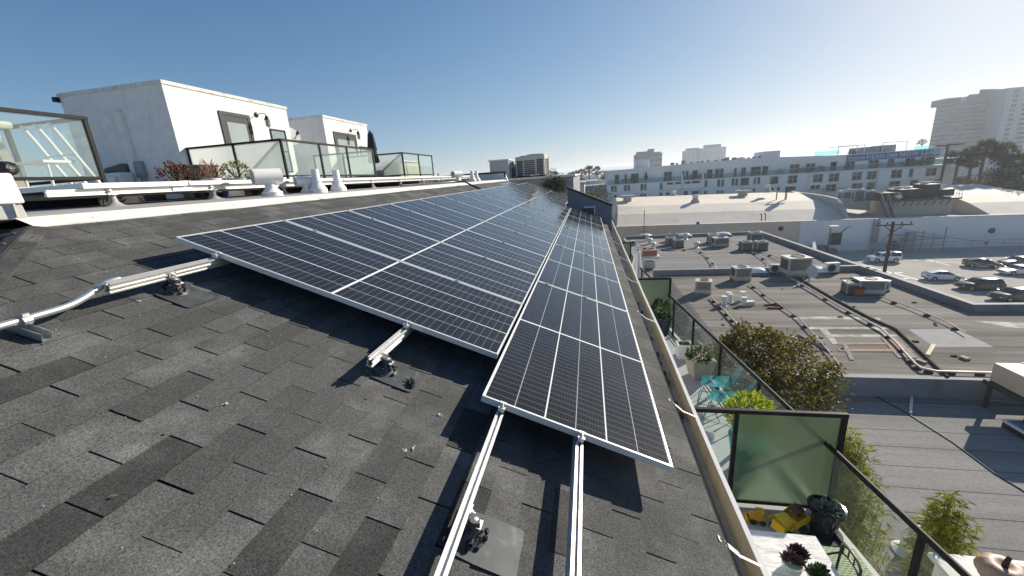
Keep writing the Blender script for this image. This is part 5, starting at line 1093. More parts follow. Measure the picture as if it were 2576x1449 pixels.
rpipe('thin grey pipe running right from the white plastic pipe', [(2296, 984), (2400, 996), (2480, 1006), (2580, 1016)], .03, False, z=RZ1, h=.06)
def slat(label, a, b, w, m, z=RZ, name='plank', cat='plank'):
    A, B = Z(*a, z+.05), Z(*b, z+.05); mb = MB(); mb.beam(A-A, B-A, w, .09); o = mb.build(name, m, pos=A); tag(o, label, cat, 'loose pieces on the middle roof')
slat('upper rusty angle bar lying on the middle roof', (1925, 767), (1957, 764), .12, m_rust, name='steel_bar', cat='bar'); slat('lower rusty angle bar lying on the middle roof', (1931, 774), (1966, 775), .12, m_rust, name='steel_bar', cat='bar'); slat('slanting rusty bar joining two others on the middle roof', (1957, 764), (1970, 774), .12, m_rust, name='steel_bar', cat='bar')
slat('pale broken plank standing out on the dark part of the middle roof', (2349, 868), (2333, 894), .14, M('pale_timber', (.55, .5, .38), .8)); slat('short grey plank beside the dark tray', (2305, 905), (2330, 913), .16, m_conc); slat('flat pale scrap on the dark right part of the roof', (2418, 897), (2436, 904), .2, m_conc)
random.seed(21)
m_scrap = M('roof_scrap', (.3, .27, .23), .9); m_scrapd = M('dark_scrap', (.06, .05, .045), .9)
for k in range(26):
    p = Z(random.uniform(1750, 2560), random.uniform(715, 930), RZ)
    if p.x > 19.5 and p.y > 24: continue
    mb = MB(); mb.ball((0, 0, .03), (random.uniform(.05, .16), random.uniform(.05, .1), .04), 6, jit=.4); tag(mb.build('roof_scrap', m_scrapd if k % 2 else m_scrap, pos=p), 'scrap of debris lying on the middle roof', 'debris', 'scraps on the middle roof')
# right side: beige duct on a dark platform, panel skylight, gooseneck
p = Z(2482, 952, RZ+.3); t = thing('roof_duct', 'big beige duct on a dark steel platform at the right edge', 'duct', (p.x, p.y-1, RZ1)); mb = MB(); mb.box(p.x, p.x+5, p.y-1.5, p.y-.1, RZ+.3, RZ+.98); mb.box(p.x+.8, p.x+.87, p.y-1.53, p.y-.07, RZ+.27, RZ+1.01); mb.box(p.x+2.2, p.x+2.27, p.y-1.53, p.y-.07, RZ+.27, RZ+1.01); mb.build('duct', M('beige_duct_metal', (.58, .48, .37), .6, var=.1, vs=2), t, bev=.02)
mb = MB(); mb.box(p.x-.1, p.x+5, p.y-1.7, p.y, RZ+.12, RZ+.29); [mb.box(p.x+a, p.x+a+.1, p.y+b, p.y+b+.1, RZ1, RZ+.12) for a in (0, 2, 4) for b in (-1.6, -.2)]; mb.build('platform', M('dark_steel', (.05, .045, .042), .8, var=.2), t)
p = Z(2548, 1090, RZ1); t = thing('flat_skylight', 'white framed flat skylight cut by the right edge', 'skylight', p); mb = MB(); mb.box(p.x, p.x+1.6, p.y-.4, p.y+.4, RZ1, RZ1+.2); mb.build('curb', m_tar, t); mb = MB(); mb.box(p.x-.03, p.x+1.63, p.y-.43, p.y+.43, RZ1+.2, RZ1+.26); mb.build('frame', m_white, t); mb = MB(); mb.box(p.x+.06, p.x+1.54, p.y-.34, p.y+.34, RZ1+.261, RZ1+.27); mb.build('pane', m_tintpane, t)
p = Z(2282, 1388, RZ1); t = thing('gooseneck_vent', 'white gooseneck vent on the nearest low roof, seen through the balcony glass', 'roof vent', p); mb = MB(); mb.lathe(p, [(.3, 0), (.3, .04), (.16, .1), (.15, .3)], 16); mb.build('collar', m_acl, t, smooth=40); mb = MB(); mb.tube(smooth_path([p+Vector((0, 0, .25)), p+Vector((0, 0, .55)), p+Vector((.2, 0, .62)), p+Vector((.36, 0, .45))]), .17, 14); mb.build('neck', m_acl, t, smooth=50)
# mushroom vent with red tank beyond the white parasol
p = Z(1633, 672, RZ); t = thing('mushroom_vent', 'old mushroom exhaust vent with a rusty red hood behind the white parasol', 'roof vent', p); mb = MB(); mb.box(p.x-.45, p.x+.45, p.y-.45, p.y+.45, RZ, RZ+.6); mb.build('curb', m_acw, t); mb = MB(); mb.box(p.x-.8, p.x+.8, p.y-.7, p.y+.7, RZ+.85, RZ+1.1); mb.build('skirt', m_acl, t, bev=.05); mb = MB(); mb.tube([p+Vector((-.6, 0, 1.15)), p+Vector((.6, 0, 1.15))], .42, 14); mb.build('hood', M('red_hood_paint', (.45, .16, .1), .7, var=.3), t, smooth=40)
# wall-mounted dish by the parapet
p = Vector((19.6, 34.6, RZ+.6)); t = thing('satellite_dish', 'grey mesh satellite dish on the parapet of the middle roof', 'satellite dish', Z(2040, 684, RZ)); p = Z(2040, 684, RZ+.7); mb = MB(); mb.lathe(p, [(.45, .12), (.3, .05), (0, 0), (.3, .045), (.45, .11)], 18, axis=(.3, -.9, .35)); mb.build('reflector', m_acw, t, smooth=60); mb = MB(); mb.tube([p, (p.x, p.y+.1, RZ)], .04, 6); mb.build('mast', m_pipe, t)
q = Vector((20.8, 53.6, RZ+.9)); q = Y(2044, 624, 52.0); t = thing('satellite_dish', 'big white satellite dish beside the black car under the warehouse wall', 'satellite dish', (q.x, q.y, GZ)); mb = MB(); mb.lathe(q, [(.75, .2), (.5, .08), (0, 0), (.5, .07), (.75, .19)], 20, axis=(.75, -.6, .2)); mb.build('reflector', m_white, t, smooth=60); mb = MB(); mb.tube([q, (q.x, q.y+.2, GZ)], .06, 6); mb.build('mast', m_pipe, t)

# ------------------------------------------------------------------ cars
m_blk = M('black_car_paint', (.008, .008, .01), .22, var=0, coat=1); m_wht = M('white_car_paint', (.8, .8, .79), .3, var=0, coat=1); m_dk = M('charcoal_car_paint', (.012, .014, .02), .22, var=0, coat=1)
m_cgl = M('car_glass', (.015, .02, .022), .04, var=0, spec=.8); m_rim = M('alloy_rim', (.5, .5, .5), .3, .8, var=0); m_lamp = M('headlight_lens', (.7, .72, .72), .1, var=0); m_tail = M('tail_light_lens', (.3, .02, .015), .2, var=0); m_trim = M('black_trim', (.02, .02, .02), .6, var=0)
KIND = {  # side outline of the body from the front (x+) to the rear, and of the glasshouse; metres
 'suv': dict(L=4.75, W=1.92, body=[(2.34, .3), (2.38, .55), (2.34, .82), (2.2, .93), (1.15, 1.06), (-2.2, 1.08), (-2.36, .9), (-2.38, .4), (-2.3, .28)], cab=[(1.15, 1.05), (.45, 1.58), (.2, 1.66), (-1.5, 1.68), (-1.95, 1.6), (-2.25, 1.07)], wb=(1.42, -1.42), r=.37),
 'box': dict(L=4.8, W=1.92, body=[(2.36, .35), (2.4, .6), (2.38, .95), (2.25, 1.06), (1.2, 1.14), (-2.32, 1.16), (-2.4, 1.1), (-2.4, .5), (-2.3, .35)], cab=[(1.2, 1.12), (.75, 1.7), (.6, 1.78), (-.5, 1.8), (-.6, 1.88), (-2.2, 1.9), (-2.34, 1.8), (-2.38, 1.15)], wb=(1.45, -1.42), r=.39),
 'hatch': dict(L=4.46, W=1.75, body=[(2.18, .3), (2.22, .5), (2.1, .68), (1.3, .92), (-1.9, 1.08), (-2.15, 1.05), (-2.22, .75), (-2.2, .35), (-2.1, .25)], cab=[(1.3, .91), (.3, 1.42), (-.1, 1.49), (-.8, 1.46), (-1.7, 1.18), (-2.12, 1.07)], wb=(1.35, -1.35), r=.32),
 'sedan': dict(L=4.75, W=1.82, body=[(2.32, .28), (2.36, .5), (2.25, .68), (1.1, .9), (-1.7, .98), (-2.25, .96), (-2.37, .8), (-2.35, .35), (-2.25, .25)], cab=[(1.1, .89), (.25, 1.36), (-.2, 1.43), (-.9, 1.4), (-1.75, .97)], wb=(1.4, -1.38), r=.33)}
def car(label, kind, paint, px, py, px2, py2, roof=None, group='cars in the car park'):
    """front-wheel and rear-wheel ground contact of the flank we see"""
    K = KIND[kind]; a, b = Z(px, py, GZ+.005), Z(px2, py2, GZ+.005); h = (a-b).normalized(); mid = (a+b)/2; rz = math.atan2(h.y, h.x)
    sidev = Vector((-h.y, h.x, 0)); sidev = sidev if sidev.dot(mid) > 0 else -sidev; c = mid+sidev*(K['W']/2-.1)*.74
    root = thing('parked_car', label, 'car', (c.x, c.y, GZ+.005), rz, group); root.scale = (.74, .74, .74)
    def B_(mb, nm, m, sm=30, bev=0, par=None):
        o = mb.build(nm, m, smooth=sm, bev=bev); o.parent = par or root; return o
    W = K['W']/2; mb = MB()
    def loft(prof, w0, w1, zlo, zhi, mb, m=0):                  # side outline swept across, pulled in towards the top
        vs = []; n = len(prof); tk = [(-1., .86), (-.97, .97), (-.9, 1.), (.9, 1.), (.97, .97), (1., .86)]
        for s_, q in tk:
            for x, z in prof:
                w = w0+(w1-w0)*max(0, min(1, (z-zlo)/(zhi-zlo))); vs.append((x*(1 if abs(s_) < .95 else .985), s_*w, zlo+(z-zlo)*(q if z > zlo else 1)))
        fs = [(i*n+j, i*n+(j+1) % n, (i+1)*n+(j+1) % n, (i+1)*n+j) for i in range(len(tk)-1) for j in range(n)]; fs += [tuple(range(n-1, -1, -1)), tuple((len(tk)-1)*n+j for j in range(n))]; mb.add(vs, fs, m)
    loft(K['body'], W, W*.97, .25, 1.1, mb); zt = max(z for x, z in K['cab'])
    cb = [(x, z) for x, z in K['cab']]; base = [(cb[-1][0], cb[-1][1]-.1), (cb[0][0], cb[0][1]-.1)]; loft(cb+base, W*.95, W*.74, cb[0][1], zt, mb)
    B_(mb, 'body', paint, 40)
    z0, z1 = cb[0][1], zt; ins = lambda z: W*.95+(W*.74-W*.95)*(z-z0)/(z1-z0)+.006
    ul = [p for p in cb]; n = len(ul); cxm = sum(x for x, z in ul)/n
    poly = [(cxm+(x-cxm)*.9, z0+.06+(z-z0)*.83) for x, z in ul]
    for s_ in (-1, 1):
        for xa, xb in ((min(x for x, z in poly), cxm-.03), (cxm+.03, max(x for x, z in poly))):   # two side panes with a pillar
            q = []
            for i in range(n):
                (x, z), (x2, z2) = poly[i], poly[(i+1) % n]
                if xa <= x <= xb: q.append((x, z))
                for xc in (xa, xb):
                    if (x-xc)*(x2-xc) < 0: q.append((xc, z+(z2-z)*(xc-x)/(x2-x)))
            if len(q) >= 3:
                mx_, mz_ = sum(p[0] for p in q)/len(q), sum(p[1] for p in q)/len(q); q.sort(key=lambda p: math.atan2(p[1]-mz_, p[0]-mx_)); gl = MB(); gl.face([(x, s_*ins(z), z) for x, z in (q if s_ < 0 else q[::-1])]); B_(gl, 'side_window', m_cgl, None)
    for nm, (i, j) in (('windscreen', (0, 1)), ('rear_window', (n-2, n-1))):
        (x, z), (x2, z2) = cb[i], cb[j]; p, q = Vector((x, 0, z)).lerp(Vector((x2, 0, z2)), .08), Vector((x, 0, z)).lerp(Vector((x2, 0, z2)), .93); nn_ = Vector((-(z2-z), 0, (x2-x))); nn_.normalize(); nn_ = nn_*.01*(1 if (nn_.z > 0) else -1); g = MB(); wa, wb_ = ins(p.z)*.9, ins(q.z)*.9
        g.face([p+nn_+Vector((0, -wa, 0)), p+nn_+Vector((0, wa, 0)), q+nn_+Vector((0, wb_, 0)), q+nn_+Vector((0, -wb_, 0))]); B_(g, nm, m_cgl, None)
    for x in K['wb']:
        for s_ in (-1, 1):
            g = MB(); wheel(g, (x, s_*(W-.1), K['r']), K['r'], .23, (0, s_, 0)); wo = B_(g, 'wheel', m_tyre, 40); g = MB(); g.lathe((x, s_*(W+.018), K['r']), [(K['r']*.64, 0), (K['r']*.6, .012), (K['r']*.2, .004), (0, .012)], 10, axis=(0, s_, 0)); B_(g, 'rim', m_rim, None, par=wo)
            g = MB(); g.lathe((x, s_*(W-.005), K['r']+.02), [(K['r']*1.14, 0), (K['r']*1.14, .012), (0, .012)], 18, axis=(0, s_, 0)); B_(g, 'wheel_arch', m_trim, None)
    fx_ = K['body'][1][0]; rx_ = K['body'][-2][0]; zl = K['body'][2][1]-.06
    for s_ in (-1, 1):
        g = MB(); g.ob((fx_-.3, s_*(W*.62), zl-.1), (.32, 0, -.02), (0, s_*W*.3, 0), (0, 0, .13)); B_(g, 'headlight', m_lamp, None, .02)
        g = MB(); g.ob((rx_-.03, s_*W*.68, .72), (.2, 0, 0), (0, s_*W*.3, 0), (0, 0, .2)); B_(g, 'tail_light', m_tail, None, .02)
        g = MB(); g.ob((cb[0][0]-.25, s_*W*.98, z0-.02), (.16, 0, 0), (0, s_*.2, .02), (0, 0, .13)); B_(g, 'mirror', paint, None, .03)
    g = MB(); g.ob((fx_-.06, -W*.55, .45), (.08, 0, 0), (0, W*1.1, 0), (0, 0, .22)); B_(g, 'front_grille', m_trim, None, .02); g = MB(); g.ob((rx_+.005, -W*.9, .3), (-.03, 0, 0), (0, W*1.8, 0), (0, 0, .2)); B_(g, 'bumper_trim', m_trim, None, .02)
    if roof: roof(root)
    return root
def bike(root):
    g = MB(); g.tube([(-.75+.33*math.cos(k*.42), .3, 2.15+.3*math.sin(k*.42)) for k in range(16)], .025, 6); g.tube([(-.75+.33*math.cos(k*.42), .42, 2.15+.3*math.sin(k*.42)) for k in range(16)], .02, 6); g.beam((-1.2, .36, 1.93), (-.2, .36, 1.93), .05, .05); o = g.build('roof_wheel', m_tyre); o.parent = root
car('boxy white off-roader with a bicycle wheel on its roof, near the warehouse wall', 'box', m_wht, 2204.6, 661, 2252.8, 660.5, bike)
car('white hatchback in the middle of the car park', 'hatch', m_wht, 2406, 707, 2349, 706.5)
car('black hatchback in front of the warehouse fence, at the right', 'hatch', m_dk, 2507.8, 675, 2440, 672)
car('long black estate car facing left, below the white sedan', 'suv', m_blk, 2440.7, 731.5, 2509, 731.5)
car('white sedan facing left, cut by the right edge', 'sedan', m_wht, 2543, 692.7, 2604, 691)
car('black off-roader at the lower right of the car park, cut by the photo edge', 'suv', m_blk, 2530, 761, 2606, 758)
car('dark car at the right edge behind the white sedan', 'sedan', m_dk, 2545, 669, 2600, 667)
car('black car parked in shade at the foot of the warehouse wall', 'suv', m_blk, 2090, 638, 2053, 637)
# ------------------------------------------------------------------ grey fire wall at the end of the lower panel row
m_blue_gr = M('blue_grey_stucco', (.2, .215, .24), .9, var=.08, vs=2, bump=.3, bs=25)
t = thing('fire_wall', 'blue-grey sloping parapet wall with a black coping across the roof end', 'parapet', (.1, 14.5, -1.5))
a, b = Y(1427, 473, 14.5), Y(1539, 517, 14.5); mb = MB(); mb.extr([(a.x, 14.5, a.z), (b.x, 14.5, b.z), (b.x, 14.5, -2.3), (a.x, 14.5, -1.4)], (0, .22, 0)); mb.build('wall', m_blue_gr, t)
mb = MB(); mb.extr([(a.x-.02, 14.47, a.z-.03), (b.x+.02, 14.47, b.z-.03), (b.x+.02, 14.47, b.z+.05), (a.x-.02, 14.47, a.z+.05)], (0, .28, 0)); mb.build('coping', m_black, t)
p, q = Y(1470, 520, 14.5), Y(1495, 537, 14.5); mb = MB(); mb.box(p.x, q.x, 14.38, 14.5, q.z, p.z-.03); mb.build('scupper', m_dark, t); mb = MB(); mb.box(p.x-.03, q.x+.03, 14.34, 14.5, p.z-.03, p.z); mb.box(q.x, q.x+.03, 14.36, 14.5, q.z, p.z-.03); mb.build('scupper_hood', m_white, t)

# ------------------------------------------------------------------ next building beyond our roof end
m_crg = M('corrugated_metal', (.5, .52, .52), .5, .3, var=.08, vs=1)
t = thing('neighbour_building', 'dark grey flat roofed building just beyond the end of our roof', 'building', (-4, 28, GZ)); mb = MB(); mb.box(-22, -.75, 22, 40, GZ, -.12); mb.build('wall', m_paint, t)
mb = MB(); mb.box(-22.1, -.65, 21.9, 40, -.12, -.02); mb.build('coping', m_coping, t)
t = thing('metal_penthouse', 'pale ribbed metal box standing on the roof beyond the white end parapet', 'penthouse', (-5, 24.5, -.02)); A, Bq, Cq = Y(1231, 405, 24.2), Y(1278, 404, 24.2), X(1297, 405, Y(1278, 404, 24.2).x)
mb = MB(); x0, x1, y1_ = A.x, Bq.x, Cq.y; n = 22; zt = A.z-.03
for k in range(n): w_ = (x1-x0)/n; mb.box(x0+k*w_, x0+(k+.6)*w_, 24.2-.02, 24.2, -.02, zt)
for k in range(n): w_ = (y1_-24.2)/n; mb.box(x1, x1+.02, 24.2+k*w_, 24.2+(k+.6)*w_, -.02, zt)
mb.box(x0, x1, 24.2, y1_, -.02, zt); mb.build('ribbed_wall', m_crg, t); mb = MB(); mb.box(x0-.05, x1+.05, 24.12, y1_+.05, zt, zt+.07); mb.build('roof', m_acl, t); mb = MB(); mb.box(x1+.02, x1+.1, (24.2+y1_)/2-.05, (24.2+y1_)/2+.05, -.02, zt-.05); mb.build('downpipe', m_grey, t)
for k, (px, py, s_, tx) in enumerate([(1303, 449, .75, 'small'), (1331, 447, 1.15, 'larger middle'), (1350, 446, 1.2, 'right')]): q = dup(CA, label='%s dark condenser on the roof right of the ribbed metal box' % tx, scale=s_); p = Y(px, py, 25.5); q.location = (p.x, 25.5, -.02); q['group'] = 'condensers beyond our roof end'
m_dpl = [LM('dusty_dark_leaf', (.03, .035, .02)), LM('dusty_leaf', (.05, .055, .03)), LM('deep_leaf', (.015, .018, .01))]
crown_tree('dark_shrub', 'dark shrub hanging before the grey wall beyond our roof end', 'shrub', (-2.2, 21, GZ), [(Y(1395, 462, 21), (.5, .4, .4)), (Y(1378, 466, 21), (.35, .3, .3)), (Y(1408, 470, 21), (.35, .3, .4))], 1400, .1, m_dpl, .06)

# ------------------------------------------------------------------ warehouse: long wall, faceted barrel roofs, arch parapet, platform with units
m_cream = M('cream_roof_coating', (.8, .7, .56), .8, var=.08, vs=.5, col2=(.62, .53, .42), c2s=.18, c2lo=.5, c2hi=.75); m_concw = M('raw_parapet_render', (.42, .395, .36), .9, var=.12, vs=.6)
t = wh_ = thing('warehouse', 'long warehouse with a cream faceted barrel roof and a tan and pale grey side wall', 'building', (36, 80, GZ)); yw_ = 71.
mb = MB(); xs_ = 33.; zl = lambda x: -9.28-.0125*(x-5)
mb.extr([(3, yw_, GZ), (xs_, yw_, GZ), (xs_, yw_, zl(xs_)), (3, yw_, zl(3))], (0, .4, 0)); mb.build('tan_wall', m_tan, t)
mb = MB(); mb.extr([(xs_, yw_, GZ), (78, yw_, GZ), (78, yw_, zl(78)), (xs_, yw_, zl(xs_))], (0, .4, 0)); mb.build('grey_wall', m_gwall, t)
mb = MB(); mb.extr([(3, yw_-.05, zl(3)), (78, yw_-.05, zl(78)), (78, yw_-.05, zl(78)+.12), (3, yw_-.05, zl(3)+.12)], (0, .5, 0)); mb.build('wall_coping', m_coping, t)
SECT = [(71.4, -9.3), (75.5, -7.64), (79.5, -6.56), (88., -5.5), (94, -5.8), (99, -7), (102, -9.3)]
def barrel(name, x0, x1, inset0, inset1, dz=0, tilt=-.02):
    mb = MB(); n = len(SECT); mx = max(z for y, z in SECT)
    def L(k): y, z = SECT[k]; f = (z+9.3)/(mx+9.3); return Vector((x0+inset0*f, y, z+dz)), Vector((x1-inset1*f, y, z+dz+tilt*(x1-x0)))
    for k in range(n-1):
        a, b = L(k); c, d = L(k+1); mb.quad(a, b, d, c)
    for side in (0, 1):
        p = [L(k)[side] for k in range(n)]
        if (inset0, inset1)[side] > 0: mb.face(p if side else p[::-1])
        else: mb.face(p+[Vector((p[-1].x, p[-1].y, GZ+4)), Vector((p[0].x, p[0].y, GZ+4))] if side else (p+[Vector((p[-1].x, p[-1].y, GZ+4)), Vector((p[0].x, p[0].y, GZ+4))])[::-1])
    return mb.build(name, m_cream, wh_)
barrel('barrel_roof', 4.8, 39.6, .9, 0, .05); barrel('barrel_roof', 58.5, 70, -.6, 1.5, -.75)
mb = MB(); mb.quad((40, 71.4, -9.8), (60, 71.4, -10.05), (60, 101, -10), (40, 101, -9.75)); mb.build('valley_roof', m_concw, t)
# arch parapet dividing the barrels
ap = [X(*q, 39.6) for q in [(1976, 480), (2010, 484), (2043, 488), (2075, 493), (2101, 499), (2113, 512), (2121, 530), (2128, 551)]]; mb = MB(); mb.extr([(39.6, p.y, p.z) for p in ap]+[(39.6, ap[-1].y, -10.6), (39.6, ap[0].y, -10.6)], (.5, 0, 0)); mb.build('arch_parapet', m_concw, t)
# flat deck between arch and platform, with a screen wall; stairs; platform and its units
p = [Y(*q, 78) for q in [(2108, 497), (2190, 505), (2190, 530), (2120, 525)]]; mb = MB(); mb.extr([(q.x, 78, q.z) for q in p], (0, 6, 0)); mb.build('plant_deck', m_concw, t)
P0, P1 = Y(2252, 503, 75.5), Y(2402, 492, 75.5); zb = -10.3; zt = P0.z; mb = MB(); mb.box(P0.x, P1.x, 75.5, 82, zb, zt-.25); mb.build('platform_wall', M('platform_render', (.5, .44, .37), .9, var=.1, vs=.4), t); mb = MB(); mb.box(P0.x-.8, P1.x+.6, 74.9, 82.4, zt-.25, zt); mb.build('platform_deck', m_coil, t)
for k in range(8): x = P0.x+(P1.x-P0.x)*(k+.3)/8; mb = MB(); mb.beam((x, 75, zt-.25), (x-.1, 75.55, zt-1.1), .08, .08); mb.build('deck_bracket', m_rust, t)
def guard(name, pts, h, n_, label=None, par=None):
    mb = MB(); pts = [Vector(q) for q in pts]
    for z in (h, h*.5): mb.tube([q+Vector((0, 0, z)) for q in pts], .03, 5)
    for a, b in zip(pts[:-1], pts[1:]):
        for k in range(n_+1): c = a.lerp(b, k/n_); mb.tube([c, c+Vector((0, 0, h))], .03, 5)
    return mb.build(name, m_pipe, par)
guard('guard_rail', [(P1.x-.2, 75, zt), (P1.x+.55, 75, zt), (P1.x+.55, 82, zt)], 1.1, 2, par=t); guard('guard_rail', [(P0.x+.3, 75, zt), (P0.x-.7, 75, zt), (P0.x-.7, 82, zt)], 1.1, 3, par=t)
# stair down to the wall head
S0, S1 = Vector((P0.x-.9, 75.6, zt)), Y(2180, 549, 72.2)+Vector((3.0, 0, 0)); S1 = Vector((P0.x-1.6, 72.1, -10.0)); mb = MB()
for dx in (-.45, .45): mb.beam(S0+Vector((dx-.6, 0, 0)), S1+Vector((dx-.6, 0, 0)), .1, .25)
for k in range(13): c = S0.lerp(S1, k/12); mb.box(c.x-1.05, c.x-.15, c.y-.13, c.y+.13, c.z-.02, c.z+.02)
mb.build('stair', m_coil, t)
for dx in (-1.05, -.15): guard('stair_rail', [S0+Vector((dx, 0, 0)), S1+Vector((dx, 0, 0))], 1.0, 3, par=t)
for k, (px, w_, h_) in enumerate([(2128, 1.6, 1.1), (2150, 1.8, 1.2), (2178, 1.6, 1.3)]):
    q = dup(CA, label='%s dark unit on the deck beside the arched parapet' % ORD[k], scale=w_); p = Y(px, 497, 79); q.location = (p.x, 79, p.z-.45); q['group'] = 'dark units on the warehouse roof'
def screen_unit(label, x0, x1, h, y0=76.5, y1=79.5):
    r = thing('plant_unit', label, 'rooftop unit', ((x0+x1)/2, y0, zt), group='dark plant units on the warehouse platform'); mb = MB(); mb.box(x0, x1, y0, y1, zt+.15, zt+h); mb.build('casing', m_coil, r, bev=.03); mb = MB(); k = max(3, int((x1-x0)/.5)); [mb.box(x0+(x1-x0)*i/k+.04, x0+(x1-x0)*(i+1)/k-.04, y0-.03, y0-.005, zt+.3, zt+h-.15) for i in range(k)]; mb.build('louver_panel', m_trim, r)
    for c in range(max(1, int((x1-x0)/1.3))): mb = MB(); mb.lathe((x0+.65+c*1.3, (y0+y1)/2, zt+h), [(.5, 0), (.5, .15), (.45, .15), (.45, .02), (0, .02)], 14); mb.build('fan_ring', m_pipe, r, smooth=40)
xx = lambda px: Y(px, 490, 76.5).x
screen_unit('left low dark unit on the warehouse platform', xx(2217), xx(2252), 1.1); screen_unit('long dark unit in the middle of the warehouse platform', xx(2262), xx(2330), 1.5); screen_unit('tallest dark unit on the warehouse platform', xx(2328), xx(2362), 2.1); screen_unit('right low dark unit on the warehouse platform', xx(2372), xx(2400), 1.2)
mb = MB(); c = Vector((xx(2257), 76, zt+.4)); mb.ball(c, .4, 10); o = mb.build('ball_tank', m_white, smooth=80, loc=c); tag(o, 'white round tank between two dark units on the warehouse platform', 'tank')
# roof vents on the barrel
def slope_z(y):
    for (a, b), (c, d) in zip(SECT[:-1], SECT[1:]):
        if a <= y <= c: return b+(d-b)*(y-a)/(c-a)
def bar_at(px, py):
    for k in range(400):
        y = 71.5+k*.05; p = Y(px, py, y)
        if slope_z(y) is not None and p.z <= slope_z(y)-.02*(p.x-4.8)+.06: return p
    return Y(px, py, 84)
def barrel_vent(label, px, py, kind, s=1.):
    p = bar_at(px, py); r = thing('barrel_vent', label, 'roof vent', p, group='vents on the barrel roof'); mb = MB()
    if kind == 'flat': mb.cbox(p-Vector((0, 0, .4)), (1.5*s, 1.2*s, 1.1*s)); mb.build('curb', m_concw, r); mb = MB(); mb.cbox(p+Vector((0, 0, .7*s)), (2.6*s, 1.9*s, .45*s)); mb.build('flat_cap', m_concw, r)
    else: mb.lathe(p-Vector((0, 0, .3)), [(1.0*s, 0), (.85*s, .6*s), (.55*s, 1.0*s), (.5*s, 1.15*s)], 12); mb.build('base', m_concw, r, smooth=40); mb = MB(); mb.lathe(p+Vector((0, 0, .85*s)), [(.5*s, 0), (.62*s, .05*s), (.62*s, .5*s), (.5*s, .7*s), (0, .75*s)], 14); mb.build('turbine', m_acl, r, smooth=40)
barrel_vent('flat-capped vent at the left end of the barrel roof', 1578, 506, 'flat'); barrel_vent('flat-capped vent near the middle of the barrel roof crest', 1868, 492, 'flat', .9)
barrel_vent('round turbine vent low on the barrel roof, in front of the crest', 1749, 509, 'round', .9); barrel_vent('round turbine vent at the left on the barrel roof crest', 1694, 493, 'round', .7); barrel_vent('round turbine vent at the right on the barrel roof crest', 1930, 480, 'round', .7)
barrel_vent('dark flat-capped vent on the right-hand barrel roof', 2340, 470, 'flat', .9)
p = bar_at(1976, 502); t2 = thing('roof_bracket', 'old steel bracket frame standing on the right part of the barrel roof', 'bracket', p); mb = MB(); mb.beam(p, p+Vector((0, 0, 1.6)), .25, .25); mb.beam(p+Vector((-1.6, 0, 1.4)), p+Vector((1.2, 0, 1.2)), .15, .15); mb.beam(p+Vector((-1.5, 0, 1.4)), p+Vector((-1.5, 0, -.2)), .15, .15); mb.build('frame', m_grey, t2); mb = MB(); mb.cbox(p+Vector((.3, 0, 1.4)), (.9, .5, .9)); mb.build('lamp_box', m_coil, t2)
for k, px in enumerate((1915, 1925)):
    p = Y(px, 556-k, 71.1); mb = MB(); mb.tube(smooth_path([p, p+Vector((0, 0, 1.0)), p+Vector((-.15, 0, 1.15)), p+Vector((-.3, 0, 1.0))]), .07, 6); tag(mb.build('vent_pipe', m_coil, loc=p), '%s of two small hooked pipes on the warehouse wall head' % ('left', 'right')[k], 'pipe', 'hooked pipes on the warehouse')
# fittings of the long wall
def wall_disc(label, px, py, r_): p = Y(px, py, yw_-.02); mb = MB(); mb.lathe(p, [(r_, 0), (r_, .12), (r_*.7, .2), (0, .2)], 14, axis=(0, -1, 0)); tag(mb.build('wall_vent', m_rust, loc=p, smooth=40), label, 'vent', 'round vents on the warehouse wall')
wall_disc('rusty round vent on the warehouse wall where tan turns to grey', 1964, 575, .38); wall_disc('rusty round vent high on the grey warehouse wall at the right', 2494, 580, .4); wall_disc('pale small round vent low on the tan and grey wall', 1960, 603, .25); wall_disc('small dark round vent lower right on the grey wall', 2481, 611, .2)
mb = MB(); q = Y(1755, 561, yw_); mb.cbox(q-Vector((0, .15, .2)), (.4, .3, .4)); tag(mb.build('wall_lamp', m_coil, loc=q), 'small dark floodlight at the top of the tan warehouse wall', 'lamp')
mb = MB(); q = Y(2102, 600, yw_); mb.cbox(q-Vector((0, .1, 1.)), (1.4, .2, 1.9)); mb.tube([q+Vector((.5, -.1, .8)), q+Vector((1.2, -.1, 1.6)), q+Vector((1.9, -.1, 1.8))], .05, 5); tag(mb.build('wall_panel', m_trim, loc=q), 'dark equipment panel on the grey wall above the black car', 'panel')
t2 = thing('wall_ladder', 'caged steel ladder on the grey warehouse wall behind the white off-roader', 'ladder', Y(2192, 640, yw_)); a, b = Y(2205, 556, yw_-.15), Y(2189, 640, yw_-.15); b.x = a.x; mb = MB()
for dx in (-.35, .35): mb.tube([a+Vector((dx, 0, .9)), b+Vector((dx, 0, .5))], .05, 5)
for k in range(22): c = a.lerp(b, k/22); mb.tube([c+Vector((-.35, 0, 0)), c+Vector((.35, 0, 0))], .035, 4)
mb.build('ladder', m_pipe, t2); mb = MB()
for k in range(9): c = a.lerp(b, k/12); mb.tube([c+Vector((.42*math.cos(q_*math.pi/6), -.75*math.sin(q_*math.pi/6), 0)) for q_ in range(7)], .03, 4, cap=False)
for q_ in range(1, 6): mb.tube([a+Vector((.42*math.cos(q_*math.pi/6), -.75*math.sin(q_*math.pi/6), 0)), a.lerp(b, .7)+Vector((.42*math.cos(q_*math.pi/6), -.75*math.sin(q_*math.pi/6), 0))], .03, 4)
mb.build('cage', m_pipe, t2)
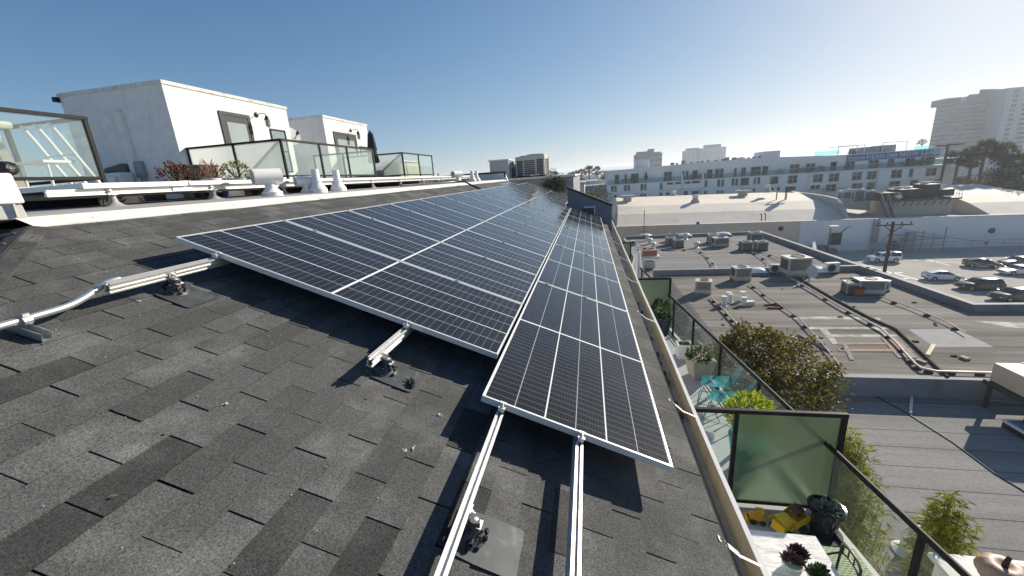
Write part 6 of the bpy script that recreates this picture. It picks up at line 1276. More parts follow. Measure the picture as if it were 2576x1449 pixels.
t2 = thing('antenna', 'thin tan television antenna standing before the tan warehouse wall', 'antenna', Z(1620, 590, RZ)); a, b = Y(1621, 588, 52.5), Y(1621, 528, 52.5); mb = MB(); mb.tube([(b.x, 52.5, RZ), (b.x, 52.5, b.z)], .04, 6); [mb.tube([(b.x-w_, 52.5, z), (b.x+w_, 52.5, z)], .025, 5) for z, w_ in ((-6.9, .5), (-7.6, .6), (-8.0, .6))]; mb.build('mast', m_rust, t2)
t2 = thing('equipment_gantry', 'rusty piping and valve rack at the foot of the grey warehouse wall', 'equipment', (47, 69.6, GZ)); mb = MB(); q = Y(2281, 640, 69.8); mb.box(q.x-.5, q.x+.5, 69.4, 70.2, GZ, q.z+3.4); mb.tube([(q.x-3, 69.6, q.z+3.2), (q.x+4, 69.6, q.z+2.4)], .08, 6); [mb.tube([(q.x+a, 69.5, GZ), (q.x+a, 69.5, GZ+h_)], .07, 6) for a, h_ in ((-1.2, 2), (1.4, 3), (2.8, 2.6), (4.2, 3.4))]; [mb.tube([(q.x-1.5, 69.5, GZ+z), (q.x+4.4, 69.5, GZ+z)], .06, 6) for z in (.8, 1.7)]; mb.build('pipe_rack', m_grey, t2); mb = MB(); mb.ball((q.x-2.2, 69.5, GZ+.8), (.9, .6, .8), 10); mb.build('tank', m_coil, t2, smooth=60)
t2 = thing('chain_fence', 'low grey chain-link fence along the foot of the warehouse wall', 'fence', (40, 68.2, GZ)); mb = MB()
for k in range(24): x = 26+k*2; mb.tube([(x, 68.2, GZ), (x, 68.2, GZ+1.5)], .05, 5)
mb.tube([(26, 68.2, GZ+1.5), (72, 68.2, GZ+1.5)], .04, 5); mb.build('post_and_rail', m_galv, t2); mb = MB()
for k in range(230): x = 26+k*.2; mb.beam((x, 68.2, GZ+.1), (x, 68.2, GZ+1.5), .012, .012); 
for k in range(8): mb.beam((26, 68.2, GZ+.15+k*.18), (72, 68.2, GZ+.15+k*.18), .012, .012)
mb.build('mesh', m_galv, t2)
# street lamp and utility pole
t2 = thing('street_lamp', 'thin street lamp beside the black car at the foot of the warehouse', 'street lamp', Y(2085, 640, 66)); a, b = Y(2085, 612, 66), Y(2090, 573, 66); mb = MB(); mb.tube([(b.x, 66, GZ), (b.x, 66, b.z)], (.11, .07), 8); mb.build('pole', m_trim, t2); mb = MB(); mb.cbox((b.x+.35, 66, b.z), (1.2, .7, .3)); mb.build('lamp_head', m_acl, t2, bev=.05)
m_pole = M('weathered_pole_wood', (.1, .065, .05), .95, var=.3, vs=3, stretch=(1, 1, .1)); yp_ = 36.5; tp, bt_ = Y(2248, 557, yp_), Y(2224, 687, yp_)
t2 = thing('utility_pole', 'brown wooden utility pole with a single crossarm in front of the white off-roader', 'utility pole', (tp.x, yp_, GZ)); mb = MB(); mb.tube([(tp.x, yp_, GZ), (tp.x, yp_, tp.z)], (.16, .1), 10); mb.build('pole', m_pole, t2, smooth=50); mb = MB(); c = Vector((tp.x, yp_-.15, tp.z-.25)); mb.beam(c+Vector((-1.25, 0, 0)), c+Vector((1.25, 0, 0)), .09, .1); [mb.lathe(c+Vector((x, 0, .07)), [(.04, 0), (.06, .08), (.02, .16)], 8) for x in (-1.1, -.5, .5, 1.1)]; mb.beam(c+Vector((-.7, .05, 0)), c+Vector((0, .05, -.6)), .05, .05); mb.beam(c+Vector((.7, .05, 0)), c+Vector((0, .05, -.6)), .05, .05); mb.build('crossarm', m_pole, t2)
def wire(label, a, b, sag, r_=.018):
    a, b = Vector(a), Vector(b); mb = MB(); mb.tube([a.lerp(b, k/14)-Vector((0, 0, sag*4*(k/14)*(1-k/14))) for k in range(15)], r_, 5); tag(mb.build('wire', m_trim, loc=a), label, 'wire', 'wires of the utility pole')
wire('wire running from the utility pole down to the right edge', (tp.x, yp_, tp.z-.4), Y(2620, 612, 44), .4); wire('guy wire slanting from the utility pole down to the left', (tp.x, yp_, tp.z-.8), Y(2186, 640, 40), .0); 
# ------------------------------------------------------------------ long white apartment block behind
yb_ = 103.; m_wb = M('white_block_paint', (.84, .82, .78), .9, var=.05, vs=.3, col2=(.7, .68, .65), c2s=.2, c2lo=.5, c2hi=.8)
wb = thing('apartment_block', 'long white apartment block with dark windows and a blue banner, behind the warehouse', 'building', (38, yb_, GZ))
fb = lambda px, py: Y(px, py, yb_)
mb = MB(); sg = [(4.8, .15), (12, .25), (20, .45), (33, .7), (39, .75), (55, .1), (72.4, .2)]
for (a, za), (b, zb_) in zip(sg[:-1], sg[1:]): mb.extr([(a, yb_+1.6, -3.4), (b, yb_+1.6, -3.4), (b, yb_+1.6, zb_), (a, yb_+1.6, za)], (0, 16, 0))
mb.box(4.8, 75, yb_, yb_+18, GZ, -3.4); mb.build('wall', m_wb, wb)
mb = MB(); p0, p1 = fb(1537, 459), fb(2023, 433); mb.box(4.6, 75.1, yb_-.25, yb_+1.6, -3.42, -3.2); mb.build('terrace_slab', m_white, wb)
mb = MB(); mb.box(4.7, 74.8, yb_-.12, yb_-.08, -3.2, -2.2); mb.build('terrace_glass', glassM('terrace_glass', (.75, .86, .85), .85, diff=(.4, .5, .5)), wb)
mb = MB(); mb.box(4.7, 74.8, yb_-.14, yb_-.06, -2.2, -2.14); [mb.box(4.7+k*5.0, 4.76+k*5.0, yb_-.14, yb_-.06, -3.2, -2.2) for k in range(15)]; mb.build('terrace_rail', m_grey, wb)
mb = MB()
for (x0, y0), (x1, y1) in (((2034, 434), (2130, 480)), ((2205, 428), (2385, 478))): a, b = fb(x0, y0), fb(x1, y1); mb.box(a.x, b.x, yb_-1.0, yb_, -6.6 if x0 < 2100 else -9.2, -3.6)
mb.build('bay', m_wb, wb)
m_win = M('block_window_glass', (.035, .04, .042), .1, var=.4, vs=.6, col2=(.14, .17, .16), c2s=.5, c2lo=.5, c2hi=.62); m_wfr = M('pale_window_frame', (.55, .56, .55), .6, var=0)
def w4(x, y): return (2300+x/2.576)/1.56522, (500+y/2.576)/1.56522
def w5(x, y): return (3032+x/2.415)/1.56522, (300+y/2.415)/1.56522
WL = [(w4, r) for r in [(310, 487, 355, 550), (410, 480, 433, 540), (475, 475, 552, 540), (808, 457, 890, 518), (997, 447, 1018, 480), (1032, 447, 1057, 488), (1098, 440, 1152, 505), (1247, 432, 1302, 498), (1327, 425, 1413, 495), (1517, 418, 1547, 485), (1590, 412, 1640, 480), (1690, 405, 1790, 465), (1806, 398, 1865, 468), (2087, 380, 2180, 450), (2245, 372, 2340, 440), (2497, 357, 2558, 415),
 (272, 590, 298, 655), (305, 590, 330, 655), (405, 583, 432, 650), (440, 583, 465, 645), (572, 575, 600, 640), (608, 575, 632, 640), (768, 567, 792, 632), (1222, 543, 1248, 608), (1350, 533, 1378, 603), (1392, 533, 1417, 600), (1495, 525, 1522, 592), (1533, 525, 1560, 590), (1585, 517, 1670, 590), (1717, 515, 1742, 580), (1757, 510, 1783, 578), (1887, 505, 1968, 575), (2068, 493, 2160, 568),
 (305, 690, 330, 720), (435, 688, 462, 705), (570, 680, 595, 705), (605, 680, 630, 702), (765, 670, 790, 695), (830, 665, 865, 695), (1010, 650, 1050, 690), (1090, 650, 1165, 688), (1215, 648, 1240, 680), (1345, 645, 1370, 672), (1385, 645, 1410, 670), (1580, 625, 1680, 655), (1707, 625, 1735, 655), (1895, 615, 1920, 645), (1955, 610, 1985, 645), (2055, 605, 2145, 640),
 (840, 560, 900, 625), (925, 545, 985, 620), (1020, 540, 1075, 610), (1090, 545, 1170, 605)]] + \
 [(w5, r) for r in [(575, 818, 635, 880), (712, 808, 803, 878), (935, 797, 1032, 860), (1115, 787, 1178, 850), (1283, 777, 1368, 845), (1433, 770, 1466, 810), (1475, 767, 1565, 830), (407, 935, 500, 1007), (557, 927, 655, 1000), (777, 912, 870, 985), (920, 905, 1015, 977), (1150, 893, 1250, 965), (1320, 885, 1357, 958), (1480, 875, 1578, 945),
 (385, 1038, 473, 1075), (530, 1030, 625, 1093), (777, 1020, 872, 1090), (917, 1010, 1018, 1087), (1128, 1000, 1230, 1075), (1328, 990, 1400, 1065), (1467, 985, 1608, 1060)]]
for f, (x0, y0, x1, y1) in WL:
    px, py = f((x0+x1)/2, (y0+y1)/2); top = py < 458-(px-1537)*.053-3
    off = 1.6 if top else (-1.0 if (2034 < px < 2130 and py < 480) or px > 2205 else 0.)
    yq = yb_+off; a, b = Y(*f(x0, (y0+y1)/2), yq), Y(*f(x1, (y0+y1)/2), yq); zt_ = Y(px, f(x0, y0)[1], yq).z; zb_ = Y(px, f(x0, y1)[1], yq).z
    if top: zb_ = min(zb_, -3.1)
    mb = MB(); x0_, x1_ = a.x, b.x; n = max(1, min(3, round((x1_-x0_)/1.2))); e = .09
    for k in range(n+1): x = x0_+(x1_-x0_)*k/n; mb.box(x-e/2, x+e/2, yq-.09, yq-.051, zb_, zt_, 1)
    mb.box(x0_-e/2, x1_+e/2, yq-.1, yq-.052, zt_, zt_+e, 1); mb.box(x0_-e/2, x1_+e/2, yq-.12, yq-.052, zb_-e, zb_, 1); mb.box(x0_, x1_, yq-.088, yq-.051, zb_+(zt_-zb_)*.55, zb_+(zt_-zb_)*.55+.06, 1) if n > 1 and zt_-zb_ > 1.3 else None
    wo_ = mb.build('window', [m_win, m_wfr], wb); mb = MB(); mb.box(x0_, x1_, yq-.05, yq-.01, zb_, zt_); mb.build('pane', m_win, wo_)
# recessed balconies in the middle storey
for q in ((803, 548, 993, 632), (1000, 540, 1200, 622)):
    a, b = Y(*w4(q[0], q[3]), yb_), Y(*w4(q[2], q[3]), yb_); mb = MB(); mb.box(a.x, b.x, yb_-.5, yb_, a.z-.15, a.z); mb.box(a.x, b.x, yb_-.48, yb_-.44, a.z, a.z+1.0, 0); mb.box(b.x-.3, b.x, yb_-.5, yb_, a.z-3, a.z+3.2); mb.build('balcony', m_wb, wb)
a, b, c = fb(1605, 402), fb(1640, 400), fb(1640, 425); mb = MB(); mb.box(a.x, b.x, yb_+3, yb_+8, 0, a.z+.05); mb.build('stair_head', m_wb, wb); mb = MB(); a, b = fb(1932, 380), fb(1974, 377); mb.box(a.x, b.x, yb_+2, yb_+8, .5, b.z); mb.build('stair_head', m_wb, wb); mb = MB(); a, b = fb(1863, 397), fb(1888, 394); mb.box(a.x, b.x, yb_+3, yb_+6, .5, b.z); mb.build('stair_head', m_wb, wb)
# roof garden at the right
mb = MB(); a, b = fb(2138, 365), fb(2208, 361); zr = .15
for x in (a.x, (a.x*.3+b.x*.7), b.x): mb.box(x-.06, x+.06, yb_+4, yb_+4.12, zr, a.z)
mb.box(a.x, b.x, yb_+4, yb_+4.12, a.z-.15, a.z); mb.box(a.x, b.x, yb_+8, yb_+8.12, a.z-.15, a.z); c, d = fb(2256, 355), fb(2320, 350)
for x in (c.x, d.x): mb.box(x-.06, x+.06, yb_+4, yb_+4.12, zr, d.z)
mb.box(c.x, d.x, yb_+4, yb_+4.12, d.z-.15, d.z); mb.build('pergola', m_white, wb)
mb = MB(); a, b = fb(2202, 365), fb(2256, 358); mb.box(a.x, b.x, yb_+5, yb_+9, zr, a.z-.2); a, b = fb(2262, 362), fb(2300, 355); mb.box(a.x, b.x, yb_+5, yb_+9, zr, b.z-.3); mb.build('roof_cabin', m_grey, wb)
mb = MB(); a, b = fb(2062, 381), fb(2128, 376); mb.box(a.x, b.x, yb_+2, yb_+2.05, .3, b.z); mg_ = glassM('aqua_glass', (.6, .9, .88), .8, diff=(.4, .75, .72)); mb.build('roof_glass', mg_, wb); mb = MB(); a, b = fb(2320, 367), fb(2365, 363); mb.box(a.x, b.x, yb_+2, yb_+2.05, .2, .9); mb.build('roof_glass', mg_, wb)
for k in range(15): x = 20+k*1.4+random.uniform(-.3, .3); mb = MB(); mb.cbox((x, yb_+4, .5), (random.uniform(.4, .9), .6, random.uniform(.4, .9))); mb.build('roof_fitting', m_grey, wb)
mb = MB(); mb.ball((0, 0, 0), (.9, .7, .8), 10, jit=.15)
for px, py in ((2348, 352), (2165, 380)): crown_tree('potted_tree', 'small dark tree on the roof garden of the white block, %s' % ('at its right end' if px > 2300 else 'beside the white pergola'), 'tree', tuple(fb(px, py+12)+Vector((0, 3, 0))), [(fb(px, py+3)+Vector((0, 3, 0)), (.8, .8, .6))], 260, .25, m_dpl, .06)
for k in range(24):
    px = random.uniform(1545, 2370); c = Vector((fb(px, 450).x, yb_+.5+random.random()*.6, -3.0)); mb = MB()
    for _ in range(60): mb.leaf(c+Vector((random.gauss(0, .5), random.gauss(0, .2), random.uniform(0, .9))), (random.gauss(0, 1), random.gauss(0, 1), random.gauss(.5, 1)), (0, 0, 1), .35, .16)
    o = mb.build('terrace_plant', m_dpl[k % 3], loc=c); tag(o, 'dark potted plant behind the glass rail of the white block terrace', 'plant', 'plants on the white block terrace')
a = fb(1634, 462); mb = MB(); c = Vector((fb(1626, 452).x, yb_+.8, -3.2)); mb.lathe(c, [(.05, 0), (.05, .7), (.5, .75), (.05, 2.6)], 10); tag(mb.build('parasol', m_navy, loc=c), 'closed dark parasol on the terrace of the white block', 'parasol')
# banner
m_ban = M('blue_banner', (.03, .17, .36), .6, var=.04, vs=1); yn = yb_+1.55; A, B2, C2, D2 = [Y(*q, yn) for q in [(2130, 391), (2366, 374), (2364, 391), (2129, 407)]]
bt = thing('banner', 'long blue leasing banner along the roof edge of the white block', 'banner', (A.x, yn, D2.z)); zc0, zc1 = D2.z-.05, A.z+.05
def onb(fx, fz): t0, b0 = A.lerp(B2, fx), D2.lerp(C2, fx); return b0.lerp(t0, fz)
mb = MB(); f4 = [onb(0, 0), onb(1, 0), onb(1, 1), onb(0, 1)]; mb.extr([q+Vector((0, -.02, 0)) for q in f4], (0, .06, 0)); mb.build('sheet', m_ban, bt)
m_ltr = M('white_lettering', (.78, .8, .8), .6, var=0)
def text(s_, fx, fz, h, wfrac=None, name='lettering'):
    cu_ = bpy.data.curves.new(name, 'FONT'); cu_.body = s_; cu_.size = h; cu_.extrude = .01; cu_.space_character = 1.12; ob = bpy.data.objects.new(name, cu_); COL.objects.link(ob)
    p = onb(fx, fz); d = (onb(fx+.1, fz)-p).normalized(); bpy.context.view_layer.update(); me = bpy.data.meshes.new_from_object(ob.evaluated_get(bpy.context.evaluated_depsgraph_get())); bpy.data.objects.remove(ob); ob = bpy.data.objects.new(name, me); COL.objects.link(ob); ob.parent = bt; me.materials.clear(); me.materials.append(m_ltr)
    ang = math.atan2(d.z, math.hypot(d.x, d.y)); ob.matrix_parent_inverse = Matrix.Identity(4); ob.location = Vector((p.x, yn-.06, p.z))-Vector(bt.location); ob.rotation_euler = (R(90), -ang, 0); return ob
text('NOW LEASING', .575, .26, 1.25); text('310.939.7889', .215, .28, .95); text('STUDIOS &', .02, .3, .7)
mb = MB(); q = onb(.925, .2); mb.box(q.x, q.x+.9, yn-.05, yn-.03, q.z, q.z+1.0); mb.build('emblem_panel', M('pale_blue_mark', (.25, .4, .6), .6, var=0), bt)
# ------------------------------------------------------------------ far towers, mid-distance roofs, trees
m_tw = M('tower_concrete', (.17, .19, .2), .9, var=.05, vs=.02); m_tb = M('tower_balcony', (.27, .3, .31), .8, var=0); m_tg = M('tower_glass', (.07, .09, .1), .2, var=.45, vs=.35)
yt = 320.; tw = thing('condo_tower', 'tall hazy curved residential tower with rows of balconies at the right', 'tower', (240, yt, GZ)); bx0, bx1 = Y(2350, 300, yt).x, Y(2500, 300, yt).x
mb = MB(); z1t, z2t = Y(2353, 262, yt).z, Y(2475, 228, yt).z
arc = [(x*y/yt, y) for x, y in [(bx0+(bx1-bx0)*k/12, yt+14*(1-math.sin(math.pi*(.12+.76*k/12)))) for k in range(13)]]
for k in range(12):
    (xa, ya), (xb, yb2) = arc[k], arc[k+1]; zt_ = z1t if k < 6 else z2t-1.5 if k < 8 else z2t+1; mb.hexa([(xa, ya, GZ), (xb, yb2, GZ), (xb*1.1, yt+34, GZ), (xa*1.1, yt+34, GZ), (xa, ya, zt_), (xb, yb2, zt_), (xb*1.1, yt+34, zt_), (xa*1.1, yt+34, zt_)])
mb.build('wall', m_tw, tw); nf = 17
for f in range(nf):
    z = GZ+3+f*2.55
    if z > z1t-.8: break
    mb = MB(); n_ = len(arc); mb.add([(x, y-.9, z) for x, y in arc]+[(x, y-.9, z+.95) for x, y in arc]+[(x, y-.05, z+.95) for x, y in arc]+[(x, y-.05, z) for x, y in arc], [(r*n_+k, r*n_+k+1, ((r+1) % 4)*n_+k+1, ((r+1) % 4)*n_+k) for r in range(4) for k in range(n_-1)]); mb.build('balcony_band', m_tb, tw)
    mb = MB(); mb.add([(x, y-.04, z+1.0) for x, y in arc]+[(x, y-.04, z+2.3) for x, y in arc], [(k, k+1, n_+k+1, n_+k) for k in range(n_-1)]); mb.build('window_band', m_tg, tw)
bx2 = Y(2640, 300, yt).x; z3 = Y(2560, 222, yt).z; mb = MB(); mb.box(bx1-1, bx2, yt-6, yt+40, GZ, z3); mb.build('white_wing', M('tower_white', (.42, .45, .47), .9, var=.03, vs=.02), tw)
for f in range(17):
    z = GZ+3+f*2.7
    if z+2 > z3: break
    for x0 in (bx1+2.5, bx1+8.5, bx1+16, bx1+24): mb = MB(); mb.box(x0, x0+(2.5 if x0 < bx1+5 else 5), yt-6.1, yt-6.02, z+.6, z+2.2); mb.build('window', m_tg, tw)
mb = MB(); a = Y(2432, 244, yt); mb.box(a.x-5, a.x+3, yt+8, yt+20, z1t-.5, a.z+1); mb.build('roof_block', m_tw, tw)
def tower(label, px0, px1, pyt, y, fins=0, extra=(), name='office_tower', col=m_tw, bands=0):
    a, b = Y(px0, pyt, y), Y(px1, pyt, y); r = thing(name, label, 'tower', ((a.x+b.x)/2, y, GZ)); z = (a.z+b.z)/2; mb = MB(); mb.box(a.x, b.x, y, y+(b.x-a.x)*.6, GZ, z); mb.build('wall', col, r)
    if fins:
        mb = MB(); [(mb.v.clear(), mb.f.clear(), mb.m.clear(), mb.box(a.x+(b.x-a.x)*(k+.15)/fins, a.x+(b.x-a.x)*(k+.5)/fins, y-1.2, y-.01, GZ, z), mb.build('facade_fin', m_white, r)) for k in range(fins)]
    if bands:
        mb = MB(); [(mb.v.clear(), mb.f.clear(), mb.m.clear(), mb.box(a.x+.5, b.x-.5, y-.4, y-.05, z-(z-GZ)*(k+.6)/bands, z-(z-GZ)*(k+.3)/bands), mb.build('window_band', m_tg, r)) for k in range(bands)]
    for k, (q0, q1, pt) in enumerate(extra): c, d = Y(q0, pt, y), Y(q1, pt, y); mb = MB(); mb.box(c.x, d.x, y+3, y+12, z-.1, (c.z+d.z)/2); mb.build('roof_block', col, r)
tower('left and lower one of two hazy white-finned office towers', 1722, 1763, 378, 700, 12, [(1729, 1760, 372)]); tower('right and higher one of two hazy white-finned office towers', 1762, 1827, 371, 690, 18, [(1775, 1816, 363)])
tower('hazy grey hospital-like block behind the left part of the white block', 1597, 1640, 388, 450, 0, [(1603, 1632, 381), (1633, 1647, 374)], bands=5); tower('hazy pale wing right of the grey hospital-like block', 1640, 1666, 384, 445, 0, [(1650, 1662, 381)], bands=6, col=m_tb)
tower('small faint block on the far hills', 1383, 1399, 422, 2400, 0, [], col=m_tb); tower('faint slim tower near the end of the farthest terrace railing', 1099, 1104, 436, 900, 0, [], col=m_tw)
# hills
mb = MB(); xs = np.linspace(-2500, 2500, 120); pts = []
for x in xs: pts.append((x, 3000+200*math.sin(x/700), 4+10*(.5+.5*math.sin(x/310+1))*(.6+.4*math.sin(x/97))+18*math.exp(-((x-250)/500)**2)+random.uniform(-1.2, 1.2)))
for a, b in zip(pts[:-1], pts[1:]): mb.quad((a[0], a[1]-500, GZ), (b[0], b[1]-500, GZ), b, a); mb.quad(a, b, (b[0], b[1]+700, GZ), (a[0], a[1]+700, GZ))
tag(mb.build('hills', M('hill_scrub', (.1, .11, .09), 1, var=.3, vs=.01)), kind='structure')
random.seed(33)
# mid-distance low buildings
m_mids = [M('mid_white', (.6, .6, .58), .9, var=.05), M('mid_grey', (.35, .36, .37), .9, var=.05), M('mid_tan', (.5, .42, .33), .9, var=.05), M('mid_blue', (.3, .36, .42), .8, var=.05)]
m_mroof = M('mid_roof', (.4, .4, .39), .9, var=.1)
mids = [((1425, 1470), 466, 62, 0, 'white mural wall building right of the dark grey neighbour'), ((1415, 1530), 462, 130, 3, 'long bluish low building behind the cypresses'), ((1470, 1534), 472, 112, 1, 'grey low building left of the white block'), ((1462, 1540), 456, 170, 1, 'hazy flat building before the palms'), ((1340, 1440), 458, 260, 1, 'faint low building under the left palms'), ((1440, 1500), 448, 320, 0, 'faint pale building before the hills'), ((1505, 1535), 492, 101, 0, 'low white annex at the left end of the white block')]
for (a, b), pt, y, mi, lb in mids:
    p, q = Y(a, pt, y), Y(b, pt, y); r = thing('low_building', lb, 'building', ((p.x+q.x)/2, y, GZ), group='low buildings in the middle distance'); z = p.z; mb = MB(); mb.box(p.x, q.x, y, y+14, GZ, z); mb.build('wall', m_mids[mi], r); mb = MB(); mb.box(p.x-.2, q.x+.2, y-.2, y+14.2, z, z+.3); mb.build('roof', m_mroof, r); n = max(2, int((q.x-p.x)/3.5))
    for k in range(n): x = p.x+(q.x-p.x)*(k+.3)/n; mb = MB(); mb.box(x, x+(q.x-p.x)/n*.45, y-.05, y-.01, z-2.6, z-1.2); mb.build('window', m_tg, r)
for k in range(70):           # the town going back to the hills
    y = random.uniform(200, 1400); px = random.uniform(1050, 2576); p = Y(px, 470, y); h_ = random.uniform(5, 11); wd = random.uniform(12, 40)
    r = thing('distant_house', 'low hazy house in the built-up plain towards the hills', 'house', (p.x, y, GZ), group='distant houses in the plain'); mb = MB(); mb.box(p.x-wd/2, p.x+wd/2, y, y+12, GZ, GZ+h_); mb.build('wall', m_mids[k % 4], r); mb = MB(); mb.box(p.x-wd/2-.4, p.x+wd/2+.4, y-.4, y+12.4, GZ+h_, GZ+h_+.5); mb.build('roof', m_mroof, r)
p, q = Y(1423, 447, 45), Y(1442, 460, 45); t2 = thing('awning', 'small yellow awning beyond the dark grey neighbour building', 'awning', (p.x, 45, q.z)); mb = MB(); mb.extr([(p.x, 45, q.z+.1), (q.x, 45, q.z), (q.x, 45, q.z+.4), ((p.x+q.x)/2, 45, p.z), (p.x, 45, p.z-.05)], (0, 1, 0)); mb.build('canvas', M('yellow_canvas', (.6, .33, .03), .8), t2); mb = MB(); mb.box(p.x, p.x+.08, 45.4, 45.5, GZ, q.z); mb.box(q.x-.08, q.x, 45.4, 45.5, GZ, q.z); mb.build('post', m_grey, t2)
# palms
m_pf = [LM('palm_frond', (.05, .06, .03), .25), LM('palm_frond_dry', (.09, .075, .045), .25)]; m_pt = M('palm_trunk', (.13, .105, .085), .95, var=.3, vs=2)
def palm_mb(r, n, h):
    mb = MB()
    for k in range(n):
        a = random.uniform(0, 6.28); el = random.uniform(-.9, 1.3); L_ = r*random.uniform(.8, 1.1); d = Vector((math.cos(a)*math.cos(el), math.sin(a)*math.cos(el), math.sin(el))); st = d*L_*.5; mi = 1 if el < -.45 else 0
        mb.tube([(0, 0, h), Vector((0, 0, h))+st], .02*r, 4, mi)
        sdv = d.cross(Vector((0, 0, 1))).normalized(); up = sdv.cross(d)
        for j in range(13):                                    # fan blades
            b = (j-6)/6*1.35; dd = d*math.cos(b)+sdv*math.sin(b)-up*.25*abs(b); mb.leaf(Vector((0, 0, h))+st, dd+Vector((0, 0, -.15*abs(b))), up, L_*.55*(1-.15*abs(b)), .075*r, mi)
    return mb
def palm(proto_i, label, px, py, y, r, group='palms'):
    c = Y(px, py, y); root = thing('palm_tree', label, 'palm', (c.x, y, GZ), group=group); h = c.z-GZ; mb = palm_mb(r, 46 if y < 140 else 26, h); o = mb.build('crown', m_pf); o.parent = root; mb = MB(); mb.tube([(0, 0, 0), (.15, 0, h*.5), (0, 0, h)], [.09*r+.12, .07*r+.08, .07*r+.08], 8); mb.ball((0, 0, h-.25*r), (.16*r, .16*r, .3*r), 8); o = mb.build('trunk', m_pt); o.parent = root; return root
for k, (px, py, y, r, lb) in enumerate([(2412, 398, 96, 2.3, 'leftmost big palm at the right edge, before the hazy tower'), (2446, 402, 100, 2.2, 'short palm between two taller ones before the hazy tower'), (2478, 380, 96, 2.6, 'tallest big palm before the hazy tower'), (2530, 388, 95, 2.7, 'wide palm near the right edge before the hazy tower'), (2572, 412, 92, 2.5, 'palm cut by the right edge of the photo')]): palm(k, lb, px, py, y, r, 'big palms at the right')
for k, (px, py, y, r) in enumerate([(1329, 437, 190, 2.4), (1364, 436, 170, 2.6), (1382, 440, 190, 2.5), (1395, 441, 200, 2.6), (1437, 446, 190, 2.7), (1446, 440, 190, 2.7), (1463, 437, 180, 2.6), (1482, 430, 175, 2.7), (1502, 431, 180, 2.6), (1522, 440, 190, 2.5), (1560 - 20, 436, 230, 2.0), (1551, 438, 215, 2.6), (1572 - 45, 436, 260, 2.4)]): palm(k, '%s palm from the left in the hazy row before the hills' % (ORD+['twelfth', 'thirteenth'])[k], px, py, y, r, 'hazy palms before the hills')
# cypresses and trees between
m_cyp = [LM('cypress_leaf', (.035, .05, .02)), LM('cypress_leaf_light', (.07, .085, .03)), LM('cypress_dark', (.018, .026, .012))]
for k, (px, pyt, w_, y) in enumerate([(1462, 468, 14, 70), (1478, 462, 12, 72), (1488, 472, 10, 68), (1500, 470, 11, 74), (1512, 466, 12, 76), (1450, 478, 14, 60), (1436, 486, 16, 55), (1525, 480, 12, 78), (1415, 492, 14, 50), (1472, 484, 13, 64), (1498, 488, 12, 66)]):
    c = Y(px, pyt, y); rr_ = w_*y/1009; crown_tree('cypress', '%s cypress of the green row beyond the fire wall' % ORD[k], 'tree', (c.x, y, GZ), [((c.x, y, c.z-.8-j*1.3), (rr_*(.35+.2*j), rr_*(.35+.2*j), 1.1)) for j in range(5)], 1100, .3, m_cyp, .15, group='cypresses beyond the fire wall')
m_ht = [LM('hazy_tree_leaf', (.05, .06, .035)), LM('hazy_tree_leaf_light', (.07, .08, .045)), LM('hazy_tree_dark', (.03, .04, .025))]
for k in range(30):
    px = random.uniform(1320, 1545); y = random.uniform(130, 420); c = Y(px, random.uniform(450, 462), y); r = random.uniform(2, 4); crown_tree('street_tree', 'hazy round street tree in the town before the hills', 'tree', (c.x, y, GZ), [((c.x+random.uniform(-r, r)*.5, y+random.uniform(-r, r)*.5, c.z-.3*r+random.uniform(-1, .6)), (r*.7, r*.7, r*.6)) for j in range(3)], 300, .8, m_ht, .25, group='hazy street trees')
for k, (px, py, y, r) in enumerate([(2540, 440, 90, 3.2), (2570, 455, 86, 3.4), (2500, 465, 100, 2.6), (2555, 480, 84, 2.6), (2450, 470, 115, 2.6), (2425, 462, 120, 2.4), (2480, 452, 125, 2.8)]):
    c = Y(px, py, y); crown_tree('broadleaf_tree', '%s bushy dark tree under the palms at the right edge' % ORD[k], 'tree', (c.x, y, GZ), [((c.x+random.uniform(-r, r)*.6, y+random.uniform(-r, r)*.5, c.z+random.uniform(-1.6, .8)), (r*.6, r*.6, r*.5)) for j in range(6)], 1500, .4, m_dpl, .25, group='bushy trees under the palms')
t2 = thing('utility_pole', 'thin utility pole with crossarm at the right end of the white block', 'utility pole', (0, 0, 0)); a, b = Y(2386, 362, 101), Y(2365, 440, 101); t2.location = (a.x, 101, GZ); mb = MB(); mb.tube([(a.x, 101, GZ), (a.x, 101, a.z)], .22, 8); mb.build('pole', m_pole, t2); mb = MB(); mb.beam((a.x-2.2, 100.8, a.z-.3), (a.x+2.6, 100.8, a.z-.2), .2, .25); mb.build('crossarm', m_pole, t2)
# ------------------------------------------------------------------ the air
hz = bpy.data.materials.new('haze_air'); hz.use_nodes = True; n = hz.node_tree.nodes; n.remove(n['Principled BSDF']); pv = n.new('ShaderNodeVolumePrincipled'); pv.inputs['Color'].default_value = (.86, .92, 1, 1); pv.inputs['Density'].default_value = .00042; pv.inputs['Anisotropy'].default_value = .35; hz.node_tree.links.new(pv.outputs[0], n['Material Output'].inputs['Volume'])
mb = MB(); mb.box(-2700, 2700, -300, 3900, GZ-1.2, 36); tag(mb.build('haze', hz), kind='stuff')
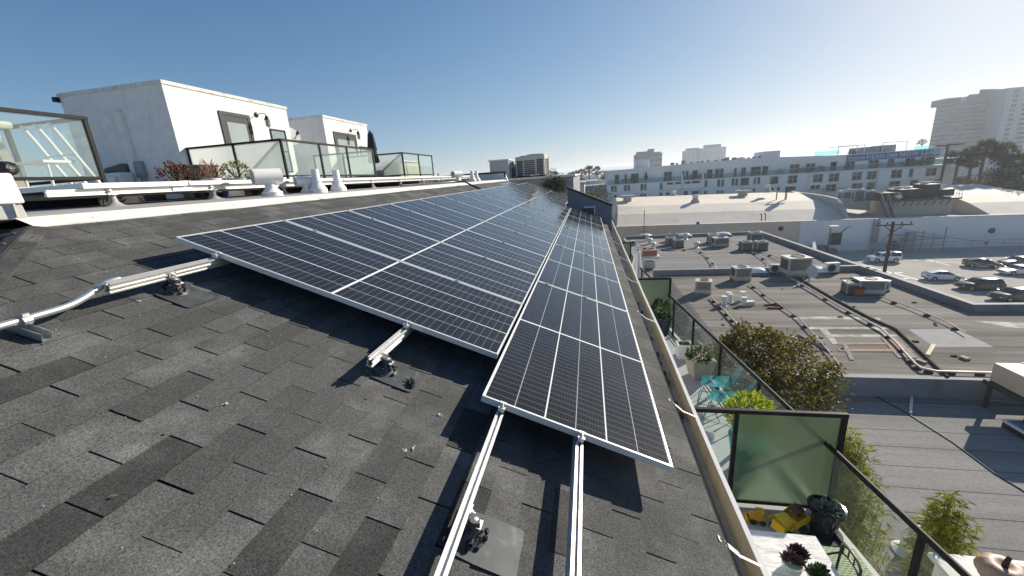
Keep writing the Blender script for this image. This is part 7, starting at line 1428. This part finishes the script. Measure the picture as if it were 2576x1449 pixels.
# ------------------------------------------------------------------ small litter on our roof
random.seed(9)
def litter(name, label, cat, px, py, fn, mat):
    u, v = RH(px, py, ROOF+.006); mb = MB(); fn(mb, u, v); o = mb.build(name, mat, loc=RF(u, v, ROOF)); return tag(o, label, cat)
def clump(mb, u, v):
    for k in range(40): mb.ball(RF(u+random.gauss(0, .014), v+random.gauss(0, .014), ROOF+.01+random.uniform(0, .022)), random.uniform(.005, .011), 6, jit=.4)
litter('moss_clump', 'dark crumbly moss clump beside the lead plate of the middle mount', 'debris', 1035, 970, clump, m_tar)
m_drop = M('white_dropping', (.7, .68, .63), .9, var=.1); m_dry = M('dry_leaf', (.16, .1, .055), .8)
def drop(mb, u, v):
    for k in range(9): mb.ball(RF(u+random.gauss(0, .006), v+random.gauss(0, .007), ROOF+.006), (random.uniform(.002, .006), random.uniform(.002, .005), .0015), 7, jit=.4)
for (px, py), tx in {(352, 756): 'below the tarred mount at the left', (1018, 1132): 'left of the long bright rail', (1105, 1042): 'between the short rail and the lower panels', (567, 1240-225): 'in the middle of the bare shingles', (1040, 1128): 'right of another one near the long rail'}.items(): litter('bird_dropping', 'small white bird dropping on the shingles, '+tx, 'dropping', px, py, drop, m_drop)['group'] = 'droppings on the shingles'
def dl(mb, u, v): mb.leaf(RF(u, v, ROOF+.012), RU*.6+RV, RN, .024, .011)
for (px, py), tx in {(615, 879): 'on the bare shingles below the upper panels', (412, 1090): 'near the dark replaced shingles', (920, 1000): 'below the tar-caked mount', (275, 1250): 'at the lower left of the roof', (890, 752+190): 'left of the tar-caked mount'}.items(): litter('dry_leaf', 'dry brown leaf '+tx, 'leaf', px, py, dl, m_dry)['group'] = 'dry leaves on the shingles'
mb = MB()
for k in range(420):
    u, v = random.uniform(-.5, 4), random.uniform(-3.6, .6)
    if u < hip_u(v): continue
    mb.ball(RF(u, v, ROOF+.006), random.uniform(.0015, .0035), 5)
tag(mb.build('loose_grit', M('pale_grit', (.55, .53, .48), .9)), 'pale grit scattered over the shingles', kind='stuff')
